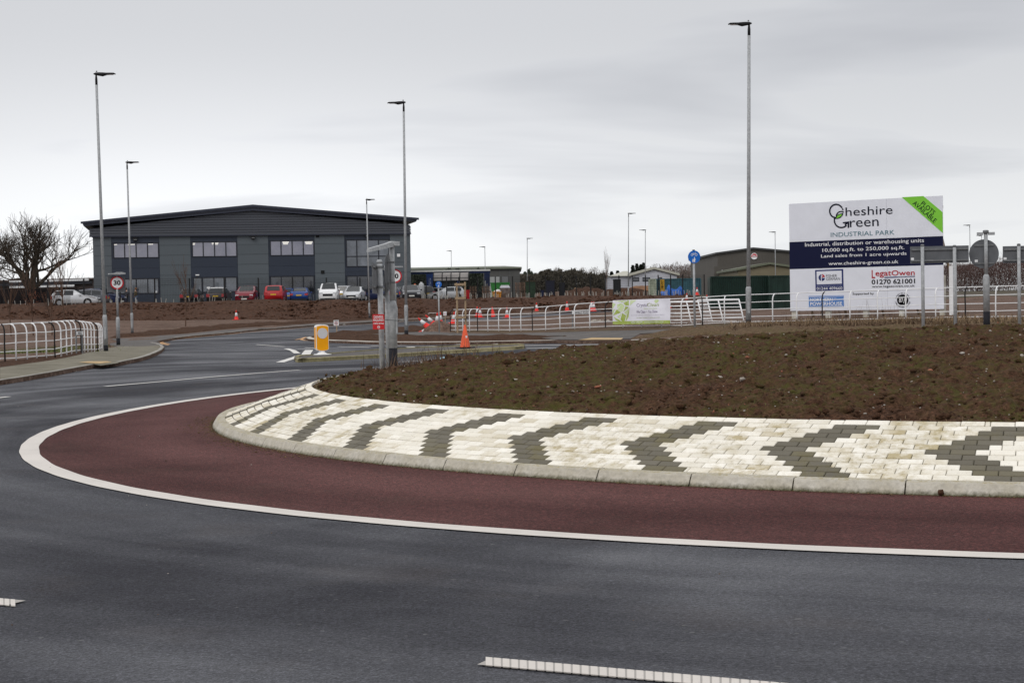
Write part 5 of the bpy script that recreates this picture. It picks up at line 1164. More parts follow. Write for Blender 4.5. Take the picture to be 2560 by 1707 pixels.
M['glass_up'] = glass('office_glass_upper', (0.20, 0.195, 0.255), (0.145, 0.145, 0.205)); M['glass_lo'] = glass('office_glass_lower', (0.13, 0.145, 0.18), (0.045, 0.055, 0.07), refl=.12); M['glass_dk'] = glass('dark_glass', (0.040, 0.044, 0.062), (0.008, 0.009, 0.013), refl=.04)
M['tube_light'] = mat('lit_tube', (0.9, 0.88, 0.8), .5, emit=((1, .95, .82), .9))
zc_ = (bp(300, 590.7)[1]+bp(950, 582.5)[1])/2         # underside of the profiled band
BD = 30.0; mb = MB(); mb.box(.05, BLn-.05, .06, BD, 0, zc_); mb.build('core', M['panel_dark'], off)
# bays
cuts = [(0, 'g'), (bp(279.3, 650)[0], 'd'), (bp(399, 650)[0], 'g'), (bp(477, 650)[0], 'd'), (bp(594, 650)[0], 'g'), (bp(671.4, 650)[0], 'd'), (bp(787, 650)[0], 'g'), (bp(862, 650)[0], 'd'), (bp(975.5, 650)[0], 'g'), (BLn, None)]
nrow = 7; rh = zc_/nrow
wins = []                                            # openings: u0,u1,z0,z1
def op(px0, px1, pt, pb): a = bp(px0, pb); b = bp(px1, pt); return (a[0], b[0], a[1], b[1])
WU = [op(283.3, 397, 606, 646.5), op(480, 592.5, 603, 643.5), op(675, 785.5, 600, 640.5)]; W4 = op(865.6, 973, 598, 668)
WL = [op(284, 397.5, 695, 736), op(506, 593, 691.5, 732), op(676, 786, 689, 734), op(867, 973, 688, 732)]; DR = op(484, 505.5, 693, 764)
opens = WU+[W4]+WL+[DR]
for i in range(9):
    u0, kd = cuts[i]; u1 = cuts[i+1][0]
    if kd == 'g':
        for r_ in range(nrow): MB().box(u0+.012, u1-.012, 0, .05, r_*rh+.015, (r_+1)*rh-.012).build('wall_panel', M['panel'], off)
    else:
        k = (i-1)//2; us = [u0, u1]; 
        up = (WU+[W4])[k]; lo = WL[k]
        segs = [(u0, u1, up[3], zc_), (u0, u1, lo[3], (lo[3]+up[2])/2), (u0, u1, (lo[3]+up[2])/2, up[2]), (u0, u1, 0, max(lo[2], .1))]
        for (a0, a1, b0, b1) in segs:
            if k == 1 and b0 == 0:
                MB().box(DR[1]+.01, a1-.012, .012, .055, b0+.01, b1-.01).build('dark_panel', M['panel_dark'], off); continue
            MB().box(a0+.012, a1-.012, .012, .055, b0+.01, b1-.01).build('dark_panel', M['panel_dark'], off)
def window(o, cols, gm, rows=(), lights=()):
    u0, u1, z0, z1 = o; fr = MB(); w = .11
    fr.box(u0, u1, -.02, .05, z1-w, z1); fr.box(u0, u1, -.02, .05, z0, z0+w); n = cols
    for i in range(n+1): c = u0+(u1-u0)*i/n; fr.box(max(u0, c-w/2-(w/2 if i == n else 0)), min(u1, c+w/2+(w/2 if i == 0 else 0)), -.018, .048, z0+w, z1-w)
    for r_ in rows: zz = z0+(z1-z0)*r_; fr.box(u0+w, u1-w, -.015, .045, zz-.05, zz+.05)
    f_ = fr.build('window', M['frame'], off); zs = [z0+w]+[z0+(z1-z0)*r_ for r_ in rows]+[z1-w]
    for i in range(n):
        for j in range(len(zs)-1):
            a0 = u0+(u1-u0)*i/n+w/2; a1 = u0+(u1-u0)*(i+1)/n-w/2; MB().box(a0, a1, .02, .03, zs[j]+(.05 if j else 0), zs[j+1]-(.05 if j < len(zs)-2 else 0)).build('pane', M[gm], f_)
    for (i, f0, f1, h_) in lights:
        a0 = u0+(u1-u0)*i/n+w/2; cw = (u1-u0)/n-w
        for q in range(3): MB().prism([(a0+cw*f0+.03*q, z1-w-.06-.11*q), (a0+cw*f1-.05*q, z1-w-.06-.11*q), (a0+cw*f1-.05*q-.03, z1-w-.10-.11*q), (a0+cw*f0+.03*q-.03, z1-w-.10-.11*q)][:4], .008, .016).build('ceiling_light', M['tube_light'], f_) if q < h_ else None
    return f_
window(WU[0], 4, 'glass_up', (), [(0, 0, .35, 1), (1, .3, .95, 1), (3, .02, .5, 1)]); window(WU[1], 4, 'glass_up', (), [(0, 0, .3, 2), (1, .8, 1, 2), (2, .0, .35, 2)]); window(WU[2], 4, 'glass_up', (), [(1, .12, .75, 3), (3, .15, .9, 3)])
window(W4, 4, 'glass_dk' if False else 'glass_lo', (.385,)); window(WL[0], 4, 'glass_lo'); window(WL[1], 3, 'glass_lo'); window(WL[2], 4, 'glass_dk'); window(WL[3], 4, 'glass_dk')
d_ = MB(); d_.box(DR[0], DR[1], -.02, .05, DR[3]-.1, DR[3]); d_.box(DR[0], DR[0]+.1, -.02, .05, 0, DR[3]-.1); d_.box(DR[1]-.1, DR[1], -.02, .05, 0, DR[3]-.1); d_.box(DR[0]+.1, DR[1]-.1, -.02, .05, 0, .12)
door = d_.build('door', M['frame'], off); plate('pane', DR[0]+.1, DR[1]-.1, .12, DR[3]-.1, M['glass_lo'], door, .01, .02); MB().box(DR[1]-.22, DR[1]-.17, -.08, -.03, .95, 1.35).build('handle', M['white'], door)
# profiled band under the roof: separate horizontal planks stopped by the roof slope
pk = bp(631, 526.8); eL = bp(227.3, 572.3); eR = bp(1022.3, 562.4)
def rz_(u): return eL[1]+(pk[1]-eL[1])*(u-0)/(pk[0]) if u < pk[0] else pk[1]+(eR[1]-pk[1])*(u-pk[0])/(BLn-pk[0])
MB().prism([(-.25, zc_+.02), (BLn-.05, zc_+.02), (BLn-.05, rz_(BLn)), (pk[0], pk[1]), (-.25, rz_(0))], -.10, BD).build('gable_wall', M['fascia'], off)
z = zc_; ph = .262
while z < pk[1]-.05:
    zt_ = min(z+ph-.05, pk[1]); L_, R_ = -.3, BLn+.02
    def ulim(zz):
        a_ = -.3 if zz <= rz_(0) else pk[0]*(zz-rz_(0))/(pk[1]-rz_(0)); b_ = BLn+.02 if zz <= rz_(BLn) else BLn-(BLn-pk[0])*(zz-rz_(BLn))/(pk[1]-rz_(BLn)); return a_, b_
    a0, b0 = ulim(z); a1, b1 = ulim(zt_); MB().prism([(a0, z), (b0, z), (b1, zt_), (a1, zt_)], -.22, -.10).build('cladding_plank', M['clad'], off)
    z += ph
MB().box(-.34, BLn+.06, -.27, -.10, zc_-.12, zc_-.005).build('drip_trim', M['fascia'], off)
tl_, tr_ = bp(205, 555.5), bp(1042.7, 546); bl_, br_ = bp(209.7, 566), bp(1038.6, 554.8); pt_ = bp(631.3, 513.2)
sc__ = 1.0
norms(MB().prism([(tl_[0], tl_[1]), (pt_[0], pt_[1]), (tr_[0], tr_[1]), (br_[0], br_[1]-.0), (pk[0], pk[1]-.02), (bl_[0], bl_[1]-.0)], -.55, BD+.5).build('roof', M['fascia'], off))
norms(MB().prism([(tl_[0]-.1, tl_[1]+.02), (pt_[0], pt_[1]+.03), (tr_[0]+.1, tr_[1]+.02), (tr_[0]+.1, tr_[1]-.2), (pt_[0], pt_[1]-.24), (tl_[0]-.1, tl_[1]-.2)], -.68, -.552).build('verge_trim', M['fascia'], off))
def onwall(name, px0, px1, pt, pb, m, y0=-.12, y1=-.002, **k): a_ = bp(px0, pb); b_ = bp(px1, pt); return MB().box(a_[0], b_[0], y0, y1, a_[1], b_[1]).build(name, m, off, **k)
for a_ in ((333, 343.5, 594, 602), (627.5, 637.5, 590, 597.5), (913, 920, 587, 593)):
    o = onwall('floodlight', *a_, M['black'], -.35, -.02); 
    b0 = bp(a_[0]+1.5, a_[3]-1.5); b1 = bp(a_[1]-1.5, a_[3]-3.5); plate('lens', b0[0], b1[0], b0[1], b1[1], M['galv_dark'], o, -.37, -.352); 
    for c in off.children: pass
onwall('vent', 790, 798, 586.5, 594, M['black'], -.05); onwall('vent', 802.5, 811, 676, 684.5, M['black'], -.05); onwall('alarm_box', 992.5, 1000, 634.5, 642, M['white'], -.1); onwall('door_sign', 489, 498, 686, 689, M['white'], -.1)  # the last one is the white sign over the door
onwall('notice', 517, 525, 717, 722, M['white'], -.025, -.022); onwall('notice', 389, 392, 727, 732, M['white'], -.025, -.022)
onwall('path_edge', 236, 1029, 763.8, 766.5, M['kerb'], -2.2, -2.0) if False else None
MB().box(-6, BLn+3, -2.1, -1.9, -.02, .12).build('kerb_edge', M['kerb'], off)

# ------------------------------------------------------------------ vehicles
def paintm(name, c, metal=.25, rough=.28): return mat('paint_'+name, c, rough, metal, coat=.35, spec=.4)
PAINT = dict(black=paintm('black', (.010, .010, .014)), brown=paintm('dark_brown', (.035, .028, .028)), white=paintm('white', (.70, .70, .71), 0), red=paintm('red', (.36, .010, .014), .1), dred=paintm('deep_red', (.18, .010, .022), .2), blue=paintm('blue', (.015, .055, .22), .2), blue2=paintm('mid_blue', (.04, .10, .32), .2), navy=paintm('navy', (.012, .02, .07)), silver=paintm('silver', (.56, .57, .59), .25), grey=paintm('grey', (.13, .135, .15), .4), dark=paintm('charcoal', (.022, .024, .03)))
M['car_glass'] = mat('car_glass', (.012, .015, .018), .08, 0, spec=.6); M['tyre'] = mat('tyre', (.012, .012, .012), .8); M['rim'] = mat('alloy', (.45, .45, .47), .35, .6); M['hl'] = mat('headlight', (.55, .56, .58), .15, .3, coat=1); M['tl'] = mat('tail_light', (.38, .008, .012), .25, coat=.8); M['np_y'] = mat('rear_plate', (.65, .42, .03), .5); M['np_w'] = mat('front_plate', (.65, .65, .62), .5); M['trim'] = mat('black_trim', (.014, .014, .016), .6)
PROF = dict(
 hatch=dict(L=4.2, W=1.78, H=1.47, st=[(0, .42, .62), (.05, .62, .66), (.10, .70, .68), (.42, .96, .66), (1.2, 1.0, .655), (2.1, .985, .65), (2.95, .66, .64), (3.6, .60, .62), (4.0, .52, .58), (4.2, .40, .5)]),
 saloon=dict(L=4.75, W=1.84, H=1.44, st=[(0, .45, .6), (.05, .62, .64), (.12, .70, .66), (.75, .74, .665), (1.35, .97, .66), (2.1, 1.0, .655), (2.7, .98, .65), (3.45, .67, .64), (4.2, .60, .62), (4.6, .52, .58), (4.75, .40, .5)]),
 estate=dict(L=4.7, W=1.84, H=1.50, st=[(0, .42, .6), (.05, .60, .65), (.12, .68, .66), (.5, .96, .66), (1.4, 1.0, .655), (2.6, .98, .65), (3.4, .66, .64), (4.1, .60, .62), (4.5, .52, .58), (4.7, .40, .5)]),
 suv=dict(L=4.5, W=1.86, H=1.68, st=[(0, .44, .6), (.05, .62, .65), (.12, .68, .66), (.35, .95, .66), (1.2, 1.0, .655), (2.4, .98, .65), (3.15, .69, .65), (3.9, .64, .63), (4.35, .56, .6), (4.5, .42, .5)]),
 van=dict(L=4.4, W=1.82, H=1.82, st=[(0, .44, .55), (.04, .60, .58), (.06, .64, .58), (.10, .98, .58), (1.2, 1.0, .575), (2.7, .985, .57), (3.35, .66, .56), (4.0, .60, .54), (4.3, .50, .5), (4.4, .38, .45)]))
def car(label, kind, paint, cat='car', group='cars parked before the office'):
    p = PROF[kind]; L, W, H = p['L'], p['W'], p['H']; q = empty('parked_'+('van' if kind == 'van' else 'car'), (0, 0, 0), label, 'van' if kind == 'van' else cat, group)
    st = p['st']; zb = .20; vs = []; K = 8
    for (x, zt_, bf) in st:
        zt = zt_*H; belt = min(bf*H, zt*.96); e = min(1, min(x+.02, L-x+.02)/.45); wb = W/2*(.80+.20*e**.5); gh = max(0, (zt-belt)/H); wr = wb*(1-.55*gh); lo = zb+(.10 if x < .06 or x > L-.06 else 0)
        vs += [(x-L/2, s*w, z_) for s in (1,) for (w, z_) in ((wb*.93, lo), (wb, lo+.13), (wb*1.0, belt*.78), (wb*.965, belt), (wr, zt-.05*(1 if gh > .05 else .3)), (wr*.82, zt-.012), (wr*.4, zt+.004), (0, zt+.008))]
    n = len(st); fs = []; V_ = list(vs)+[(v[0], -v[1], v[2]) for v in vs]
    for i in range(n-1):
        for k in range(K-1):
            a, b, c, d = i*K+k, (i+1)*K+k, (i+1)*K+k+1, i*K+k+1; fs.append((a, b, c, d)); o_ = n*K; fs.append((o_+d, o_+c, o_+b, o_+a))
        fs.append((i*K, n*K+i*K, n*K+(i+1)*K, (i+1)*K))
    for i in (0, n-1):
        f = [i*K+k for k in range(K)]+[n*K+i*K+k for k in reversed(range(K))]; fs.append(tuple(f))
    mb = MB(); mb.add(V_, fs); b = norms(mb.build('body', PAINT[paint], q, smooth=False))
    me = b.data; me.polygons.foreach_set('use_smooth', [True]*len(me.polygons)); me.update()
    def G(i, k, s=1): v = vs[i*K+k]; return Vector((v[0], v[1]*s, v[2]))
    def pane(name, c4, m, inset=.1, offn=.012):
        c = sum(c4, Vector())/4; nn = (c4[1]-c4[0]).cross(c4[3]-c4[0]).normalized(); 
        if nn.dot(c-Vector((0, 0, .6))) < 0: nn = -nn
        pts = [v+(c-v)*inset+nn*offn for v in c4]; MB().add([tuple(v) for v in pts], [(0, 1, 2, 3)]).build(name, m, q)
    gi = [i for i in range(n) if st[i][1]-min(st[i][2], st[i][1]*.96) > .15]; r0, r1 = gi[0], gi[-1]
    for s in (1, -1):
        for i in range(r0, r1):
            if kind == 'van' and i < r1-1: continue
            pane('side_window', [G(i, 3, s), G(i+1, 3, s), G(i+1, 4, s), G(i, 4, s)], M['car_glass'], .07)
    ww = lambda i, k: (G(i, k, 1), G(i, k, -1))
    pane('windscreen', [G(r1+1, 5, 1), G(r1+1, 5, -1), G(r1, 5, -1), G(r1, 5, 1)], M['car_glass'], .06, .04)
    pane('rear_window', [G(r0-1, 5, 1), G(r0-1, 5, -1), G(r0, 5, -1), G(r0, 5, 1)], M['car_glass'], .10, .04)
    for x in (-L/2+.80, L/2-.86):
        for s in (1, -1):
            y = s*(W/2-.10); w_ = MB(); N_ = 16
            w_.tube([(x, y-s*.10, .32), (x, y+s*.105, .32)], .32, N_); wo_ = w_.build('wheel', M['tyre'], q); MB().tube([(x, y+s*.10, .32), (x, y+s*.118, .32)], .20, 10).build('rim', M['rim'], wo_)
            N2 = 12; ring_ = [(x+.38*math.cos(math.pi*k/N2), .32+.38*math.sin(math.pi*k/N2)) for k in range(N2+1)]+[(x-.38, .2), (x+.38, .2)]; yy = sorted((s*(W/2-.05), s*(W/2+.004))); norms(MB().prism(ring_, *yy).build('wheel_arch', M['trim'], q))
            sp = MB()
            for k in range(5):
                t = 2*math.pi*k/5; sp.prism([(x+.03*math.cos(t+1.57), .32+.03*math.sin(t+1.57)), (x+.19*math.cos(t+.12), .32+.19*math.sin(t+.12)), (x+.19*math.cos(t-.12), .32+.19*math.sin(t-.12)), (x+.03*math.cos(t-1.57), .32+.03*math.sin(t-1.57))], *sorted((y+s*.119, y+s*.128)))
            sp.build('spokes', M['rim'], wo_)
    xf, xr = L/2, -L/2
    for s in (1, -1):
        MB().box(xf-.32, xf-.03, *sorted((s*(W/2-.42), s*(W/2-.10))), H*.40, H*.49).build('headlight', M['hl'], q)
        hz_ = (H*.42, H*.62) if kind in ('hatch', 'suv', 'estate') else (H*.47, H*.60); MB().box(xr-.005, xr+.16, *sorted((s*(W/2-.36), s*(W/2-.045))), *hz_).build('tail_light', M['tl'], q)
        MB().box(L/2-1.62, L/2-1.46, *sorted((s*(W/2-.02), s*(W/2+.14))), H*.63, H*.63+.13).build('mirror', PAINT[paint], q)
    MB().box(xf-.06, xf+.012, -W*.26, W*.26, H*.30, H*.42).build('grille', M['trim'], q); MB().box(xf-.03, xf+.02, -W*.40, W*.40, .20, .33).build('front_bumper', M['trim'], q); MB().box(xf, xf+.03, -.26, .26, .36, .47).build('number_plate', M['np_w'], q)
    MB().box(xr-.015, xr+.05, -W*.42, W*.42, .20, .36).build('rear_bumper', M['trim'], q); MB().box(xr-.03, xr, -.26, .26, H*.44, H*.44+.11).build('number_plate', M['np_y'], q)
    return q
def place(q, px, D, heading, dz=0.0):              # heading in degrees: 0 = nose to +x, 90 = nose away, -90 = nose to the camera
    p = at(px, 760, D); q.location = (p[0], p[1], PLAT+.02+dz); q.rotation_euler = (0, 0, math.radians(heading)); return q
F_ = -90
place(car('black hatchback seen from behind, first car left of the office door', 'hatch', 'black'), 481, 155, 92)
place(car('white estate whose roof shows above the dark estate near the office door', 'suv', 'white'), 549, 165, 90)
place(car('dark brown estate seen from behind in front of the white one', 'estate', 'brown'), 549, 157, 91)
place(car('deep red off-road style car facing the road, left of the bright red one', 'suv', 'dred'), 619, 157, -89)
place(car('bright red people carrier seen from behind', 'suv', 'red'), 690, 158, 92)
place(car('blue hatchback half hidden behind the blue saloon', 'hatch', 'blue2'), 731, 167, 88)
place(car('bright blue saloon seen from behind right of the red people carrier', 'saloon', 'blue'), 752, 160, 93)
place(car('small white panel van facing the road', 'van', 'white'), 824, 158, -88)
place(car('silver grey off-roader seen from behind between the white van and the silver hatchback', 'suv', 'silver'), 864, 170, 84)
place(car('silver hatchback facing the road, right of the white van', 'hatch', 'silver'), 886, 160, -93)
place(car('dark blue car half hidden behind the near sign poles', 'hatch', 'navy'), 952, 165, 140)
place(car('black car glimpsed behind the half hidden 30 sign', 'saloon', 'dark'), 999, 167, -70)
place(car('charcoal saloon facing the road, beside the office building\'s right corner', 'saloon', 'dark'), 1027, 155, -84)
place(car('black off-roader seen from behind beyond the charcoal saloon', 'suv', 'black'), 1050, 186, 118)
place(car('black hatchback behind the silver car\'s bonnet', 'hatch', 'dark'), 1080, 188, 150)
place(car('silver hatchback in side view facing left, in front of the smoking shelter', 'hatch', 'silver'), 1116, 180, 184)
place(car('silver three door hatchback in side view facing right, far left of the car park', 'hatch', 'silver'), 190.5, 147, 1)
place(car('grey estate behind the silver side view hatchback, tail to the right', 'estate', 'grey'), 207, 152, 184)
place(car('dark blue car facing right behind the left tall lamp post', 'suv', 'navy'), 255, 158, -18)
place(car('red estate tail with pale roof rails left of the office wall', 'estate', 'red'), 238, 166, 182)

# ------------------------------------------------------------------ people by the office
def skin(name, verts, edges, radii, m, parent, sub=1):
    me = bpy.data.meshes.new(name); me.from_pydata(verts, edges, []); o = bpy.data.objects.new(name, me); lnk(o)
    md = o.modifiers.new('s', 'SKIN'); sv_ = me.skin_vertices[0].data
    for i, r_ in enumerate(radii): sv_[i].radius = (r_, r_*.85) if not isinstance(r_, tuple) else r_
    sv_[0].use_root = True; o.modifiers.new('d', 'SUBSURF').levels = sub; o.modifiers['d'].render_levels = sub
    bpy.context.view_layer.update(); dg = bpy.context.evaluated_depsgraph_get(); nm = bpy.data.meshes.new_from_object(o.evaluated_get(dg)); nm.materials.clear(); nm.materials.append(m); nm.polygons.foreach_set('use_smooth', [True]*len(nm.polygons))
    bpy.data.objects.remove(o); o = bpy.data.objects.new(name, nm); lnk(o); o.parent = parent; return o
def person(px, D, label, top, legs, hair, turn, shoes):
    f = at(px, 760, D); q = empty('person', (f[0], f[1], PLAT+.02), label, 'person', rz=turn); sk_ = M.setdefault('skin', mat('skin', (.42, .26, .19), .6))
    V_ = [(0, 0, .92), (0, 0, 1.12), (0, 0, 1.38), (0, .01, 1.50), (0, .02, 1.62), (0, .0, 1.72), (.10, 0, .86), (.11, .02, .48), (.12, -.02, .08), (.13, .12, .03), (-.10, 0, .86), (-.12, -.04, .48), (-.12, -.10, .08), (-.13, .04, .03), (.19, 0, 1.40), (.25, .02, 1.14), (.16, .20, 1.02), (.10, .27, 1.02), (-.19, 0, 1.40), (-.26, -.02, 1.14), (-.23, .06, .90), (-.22, .10, .82)]
    E_ = [(0, 1), (1, 2), (2, 3), (3, 4), (4, 5), (0, 6), (6, 7), (7, 8), (8, 9), (0, 10), (10, 11), (11, 12), (12, 13), (2, 14), (14, 15), (15, 16), (16, 17), (2, 18), (18, 19), (19, 20), (20, 21)]
    skin('body', V_, E_, [.13, .125, .15, .055, .09, .07, .095, .06, .045, .035, .095, .06, .045, .035, .065, .045, .035, .03, .065, .045, .035, .03], sk_, q)
    skin('jacket', [V_[i] for i in (0, 1, 2, 14, 15, 16, 18, 19, 20)]+[(0, 0, .78)], [(0, 1), (1, 2), (2, 3), (3, 4), (4, 5), (2, 6), (6, 7), (7, 8), (0, 9)], [.165, .15, .17, .085, .065, .052, .085, .065, .052, .165], top, q)
    skin('trousers', [V_[0], V_[6], V_[7], (.12, -.02, .10), V_[10], V_[11], (-.12, -.10, .10)], [(0, 1), (1, 2), (2, 3), (0, 4), (4, 5), (5, 6)], [.14, .108, .075, .058, .108, .075, .058], legs, q)
    for (x, y) in ((.125, .05), (-.125, -.03)): norms(MB().prism([(y-.10, 0), (y+.16, 0), (y+.15, .06), (y+.02, .10), (y-.10, .10)], x-.045, x+.045).build('shoe', shoes, q)).rotation_euler = (0, 0, math.pi/2)
    MB().lathe([(.03, 1.58), (.098, 1.62), (.108, 1.72), (.08, 1.80), (.02, 1.825)], 12, (0, -.025, 0)).build('hair', hair, q, smooth=True)
    MB().lathe([(.005, 1.655), (.014, 1.66), (.008, 1.69)], 6, (0, .105, 0)).build('nose', sk_, q)
    for sx_ in (-.035, .035): MB().lathe([(.004, 1.695), (.011, 1.70), (.004, 1.708)], 6, (sx_, .092, 0)).build('eye', M['black'], q)
person(317, 165.5, 'person in dark coat and black trousers standing by the lower left office window', mat('coat_dark', (.05, .05, .06), .9), mat('trousers_black', (.012, .012, .014), .9), mat('hair_dark', (.05, .035, .025), .8), -1.2, M['black'])
person(340, 165.5, 'person in olive brown parka, blue jeans and pale shoes beside the office window', mat('parka_olive', (.085, .065, .035), .9), mat('jeans', (.07, .14, .28), .9), mat('hair_auburn', (.16, .07, .03), .8), 1.4, M['white'])

# ------------------------------------------------------------------ bare trees
def branch_tree(name, f, label, h, rng, m, spread=.9, levels=5, trunk=.09, wig=.35, upb=.25, cat='tree', group=None, kids=(3, 4), lenr=(.55, .8), first=.28, lean=(0, 0), nt=5, tmin=.006):
    q = empty(name, f, label, cat, group); tr = MB(); cr = MB()
    def grow(p, d, L, r_, lv):
        pts = [p]; rs = [r_]; n = 4 if lv < 3 else 3; dd = d.copy(); pos = p.copy()
        for i in range(n):
            dd = (dd+Vector((rng.gauss(0, wig), rng.gauss(0, wig), rng.gauss(0, wig)*.7+upb*.3))*(.55 if lv else .18)).normalized(); pos = pos+dd*L/n; pts.append(pos.copy()); rs.append(max(tmin*.6, r_*(1-.45*(i+1)/n)))
        (tr if lv == 0 else cr).tube(pts, rs, 7 if lv == 0 else (5 if lv < 3 else 3), caps=False)
        if lv >= levels: return
        k = rng.randint(*kids)
        for i in range(k+(2 if lv == 0 else 0)):
            u = rng.uniform(.35, 1.0) if lv else rng.uniform(.5, 1.0); j = min(int(u*n), n-1); b0 = pts[j].lerp(pts[j+1], u*n-j); rr2 = rs[j]*rng.uniform(.5, .72)
            t = rng.uniform(0, 6.283); a = d.orthogonal().normalized(); b = d.cross(a); nd = (dd*(1-spread*.6)+(a*math.cos(t)+b*math.sin(t))*spread*rng.uniform(.6, 1.1)+Vector((0, 0, upb))).normalized()
            if nd.z < -.25: nd.z *= -.3
            grow(b0, nd, L*rng.uniform(*lenr), max(rr2, tmin), lv+1)
        grow(pts[-1], dd, L*rng.uniform(.6, .8), rs[-1], lv+1)
    grow(Vector((0, 0, -.2)), Vector((lean[0], lean[1], 1)).normalized(), h*first, trunk, 0)
    tr.build('trunk', m, q, smooth=True); cr.build('crown', m, q, smooth=True); return q
fo = at(76, 742, 205.0)
branch_tree('oak_tree', (fo[0], fo[1], PLAT-.3), 'big bare oak with twisting limbs left of the office building', 21.5, random.Random(23), M['bark'], .85, 5, .70, .38, .42, kids=(3, 3), lenr=(.66, .88), first=.20, tmin=.020)
fo = at(-60, 742, 210.0)
branch_tree('oak_tree', (fo[0], fo[1], PLAT-.3), 'second bare oak whose twigs reach in at the left photo edge', 18.0, random.Random(9), M['bark'], 1.0, 5, .5, .36, .22, kids=(2, 3), lenr=(.64, .86), first=.25, tmin=.018)
def sapling(px, py, D, h, seed, label, lv=2, stakes=1, lean=0, m='bark_red'):
    f = stand(px, py, D); q = branch_tree('young_tree', f, label, h, random.Random(seed), M[m], .55, lv, .045, .12, .5, group='staked young trees', kids=(4, 6), lenr=(.45, .7), first=.52, tmin=.008)
    for i in range(stakes): o = MB().tube([(-.25+.32*i, -.12, -.2), (-.25+.32*i, -.12, .95)], .07, 6).build('wooden_stake', M['wood'], loc=f, label='%s wooden stake beside the %s' % ('left' if i == 0 else 'right', label), cat='stake')
    return q
sapling(164, 803, 92, 5.6, 5, 'tall slender bare young tree between the oak and the office', 2, 0)
sapling(464, 811, 108, 4.6, 8, 'thin bare sapling before the office door', 2, 1)
sapling(83, 806, 96, 4.0, 12, 'short bare sapling with a few brown leaves below the oak', 2, 2)
sapling(129, 805, 96, 3.6, 14, 'bare sapling just left of the silver side view car', 2, 1)
sapling(27, 806, 95, 3.6, 19, 'bare sapling at the far left by the dark fence', 2, 2)
ob = at(83, 744, 96); n_ = 90; P = np.c_[ob[0]+npr.normal(0, .35, n_), ob[1]+npr.normal(0, .3, n_), ob[2]+npr.normal(0, .28, n_)]
V_ = []; Q_ = []
for p in P:
    a_ = Vector(npr.normal(size=3)).normalized(); b_ = a_.orthogonal().normalized(); o_ = len(V_); s_ = .045; V_ += [tuple(Vector(p)+a_*s_), tuple(Vector(p)+b_*s_*.6), tuple(Vector(p)-a_*s_), tuple(Vector(p)-b_*s_*.6)]; Q_.append((o_, o_+1, o_+2, o_+3))
npmesh('dead_leaves', V_, Q_, mat('dead_leaf', (.16, .06, .035), .8), kind='stuff', label='brown dead leaves clinging to the short sapling below the oak', cat='leaves', smooth=False)

# timber tree frame near the fence end
f = stand(1144, 825, F_PX/56); q = empty('tree_frame', f, 'empty timber tree support frame of two tall stakes and three crossbars', 'tree frame', rz=facing(1155)); wF = 21/56
hL = at(1144, 708, F_PX/56)[2]-f.z; 
MB().tube([(0, 0, -.2), (.0, 0, hL-.05), (-.04, 0, hL)], .042, 8).build('stake', M['wood'], q); MB().tube([(wF, .05, -.2), (wF-.01, .05, hL+.05)], .042, 8).build('stake', M['wood'], q)
for zz, w_ in ((hL-.06, .055), (hL*.70, .05), (hL*.31, .05)): MB().box(-.10, wF+.02, -.075, -.045, zz-w_, zz+w_).build('crossbar', M['wood'], q)
for zz in (hL*.70, hL*.31): MB().box(wF-.06, wF+.055, -.04, .1, zz-.06, zz+.06).build('strap', M['rubber'], q)

# spoil heap, bags, litter
f = stand(1098, 828, F_PX/52); X, Y = np.meshgrid(np.linspace(-.75, 1.0, 50), np.linspace(-.8, .9, 40)); r_ = np.hypot(X/.85, Y/.8); Z = .55*np.clip(1-r_**1.5, 0, 1)+(fbm(X*7, Y*7, 3, 4)-.5)*.14*np.clip(1.3-r_, 0, 1)
idx = np.arange(X.size).reshape(X.shape); Q = np.stack([idx[:-1, :-1], idx[:-1, 1:], idx[1:, 1:], idx[1:, :-1]], -1).reshape(-1, 4); k = (r_ < 1.1).ravel(); Q = Q[k[Q].all(1)]; u, inv = np.unique(Q.ravel(), return_inverse=True)
heap = npmesh('spoil_heap', np.c_[X.ravel()+f.x, Y.ravel()+f.y, Z.ravel()+f.z-.02][u], inv.reshape(-1, 4), M['gravel_ground'], kind='stuff', label='small heap of stony rubble at the foot of the small blue sign', cat='rubble heap')
M['bag'] = mat('plastic_bag', (.55, .66, .70), .35, col2=(.30, .55, .68), vscale=9)
def bag(f, s, label, sx=1.6, m='bag'):
    bm = bmesh.new(); bmesh.ops.create_icosphere(bm, subdivisions=3, radius=1); me = bpy.data.meshes.new('plastic_bag')
    for v in bm.verts:
        c = v.co; k = 1+.22*math.sin(5*c.x+1)*math.cos(4*c.y)+.13*math.sin(11*c.z+7*c.x); v.co = Vector((c.x*sx*k, c.y*.9*k, max(-.15, c.z*.62*k)))*s
    bm.to_mesh(me); bm.free(); me.materials.append(M[m]); me.polygons.foreach_set('use_smooth', [True]*len(me.polygons)); o = bpy.data.objects.new('plastic_bag', me); lnk(o); o.location = f; return tag(o, label, 'plastic bag')
fb = at(1117, 897, 33.3); bag(Vector((fb[0], fb[1], fb[2]+.0)), .085, 'pale blue and white plastic bag lying on the far rim of the soil mound')
bag(stand(838, 832, F_PX/50)+Vector((0, 0, .03)), .07, 'scrap of light blue plastic at the foot of the 10 speed board', 1.3)
pp = on(1505, 1217.7); MB().add([(-.055, -.08, 0), (.06, -.085, .004), (.085, .08, .012), (-.03, .085, .02)], [(0, 1, 2, 3)]).build('paper_scrap', M['white'], loc=(pp[0], pp[1], tz(pp[0], pp[1])+.02), label='scrap of white paper on the red strip by the kerb', cat='paper')
pp = on(2353, 1241); o = lumps('stone', [(0, 0, 0)], [.035], M['soil_dark'], label='single dark lump of earth at the kerb base right of the photo', cat='clod'); o.location = (pp[0], pp[1], .03)
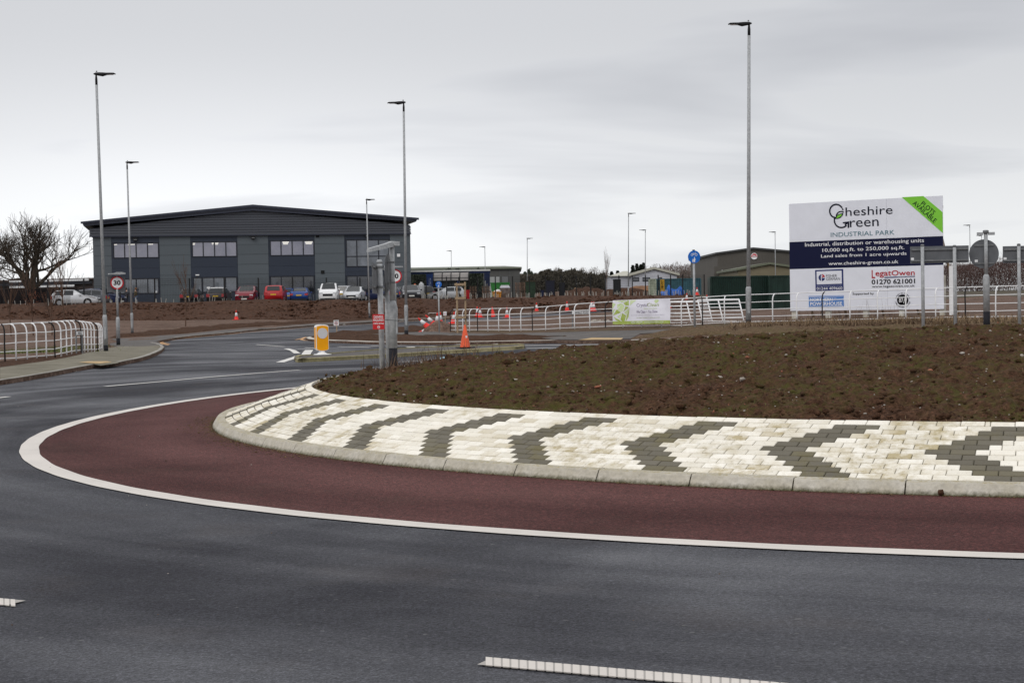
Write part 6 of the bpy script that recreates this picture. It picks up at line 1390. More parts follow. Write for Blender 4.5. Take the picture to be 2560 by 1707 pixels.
sf = at(2362, 913, 17.5); fz = mzc(sf[0], sf[1]); MB().add([(-.05, -.02, .0), (.0, -.03, .02), (.06, -.01, .01), (.05, .03, .03), (-.01, .02, .02), (-.06, .01, .02)], [(0, 1, 4, 5), (1, 2, 3, 4)]).build('paper_scrap', M['dry_grass'], loc=(sf[0], sf[1], fz+.01), label='torn buff card lying on the soil mound towards the right', cat='paper')
# kerb-side debris: leaf crumbs, straw, weeds
def ringpts(n, a0, a1, r0, sd): a_ = npr.uniform(a0, a1, n); r_ = r0+np.abs(npr.normal(0, sd, n)); return np.c_[CX-r_*np.cos(a_), CY+r_*np.sin(a_)]
P = np.r_[ringpts(2600, -1.9, .35, RK+.004, .035), ringpts(1500, -.62, -.02, RK+.01, .16)]; R = npr.lognormal(-5.2, .45, len(P)).clip(.002, .016)
M['crumb'] = mat('leaf_crumbs', (.055, .035, .022), .9, col2=(.19, .12, .055), vscale=25)
lumps('kerbside_debris', np.c_[P, terr(P[:, 0], P[:, 1])+.008+R*.3], R, M['crumb'], .4, kind='stuff', label='dark crumbs of earth and dead leaf along the foot of the island kerb', cat='debris')
P = np.r_[ringpts(420, -1.9, .2, RK+.005, .03), ringpts(160, -.6, -.05, RK+.01, .12)]; blades('kerbside_straw', np.c_[P, terr(P[:, 0], P[:, 1])+.01], npr.uniform(.02, .10, len(P)), M['dry_grass'], .0016, 1.0, 3, (.02, .18), kind='stuff', label='wisps of straw along the foot of the island kerb', cat='straw')
P = ringpts(380, -1.3, .0, RK+.004, .02); P = P[vnoise(P[:, 0]*1.5, P[:, 1]*1.5, 5) > .55]; blades('kerbside_weeds', np.c_[P, terr(P[:, 0], P[:, 1])+.008], npr.uniform(.015, .05, len(P)), M['grass'], .003, 1.2, 2, kind='stuff', label='tiny green weeds in the joint at the island kerb', cat='weeds')
P = np.c_[npr.uniform(-9, 12, 260), npr.uniform(7.5, 30, 260)]; P = P[np.hypot(P[:, 0]-CX, P[:, 1]-CY) > RK+.2]; R = npr.lognormal(-5.3, .4, len(P)).clip(.002, .012); lumps('road_grit', np.c_[P, terr(P[:, 0], P[:, 1])+.014+R*.2], R, [M['crumb'], M['pebble']], .5, mi=(npr.rand(len(P)) < .3).astype(int), kind='stuff', label='grit and crumbs scattered thinly over the carriageway', cat='grit')
# dead weeds around the near poles
c0 = np.array(f1)[:2]
P = np.c_[npr.normal(c0[0]+.15, .75, 800), npr.normal(c0[1]+.2, .6, 800)]; P = P[np.hypot(P[:, 0]-CX, P[:, 1]-CY) < RM-.05]; zz = dome(P[:, 0], P[:, 1])+clods(P[:, 0], P[:, 1])*.9
blades('dead_weeds', np.c_[P, zz-.01], npr.uniform(.10, .50, len(P)), [M['dry_grass2'], M['dry_grass']], .006, 1.0, 4, (.45, .98), mi=None, kind='stuff', label='tangle of brown dead weeds around the foot of the near sign poles', cat='dead weeds')
for i, (px, D, h, sd_) in enumerate([(935, 27.6, .55, 3), (1000, 28.2, .62, 6), (1035, 28.6, .45, 9), (862, 27.0, .28, 12), (975, 27.3, .4, 15), (1018, 27.5, .42, 18)]):
    g0 = at(px, 930, D); rr_ = random.Random(sd_); q = MB()
    for k in range(7):
        v = Vector((rr_.uniform(-.4, .4), rr_.uniform(-.3, .3), 1)).normalized(); p0 = Vector((rr_.uniform(-.08, .08), rr_.uniform(-.08, .08), -.03)); pts = [p0]; 
        for s_ in range(4): v = (v+Vector((rr_.gauss(0, .25), rr_.gauss(0, .2), rr_.gauss(0, .1)))).normalized(); pts.append(pts[-1]+v*h*rr_.uniform(.12, .28))
        q.tube(pts, [.005, .004, .0035, .003, .002], 3)
        for s_ in (2, 3): w_ = pts[s_]+Vector((rr_.uniform(-.12, .12), rr_.uniform(-.1, .1), rr_.uniform(.02, .12))); q.tube([pts[s_], w_], [.003, .0015], 3)
    q.build('dead_plant', M['dry_grass2'], loc=(g0[0], g0[1], mzc(g0[0], g0[1])), group='dead stalks by the near poles', label=['brown dead stalks left of the near sign poles', 'tall dead stalks right of the black footed pole', 'dead stalks farther right of the sign poles', 'small lone dead stalk near the mound\'s left tip', 'dead stalks between the two sign pole feet', 'curling dead stalks just right of the black foot'][i], cat='dead plant')
# dry grass along the right verge and at the left fence
def grass_line(name, pts, n, lo, hi, m, label, sd=.35, wdt=.006, cat='grass', lean=1.0, up=(.2, 1), zo_=.10):
    P0 = np.array(densify(PX(pts), .4, False)); i = npr.randint(0, len(P0)-1, n); P = P0[i]+(P0[i+1]-P0[i])*npr.rand(n, 1)+npr.normal(0, sd, (n, 2)); nn = vnoise(P[:, 0]*.9, P[:, 1]*.9, 8); P = P[nn+npr.rand(len(P))*.5 > .55]
    blades(name, np.c_[P, terr(P[:, 0], P[:, 1])+zo_], npr.uniform(lo, hi, len(P)), m, wdt, lean, 3, up, kind='stuff', label=label, cat=cat)
grass_line('dry_verge_grass', [(1880, 826), (2000, 824.5), (2200, 822), (2400, 819), (2600, 816)], 11000, .10, .36, M['dry_grass'], 'pale dead grass tufts on the verge in front of the billboard fence', .8, .014, zo_=.14)
grass_line('dry_verge_grass', [(1880, 832), (2000, 829.5), (2200, 827), (2400, 823)], 6000, .08, .30, M['dry_grass2'], 'brown dead stalks lying on the verge before the sign backs', .7, .012, zo_=.14)
grass_line('fence_foot_grass', [(1400, 827), (1600, 820), (1760, 816), (2000, 809), (2300, 803), (2560, 798)], 4500, .05, .20, M['dry_grass2'], 'short dry grass at the foot of the long fence', .35)
grass_line('fence_foot_grass', [(0, 893), (60, 889), (150, 880), (190, 873)], 5200, .06, .22, M['grass'], 'green grass behind the left white fence', .9, .009)
grass_line('billboard_weeds', [(1975, 803), (2100, 800), (2250, 798), (2380, 796)], 420, .3, .95, M['dry_grass2'], 'tall dead weeds growing before the billboard', .35, .005, 'weeds', .5, (.7, 1))

# ------------------------------------------------------------------ yard fence, canes
M['mesh_black'] = mat('mesh_black', (.010, .010, .011), .6)
yp = [(11,778,28.5),(66,775,28.3),(121,773,28.1),(211,771,27.8),(301,770,27.5),(388,768.5,27.2),(475,767,26.8),(562,765.5,26.4),(647,763.5,26),(732.5,761.5,25.6),(817,759.5,25),(901,757.5,24.6),(985,755,24.3),(1066,753,24),(1117,750.5,23.8),(1148,749.5,23.6),(1195,748.5,23.5),(1239,747.5,23.4),(1282,747,23.3),(1324.5,746.5,23.2),(1364.6,745.5,23.1),(1403.6,744.5,23),(1441,743.5,22.9),(1477,743,22.8),(1513.6,742.5,22.6),(1548,742,22.5),(1581,741,22.4),(1614,740.5,22.3),(1646,740,22.2),(1677,739.5,22.1),(1707,739,22),(1737,738.5,21.9),(1761,738,21.8)]
YP = []
for (x, y, s_) in yp:
    p = at(x, y, F_PX/s_); YP.append(Vector((p[0], p[1], max(float(tz(p[0], p[1]))+.03, p[2]-.1))))
yf = empty('mesh_fence', YP[0], 'tall black mesh security fence round the office car park and yard', 'fence'); wires = MB()
for i, p in enumerate(YP):
    MB().box(p.x-.06, p.x+.06, p.y-.06, p.y+.06, p.z-.3, p.z+2.42).build('post', M['mesh_black'], yf, world=True)
    if i == len(YP)-1: break
    b = YP[i+1]; L_ = (b-p).length
    for k in range(13): z_ = .08+.19*k; wires.tube([p+Vector((0, 0, z_)), b+Vector((0, 0, z_))], .0095, 3, caps=False)
    for k in range(1, int(L_/.16)): v = p.lerp(b, k*.16/L_); wires.tube([v+Vector((0, 0, .04)), v+Vector((0, 0, 2.38))], .006, 3, caps=False)
w_ = wires.build('wire_mesh', M['mesh_black'], yf, world=True, kind='stuff')
cn = MB(); P0 = np.array([(p.x, p.y) for p in YP])
for i in range(len(P0)-1):
    a_, b_ = P0[i], P0[i+1]; L_ = np.linalg.norm(b_-a_); k = int(L_*(1.8 if i < 12 else 4.5))
    for j in range(k):
        v = a_+(b_-a_)*rnd.random()+np.array([0, -rnd.uniform(.3, 1.6)]); z_ = tz(v[0], v[1])+.02; h_ = rnd.uniform(.45, .75); cn.tube([(v[0], v[1], z_), (v[0]+rnd.gauss(0, .05), v[1], z_+h_)], .027, 3)
cn.build('hedge_canes', mat('cane', (.36, .34, .31), .8), kind='stuff', label='row of pale canes and guards round newly planted hedge whips on the bank', cat='canes')
# close-boarded dark fence at far left
fl = empty('board_fence', at(-30, 770, 172), 'dark close boarded fence beyond the left cars', 'fence'); fl.location.z = PLAT
a_ = at(-30, 770, 172); b_ = at(234, 765, 184); a_[2] = b_[2] = PLAT; n_ = 70; hb_ = 2.0
sh_ = None
for i in range(n_):
    v = a_+(b_-a_)*(i+.5)/n_; w_ = np.linalg.norm(b_-a_)/n_/2-.006
    if sh_ is None: sh_ = MB().box(-w_, w_, -.012, .012, 0, hb_).build('board', mat('dark_board', (.018, .014, .016), .85, obj_rnd=.4), fl)
    else: sh_ = sh_.copy(); lnk(sh_)
    sh_.location = Vector(v)-fl.location; sh_.location.z = rnd.uniform(-.03, .03)+0
    sh_.rotation_euler = (0, 0, math.atan2(b_[1]-a_[1], b_[0]-a_[0]))
# ------------------------------------------------------------------ far buildings
def shed(name, label, pL, pR, D0, D1, ridge_py, eave_py, depth, wall, roofm, gable=False, base=PLAT, peak=None):
    a = at(pL, 745, D0); b = at(pR, 745, D1); L_ = math.hypot(b[0]-a[0], b[1]-a[1]); an = math.atan2(b[1]-a[1], b[0]-a[0]); q = empty(name, (a[0], a[1], base), label, 'building', rz=an)
    def zz(px, py, D): return at(px, py, D)[2]-base
    ze = (zz(pL, eave_py[0], D0)+zz(pR, eave_py[1], D1))/2; zr = zz((pL+pR)/2, ridge_py, (D0+D1)/2)
    if gable:
        pk_ = (peak-pL)/(pR-pL)*L_; MB().prism([(0, 0), (L_, 0), (L_, ze), (pk_, zr), (0, ze)], 0, depth).build('wall', wall, q)
        norms(MB().prism([(-.4, ze), (pk_, zr+.1), (L_+.4, ze), (L_+.4, ze+.35), (pk_, zr+.45), (-.4, ze+.35)], -.4, depth+.4).build('roof', roofm, q))
    else:
        MB().box(0, L_, 0, depth, 0, ze).build('wall', wall, q); mb = MB(); mb.add([(-.3, -.4, ze), (L_+.3, -.4, ze), (L_-2.5, depth/2, zr), (-.3, depth/2, zr), (-.3, depth+.4, ze), (L_+.3, depth+.4, ze), (-.3, -.4, ze-.25), (L_+.3, -.4, ze-.25), (L_+.3, depth+.4, ze-.25), (-.3, depth+.4, ze-.25)], [(0, 1, 2, 3), (3, 2, 5, 4), (1, 5, 2), (0, 3, 4), (6, 7, 1, 0), (7, 8, 5, 1), (9, 8, 7, 6)]); norms(mb.build('roof', roofm, q))
    return q, L_, ze, zr
g_wall = mat('shed_wall_grey', (.085, .085, .082), .7, var=.1, vscale=.4); g_roof = mat('shed_roof_green', (.13, .145, .115), .7, col2=(.17, .18, .14), vscale=.25)
q, L_, ze, zr = shed('warehouse', 'long low green roofed shed behind the open trailer', 1000, 1301, 262, 262, 661.5, (671, 669.5), 30, g_wall, g_roof)
for u in range(1, 12): MB().box(L_*u/12-.03, L_*u/12+.03, -.03, -.002, 0, ze-.3).build('wall_rib', M['sign_grey'], q)
plate('shutter', L_*.74, L_*.83, 0, ze*.72, mat('pale_shutter', (.36, .37, .37), .6), q, -.08, -.04); plate('shutter', L_*.85, L_*.90, 0, ze*.72, M['galv_dark'], q, -.08, -.04)
w_wall = mat('shed_wall_olive', (.088, .080, .070), .7, var=.06, vscale=.3); w_roof = mat('shed_roof_dark', (.055, .055, .055), .6)
q, L_, ze, zr = shed('warehouse', 'large olive grey gabled warehouse with a round red and white emblem', 1795, 1990, 300, 300, 624.5, (637, 632), 45, w_wall, w_roof, True, peak=1884)
for u in range(1, 26): MB().box(L_*u/26-.04, L_*u/26+.04, -.05, -.002, 0, ze-.3).build('wall_rib', w_wall, q)
def ql(px, py): v = at(px, py, 300)-np.array(q.location); return v[0], v[2]
e_ = ql(1884.8, 640.7); MB().disc(e_[0], e_[1], .60, -.16, -.06, 24).build('emblem', M['white'], q); h_ = MB().prism([(e_[0]+.57*math.cos(math.pi*k/14), e_[1]-.12+.6*math.sin(math.pi*k/14)) for k in range(15)], -.20, -.165).build('emblem_red', mat('logo_red', (.50, .04, .05), .5), q)
text('TIMco', e_[0]-.45, e_[1]-.1, e_[0]+.45, e_[1]+.22, M['inkw'], q, y=-.21, bold=.02)
a_ = ql(1779, 690); b_ = ql(1849, 666); MB().box(a_[0], b_[0]+6, -4, -.1, 0, b_[1]).build('annex', w_wall, q)
for x_ in (1798, 1808, 1821): v = ql(x_, 677); MB().box(v[0]-.06, v[0]+.06, -4.1, -4.0, v[1]-.06, v[1]+.06).build('wall_lamp', M['white'], q)
shed('warehouse', 'smaller tan walled shed with a green roof in front of the large warehouse', 1846, 2010, 270, 270, 662.5, (677, 674), 25, mat('tan_wall', (.17, .145, .095), .75, var=.12, vscale=.4), mat('pale_green_roof', (.13, .14, .10), .7, var=.1, vscale=.3), True, peak=1925)
q, L_, ze, zr = shed('white_building', 'white gabled building with dark windows behind the yard fence', 1578, 1693, 250, 250, 674.5, (690, 690.5), 14, mat('white_render', (.50, .51, .56), .7, var=.05, vscale=.4), mat('cream_roof', (.42, .41, .35), .7), True, peak=1636)
def ql(px, py, D=250): v = at(px, py, D)-np.array(q.location); return v[0], v[2]
for (x0, x1, y0, y1) in ((1584, 1596, 695, 702), (1608, 1623, 695, 702), (1647, 1653, 695, 702)):
    a_ = ql(x0, y1); b_ = ql(x1, y0); o = MB().box(a_[0]-.1, b_[0]+.1, -.06, -.01, a_[1]-.1, b_[1]+.1).build('window', M['frame'], q); plate('pane', a_[0], b_[0], a_[1], b_[1], M['glass_dk'], o, -.075, -.065)
v0 = ql(1527, 698); v1 = ql(1578, 689); mb = MB(); mb.box(v0[0], 0, 1, 13, 0, v1[1]-.1); mb.build('wing', mat('white_render_b', (.46, .47, .52), .7), q); mb = MB(); ridge = ql(1578, 675)
mb.add([(v0[0]-.2, .6, v1[1]-.05), (.0, .6, v1[1]-.05), (.0, 7, zr), (v0[0]+2.4, 7, zr), (v0[0]-.2, 13.4, v1[1]-.05), (0, 13.4, v1[1]-.05)], [(0, 1, 2, 3), (3, 2, 5, 4), (0, 3, 4)]); mb.build('wing_roof', mat('cream_roof_b', (.44, .43, .37), .7), q)
q, L_, ze, zr = shed('farm_shed', 'low dark shed with bright roof light strips at far left', -60, 232, 240, 232, 696, (700, 697), 22, mat('dark_shed', (.06, .045, .042), .8), mat('dark_shed_roof', (.10, .075, .068), .8))
for (z_, u1) in ((ze-.25, 1.0), (ze-1.05, .88)): MB().box(L_*.32, L_*u1-.2, -.62, -.55, z_-.14, z_+.14).build('roof_light', mat('roof_light', (.72, .73, .75), .4), q)
MB().box(0, L_, -.5, -.1, ze-.85, ze-.45).build('gutter', M['frame'], q)

# ------------------------------------------------------------------ yard things
def yard(px, D): p = at(px, 750, D); return Vector((p[0], p[1], PLAT))
def dims(px0, px1, pt, D): return (px1-px0)/F_PX*D, at((px0+px1)/2, pt, D)[2]-PLAT
# curtain sided trailer with open sides
D = 203; W_, H_ = dims(1000, 1227, 679, D); q = empty('open_trailer', yard(1000, D), 'dark curtain sided trailer frame with a long white top rail, curtains drawn back', 'trailer')
navy = mat('curtain_navy', (.010, .018, .055), .6, var=.3, vscale=2); MB().box(0, W_, -1.26, 1.2, H_-.02, H_+.16).build('roof', mat('trailer_roof', (.62, .62, .60), .5), q); MB().box(0, W_, -1.22, -1.16, H_-.30, H_-.022).build('curtain_rail', navy, q); MB().box(0, W_, -1.15, 1.15, .95, 1.15).build('deck', M['trim'], q)
for u in (0.02, .5, .985): MB().box(W_*u-.06, W_*u+.06, -1.2, -1.1, 1.15, H_-.3).build('pillar', M['trim'], q)
mb = MB(); xs_ = np.linspace(W_-.75, W_-.05, 9)
for i in range(8): mb.box(xs_[i], xs_[i+1], -1.25-.05*(i % 2), -1.2, H_-2.2+.2*math.sin(i*2.1)+(.9-.11*i), H_-.3)
mb.build('bunched_curtain', navy, q)
for u in (.80, .86): 
    for s_ in (-.9,): MB().tube([(W_*u, s_-.2, .5), (W_*u, s_+.1, .5)], .5, 14).build('wheel', M['tyre'], q)
D = 207; W_, H_ = dims(1067, 1084, 681, D); q = empty('parked_lorry', yard(1067, D), 'blue lorry with a dark windscreen standing under the trailer rail', 'lorry'); lb = mat('lorry_blue', (.008, .028, .12), .5)
MB().box(0, W_, 0, 2.4, .5, H_).build('box_body', lb, q); text('VOLVO' if False else 'AB', .25, H_*.45, .6, H_*.8, mat('pale_letters', (.25, .3, .45), .5), q, y=-.02)
x0 = W_+.4; norms(MB().prism([(x0, .5), (x0+2.9, .5), (x0+2.9, 2.6), (x0+2.7, 3.1), (x0+.2, 3.1), (x0, 2.7)], .1, 2.4).build('cab', lb, q)); plate('windscreen', x0+.3, x0+2.6, 1.75, 2.75, M['car_glass'], q, .07, .09)
for u in (.7, 2.9): MB().tube([(x0+u, -.05, .5), (x0+u, .3, .5)], .5, 14).build('wheel', M['tyre'], q)
D = 178; f = yard(1022, D); MB().prism([(0, 0), (.45, .45), (.9, 0), (.45, -.45)], -.02, .02).build('diamond_sign', lb, loc=at(1024, 689, D), label='blue diamond shaped board at the office building\'s right edge', cat='sign')
# smoking shelter
D = 196; W_, H_ = dims(1085, 1173, 681, D); q = empty('smoking_shelter', yard(1085, D), 'dark framed smoking shelter with a curved translucent roof', 'shelter'); poly = mat('polycarbonate', (.17, .155, .15), .5, col2=(.27, .25, .24), vscale=.6)
arc = [(-1.1, H_*.70), (-.85, H_*.80), (-.4, H_*.93), (.3, H_), (1.0, H_)]
for i in range(4):
    mb = MB(); a0, a1 = W_*i/4+.06, W_*(i+1)/4-.06; 
    mb.add([(x_, y_, z_) for (y_, z_) in arc for x_ in (a0, a1)]+[(x_, y_, z_-.02) for (y_, z_) in arc for x_ in (a0, a1)], [(2*k, 2*k+1, 2*k+3, 2*k+2) for k in range(4)]+[(10+2*k, 12+2*k, 13+2*k, 11+2*k) for k in range(4)]+[(0, 10, 11, 1)]); norms(mb.build('roof_sheet', poly, q))
for i in range(5): MB().tube([(W_*i/4, y_, z_+.01) for (y_, z_) in arc]+[(W_*i/4, 1.1, 0)], .055, 6).build('hoop', M['black'], q)
for (y_, z_) in (arc[0], arc[1], arc[3]): MB().box(-.05, W_+.05, y_-.03, y_+.03, z_-.03, z_+.035).build('purlin', M['black'], q)
for u in (0, W_): MB().box(u-.04, u+.04, -1.0, -.92, 0, H_*.72).build('front_post', M['black'], q)
# stacks, skips, tanks
def pallets(px0, px1, pt, D, label):
    W_, H_ = dims(px0, px1, pt, D); q = empty('pallet_stack', yard(px0, D), label, 'pallet stack', 'stacks of pallets in the yard'); n = max(3, int(H_/.145)); first = None
    for i in range(n):
        if first is None:
            mb = MB(); mb.box(0, W_, 0, 1.1, .105, .13)
            for u in (0, .5, 1): mb.box(u*(W_-.1), u*(W_-.1)+.1, 0, 1.1, .022, .103)
            mb.box(0, W_, 0, 1.1, 0, .02); first = o = mb.build('pallet', mat('pallet_wood', (.17, .105, .075), .9, obj_rnd=.35) if 'pal' not in M else M['pal'], q); M['pal'] = first.data.materials[0]
        else: o = first.copy(); lnk(o)
        o.location = (rnd.uniform(-.04, .04), rnd.uniform(-.05, .05), i*.145)
pallets(1175, 1191, 712, 185, 'pallet stack just right of the smoking shelter'); pallets(1206, 1225, 713, 186, 'pallet stack left of the green skip'); pallets(1289, 1313, 705, 184, 'tallest pallet stack, at the yard\'s right'); pallets(1253, 1272, 730, 180, 'low pallet stack in front of the green skip')
def skip(px0, px1, pt, D, m, label, name='skip', dep=1.6, fill=None):
    W_, H_ = dims(px0, px1, pt, D); q = empty(name, yard(px0, D), label, 'skip'); o = norms(MB().prism([(.1*W_, .1), (.9*W_, .1), (W_, H_), (0, H_)], 0, dep).build('body', m, q))
    MB().box(-.04, W_+.04, -.05, dep+.05, H_, H_+.08).build('rim', m, q)
    for u in (.3, .5, .7): MB().box(W_*u-.03, W_*u+.03, -.04, .0, .12, H_).build('rib', m, q)
    if fill: lumps('waste', [(W_*.3, dep/2, H_+.1), (W_*.6, dep/2, H_+.12), (W_*.8, dep/2, H_+.05)], [.3, .35, .2], fill, parent=q)
    return q
skip(1227, 1275, 708, 192, mat('skip_green', (.03, .19, .035), .5), 'large bright green skip in the yard', dep=3); skip(1231, 1254, 731, 178, mat('bin_yellow', (.50, .20, .02), .5), 'small orange yellow bin full of white bags in front of the green skip', 'waste_bin', fill=M['white']); skip(1165, 1174, 727, 174, M['red'], 'small bright red bin beside the silver car\'s tail', 'waste_bin', .8)
D = 183; W_, H_ = dims(1250, 1276, 713, D); q = empty('wrapped_load', yard(1250, D), 'white capped wrapped pallet load behind the low pallet stack', 'wrapped load'); MB().box(0, W_, 0, 1.1, 0, H_-.25).build('goods', mat('goods_brown', (.14, .11, .10), .7, var=.4, vscale=3), q); norms(MB().prism([(-.03, H_-.3), (W_+.03, H_-.3), (W_*.85, H_), (W_*.12, H_)], -.04, 1.14).build('plastic_cover', M['lilac'], q))
D = 184; W_, H_ = dims(1315, 1339, 703, D); q = empty('green_stack', yard(1315, D), 'dark green sheeted stack beside the tallest pallets', 'sheeted stack'); MB().box(0, W_, 0, 1.5, 0, H_-.05).build('sheet', mat('sheet_green', (.016, .035, .018), .7, var=.3, vscale=2), q); MB().box(-.05, W_+.05, -.06, 1.56, H_-.05, H_+.06).build('top_sheet', M['wood_dark'], q)
for (x0, x1, pt, D, c, lb_) in ((1351, 1361, 727, 186, (.012, .02, .07), 'small dark blue crate at the yard fence'), (1364, 1388, 703, 188, (.010, .011, .025), 'dark blue open framed box behind the yard fence'), (1399, 1413, 708, 190, (.012, .012, .018), 'narrow black cabinet beyond the yard fence'), (1535, 1552, 700, 186, (.010, .013, .015), 'tall black storage box behind the yard fence left of the white building')):
    W_, H_ = dims(x0, x1, pt, D); q = empty('storage_box', yard(x0, D), lb_, 'storage box'); m_ = mat('box_paint', c, .6); MB().box(0, W_, 0, 1.2, .1, H_).build('body', m_, q); MB().box(-.04, W_+.04, -.04, 1.24, H_, H_+.07).build('lid', m_, q)
    for u in (.03, .97): MB().box(W_*u-.05, W_*u+.05, -.03, .0, 0, H_).build('corner_post', M['black'], q)
for (x0, x1, pt, c, lb_) in ((1047, 1061, 707, (.45, .46, .47), 'pale grey liquid tank behind the black cars'), (1033, 1043, 711, (.42, .30, .20), 'drum with an orange lid behind the black cars')):
    W_, H_ = dims(x0, x1, pt, 174); q = empty('storage_tank', yard((x0+x1)/2, 174), lb_, 'tank'); MB().lathe([(W_/2, 0), (W_/2, H_-.3), (W_*.42, H_-.1), (W_*.2, H_)], 14).build('drum', mat('tank', c, .5), q, smooth=True); MB().lathe([(W_*.2, H_), (W_*.2, H_+.08)], 10).build('cap', M['cone_orange'] if x0 < 1040 else M['white'], q)
# concrete barrier blocks
def blockrow(px0, px1, pt, D, lb_, m=None, h=None, group='concrete blocks lying behind the fence', zb=None):
    a = at(px0, 740, D); b = at(px1, 740, D); gz = tz(a[0], a[1])+.05 if zb is None else zb; H_ = at(px0, pt, D)[2]-gz
    o = norms(MB().prism([(0, 0), (b[0]-a[0], 0), (b[0]-a[0]-.06, H_), (.06, H_)], 0, .7).build('concrete_block', m or M['kerb'], loc=(a[0], a[1], gz), label=lb_, cat='concrete block', group=group)); return o
pk_m = mat('pink_concrete', (.27, .225, .21), .85, var=.15, vscale=2)
blockrow(1424, 1459, 730, 184, 'left one of two long concrete blocks behind the yard fence', zb=PLAT); blockrow(1462, 1506, 729, 184, 'right one of two long concrete blocks behind the yard fence', zb=PLAT); blockrow(1520, 1533, 726, 188, 'short concrete block behind the yard fence before the black box', zb=PLAT)
blockrow(2390, 2426, 723, 150, 'pinkish concrete block right of the billboard', pk_m); blockrow(2442, 2494, 723, 150, 'pinkish concrete block behind the round sign\'s pole', pk_m); blockrow(2497, 2548, 719, 150, 'higher pinkish concrete block near the right photo edge', pk_m); blockrow(2551, 2620, 719, 150, 'pinkish concrete block cut by the right photo edge', pk_m)
# containers
def container(px0, px1, pt, pb, D, m, label, ribs=26, ends=None, base=None, name='shipping_container', dep=2.4):
    a = at(px0, pb, D); b = at(px1, pb, D); gz = base if base is not None else a[2]; W_ = b[0]-a[0]; H_ = at(px0, pt, D)[2]-gz; q = empty(name, (a[0], a[1], gz), label, 'container')
    mb = MB(); s_ = W_/ribs; vs = []
    for i in range(ribs): x = i*s_; vs += [(x, 0), (x+s_*.3, 0), (x+s_*.5, .05), (x+s_*.8, .05)]
    vs = vs+[(W_, 0)]; n = len(vs); mb.add([(x, y, .1) for x, y in vs]+[(x, y, H_-.12) for x, y in vs], [(k, k+1, n+k+1, n+k) for k in range(n-1)]); mb.build('corrugated_side', m, q)
    MB().box(.02, W_-.02, .07, dep, .05, H_-.06).build('shell', m, q); MB().box(-.03, W_+.03, -.04, .06, 0, .1).build('bottom_rail', m, q); MB().box(-.03, W_+.03, -.04, .06, H_-.12, H_).build('top_rail', m, q)
    for x in (0, W_): MB().box(x-.07, x+.07, -.05, .06, .1, H_-.12).build('corner_post', m, q)
    return q, W_, H_
gd = mat('container_green', (.008, .024, .018), .45, var=.25, vscale=1.5)
container(1778, 1921, 691, 775, 131, gd, 'long very dark green corrugated container left of the billboard'); container(1924, 1985, 689, 775, 130, gd, 'second dark green container partly hidden by the billboard\'s left edge', 4)
tealm = mat('container_teal', (.035, .10, .125), .6, var=.25, vscale=1.5); q, W_, H_ = container(1641, 1752, 697, 741, 190, tealm, 'faded teal container with a yellow lettered strip and blue tarpaulin', 22, base=PLAT); ym = mat('strip_yellow', (.50, .28, .02), .5)
plate('yellow_strip', .45, .95, .15, H_-.1, ym, q, -.06, -.052)
for i, ch in enumerate('LEWIS HIRE'): 
    if ch != ' ': text(ch, .58, H_-.35-.21*i, .82, H_-.21-.21*i, M['inkb'], q, y=-.066, bold=.02)
container(1625, 1640, 697, 741, 189, mat('container_cream', (.34, .37, .29), .7, var=.2, vscale=2), 'pale cream container end left of the teal container', 5, base=PLAT)
fT = at(1652, 741, 186); X, Z = np.meshgrid(np.linspace(0, 2.7, 40), np.linspace(0, 1, 16)); top_ = .55+.75*np.exp(-((X-1.0)/.38)**2)+.55*np.exp(-((X-2.2)/.5)**2)+.08*np.sin(X*9); Zt = Z*top_; Yt = .5*Z**2+.10*np.sin(X*8+Z*5)+.05*np.sin(X*17); idx = np.arange(X.size).reshape(X.shape)
Q = np.stack([idx[:-1, :-1], idx[:-1, 1:], idx[1:, 1:], idx[1:, :-1]], -1).reshape(-1, 4); tp_ = npmesh('tarpaulin', np.c_[X.ravel(), Yt.ravel(), Zt.ravel()], Q, mat('tarp_blue', (.02, .13, .50), .45), label='crumpled bright blue tarpaulin over goods before the teal container', cat='tarpaulin'); tp_.location = (fT[0], fT[1]-.3, PLAT)
MB().box(0, .95, 0, .6, 0, 1.05).build('storage_box', mat('box_grey', (.20, .19, .18), .7), loc=(fT[0]+1.0, fT[1]-1.0, PLAT), label='grey crate in front of the blue tarpaulin', cat='crate')
# earth mounds in the yard
def mound(px, D, w, h, d_, m, lb_, seed):
    f = yard(px, D); X, Y = np.meshgrid(np.linspace(-1.1, 1.1, 70), np.linspace(-1.1, 1.1, 30)); Z = h*np.clip(1-X**2-Y**2, 0, 1)**.7*(.6+.8*fbm(X*2.2+seed, Y*2, seed, 4)); idx = np.arange(X.size).reshape(X.shape); Q = np.stack([idx[:-1, :-1], idx[:-1, 1:], idx[1:, 1:], idx[1:, :-1]], -1).reshape(-1, 4)
    npmesh('earth_mound', np.c_[X.ravel()*w/2+f.x, Y.ravel()*d_+f.y, Z.ravel()+PLAT-.05], Q, m, kind='stuff', label=lb_, cat='earth mound')
mound(1470, 225, 8, 1.55, 5, M['bank_soil'], 'brown earth mound behind the yard fence', 3); mound(1560, 215, 9, 1.30, 4, M['bank_soil'], 'brown earth bank before the white building', 5); mound(1620, 230, 12, 1.61, 4, mat('orange_earth', (.20, .10, .05), .9, var=.3, vscale=1), 'orange brown strip of earth below the white building', 8); mound(1445, 245, 3, 1.86, 3, mat('sand', (.26, .16, .09), .9, var=.2, vscale=1), 'small peaked heap of pale sand left in the yard', 9)
mound(1410, 230, 14, 0.99, 4, M['gravel_ground'], 'low stony mound behind the yard fence', 12)
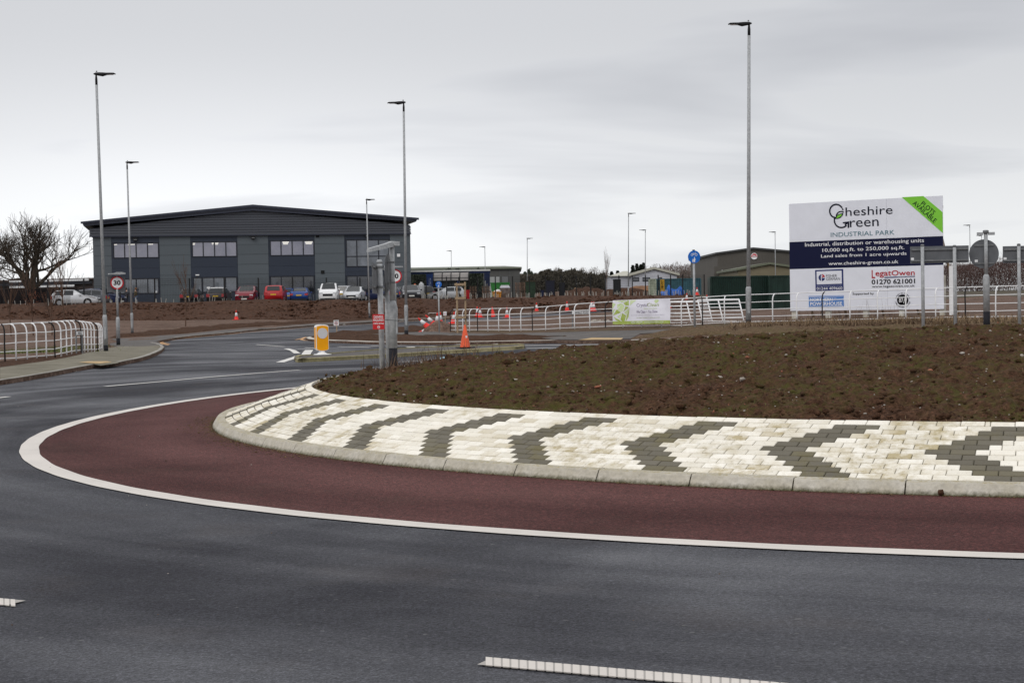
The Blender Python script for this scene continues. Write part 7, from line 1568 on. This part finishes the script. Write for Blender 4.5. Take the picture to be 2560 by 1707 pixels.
# white slab pile and panel lying behind the long fence
f = stand(1470, 806, 78); o = MB().box(-1.2, 1.0, 0, 1.6, 0, .10).build('slab_pile', pk_m, loc=f, label='pale pink board lying on the gravel behind the nameplate', cat='board')
lumps('rubble', [tuple(stand(1500+rnd.uniform(-22, 22), 797, 88)+Vector((0, rnd.uniform(-.5, .5), .05))) for _ in range(16)], [rnd.uniform(.06, .18) for _ in range(16)], M['pebble'], kind='stuff', label='lumps of rubble behind the fence above the nameplate', cat='rubble')
# ------------------------------------------------------------------ far hedges, woods
def wood(name, px0, px1, D, tops, base_z, m, n, size, label, dens=1.0, dep=8, vert=2.2, cat='trees', jag=.25, seed=1):
    rs = np.random.RandomState(seed); px = rs.uniform(px0, px1, n); tp = np.interp(px, *zip(*tops)); ph = rs.uniform(0, 1, n)
    bump1 = fbm(px/9.0+seed, px*0+.3, seed, 3); hgt = np.array([at(a, b, D)[2] for a, b in zip(px, tp)])-base_z; hgt = hgt*(1-jag*.5+jag*(bump1*1.6-.3)); v = rs.uniform(0, 1, n)**.75
    x = np.array([at(a, 740, D)[0] for a in px]); P = np.c_[x, D+rs.uniform(0, dep, n), base_z+v*hgt]
    a = rs.normal(size=(n, 3)); a[:, 2] *= vert; a /= np.linalg.norm(a, axis=1)[:, None]; b = np.cross(a, rs.normal(size=(n, 3))); b /= np.linalg.norm(b, axis=1)[:, None]; s = size*rs.uniform(.5, 1.5, n)[:, None]; w = s*dens
    V_ = np.stack([P+a*s, P+b*w, P-a*s, P-b*w], 1).reshape(-1, 3); return npmesh(name, V_, np.arange(n*4).reshape(n, 4), m, smooth=False, kind='stuff', label=label, cat=cat)
M['ever'] = mat('evergreen', (.030, .040, .026), .9, var=.45, vscale=.8); M['twig'] = mat('bare_twigs', (.15, .118, .105), .95, var=.3, vscale=.4); M['twig_red'] = mat('red_twigs', (.085, .052, .046), .95, var=.35, vscale=.5); M['scrub'] = mat('dark_scrub', (.055, .048, .036), .95, var=.4, vscale=.5); M['twig_pale'] = mat('far_twigs', (.205, .185, .18), .95, var=.2, vscale=.2)  # far twigs paler: distance haze put into their colour
wood('conifer_hedge', 1024, 1206, 215, [(1024, 684), (1080, 682), (1100, 676), (1180, 674), (1206, 680)], PLAT, M['ever'], 16000, .20, 'dark evergreen hedge behind the open trailer', .45, cat='hedge', jag=.18, seed=2)
wood('far_wood', 1300, 1545, 420, [(1300, 690), (1345, 682), (1390, 675), (1430, 676), (1470, 681), (1530, 688), (1545, 695)], PLAT, M['scrub'], 15000, .42, 'dark green far wood behind the yard fence', .35, dep=30, jag=.22, seed=3)
wood('far_wood', 1340, 1540, 450, [(1340, 684), (1380, 672), (1455, 667), (1500, 676), (1540, 686)], PLAT, M['twig'], 9000, .40, 'pale bare crowns rising above the dark far wood', .10, dep=30, jag=.35, seed=4)
wood('far_wood', 1590, 1815, 520, [(1590, 672), (1640, 664), (1665, 659), (1700, 664), (1740, 661), (1800, 655), (1815, 655)], PLAT, M['twig'], 17000, .55, 'line of bare greyish brown trees behind the white building', .10, dep=60, jag=.3, seed=5)
wood('far_wood', 1590, 1815, 540, [(1590, 684), (1640, 679), (1720, 678), (1815, 674)], PLAT, M['scrub'], 8000, .5, 'darker understorey of the bare trees behind the white building', .3, dep=40, jag=.25, seed=6)
wood('bare_hedge', 2330, 2760, 190, [(2330, 666), (2380, 664), (2450, 660), (2520, 655), (2570, 648), (2760, 640)], 1.85, M['twig_red'], 42000, .22, 'broad reddish brown bare thicket right of the billboard', .07, dep=14, vert=5, cat='thicket', jag=.10, seed=7)
wood('bare_hedge', 2330, 2760, 200, [(2330, 656), (2400, 652), (2480, 647), (2520, 645), (2760, 636)], 1.85, M['twig'], 6000, .30, 'paler twigs along the top of the thicket right of the billboard', .06, dep=10, vert=3, cat='thicket', jag=.3, seed=8)
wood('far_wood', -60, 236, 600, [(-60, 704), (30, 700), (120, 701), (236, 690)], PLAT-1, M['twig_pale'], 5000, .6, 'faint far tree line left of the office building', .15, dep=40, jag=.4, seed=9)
wood('far_wood', 1285, 1345, 500, [(1285, 690), (1310, 684), (1345, 683)], PLAT, M['ever'], 2500, .45, 'small dark clump beside the long shed\'s right end', .4, dep=20, jag=.4, seed=10)
for i, (px, D, top, w_, lb_) in enumerate([(1583, 300, 663, 1.1, 'leftmost pointed conifer above the white building'), (1593, 300, 659, 1.2, 'second conifer above the white building'), (1603, 300, 661, 1.1, 'third conifer above the white building'), (1610, 300, 657, 1.3, 'rightmost and tallest conifer above the white building'), (1545, 300, 677, 1.3, 'low conifer left of the white building'), (1530, 300, 679, 1.0, 'slim conifer farther left of the white building')]):
    p = at(px, 740, D); H_ = at(px, top, D)[2]-PLAT; q = empty('conifer', (p[0], p[1], PLAT), lb_, 'tree', 'dark conifers by the white building'); MB().tube([(0, 0, 0), (0, 0, H_*.9)], [.14, .04], 5).build('trunk', M['bark'], q)
    rs = np.random.RandomState(i+50); n = 1300; v = rs.uniform(.12, 1, n)**.8; r_ = w_*(1-v)**.6*(.5+.5*np.abs(np.sin(v*22)))*rs.uniform(.2, 1, n)+.03; t = rs.uniform(0, 6.283, n); P = np.c_[r_*np.cos(t), r_*np.sin(t), v*H_]; a = np.c_[np.cos(t), np.sin(t), rs.uniform(-.2, .6, n)]; b = np.cross(a, rs.normal(size=(n, 3))); b /= np.linalg.norm(b, axis=1)[:, None]; s = .22
    npmesh('crown', np.stack([P+a*s, P+b*s*.35, P-a*s*.6, P-b*s*.35], 1).reshape(-1, 3), np.arange(n*4).reshape(n, 4), M['ever'], parent=q, smooth=False)
p = at(1517, 742, 205); branch_tree('bare_tree', (p[0], p[1], PLAT), 'thin upright bare tree standing in the yard left of the white building', 5.6, random.Random(31), M['bark_red'], .35, 2, .05, .08, .7, kids=(3, 4), first=.5, tmin=.012)

n_ = 9000; x_ = npr.uniform(-45, 24, n_); y_ = npr.uniform(131, 153, n_); R_ = npr.lognormal(-2.35, .45, n_).clip(.04, .35)
z_ = terr(x_, y_)+.09; k_ = z_ < PLAT+.02
lumps('bank_clods', np.c_[x_, y_, z_+(fbm(x_*.8, y_*.8, 9, 4)-.45)*.5*sstep((y_-130)/6)*(1-sstep((y_-150)/5))][k_], R_[k_], M['bank_soil'], kind='stuff', label='coarse clods of earth covering the long bank before the car park', cat='clods')
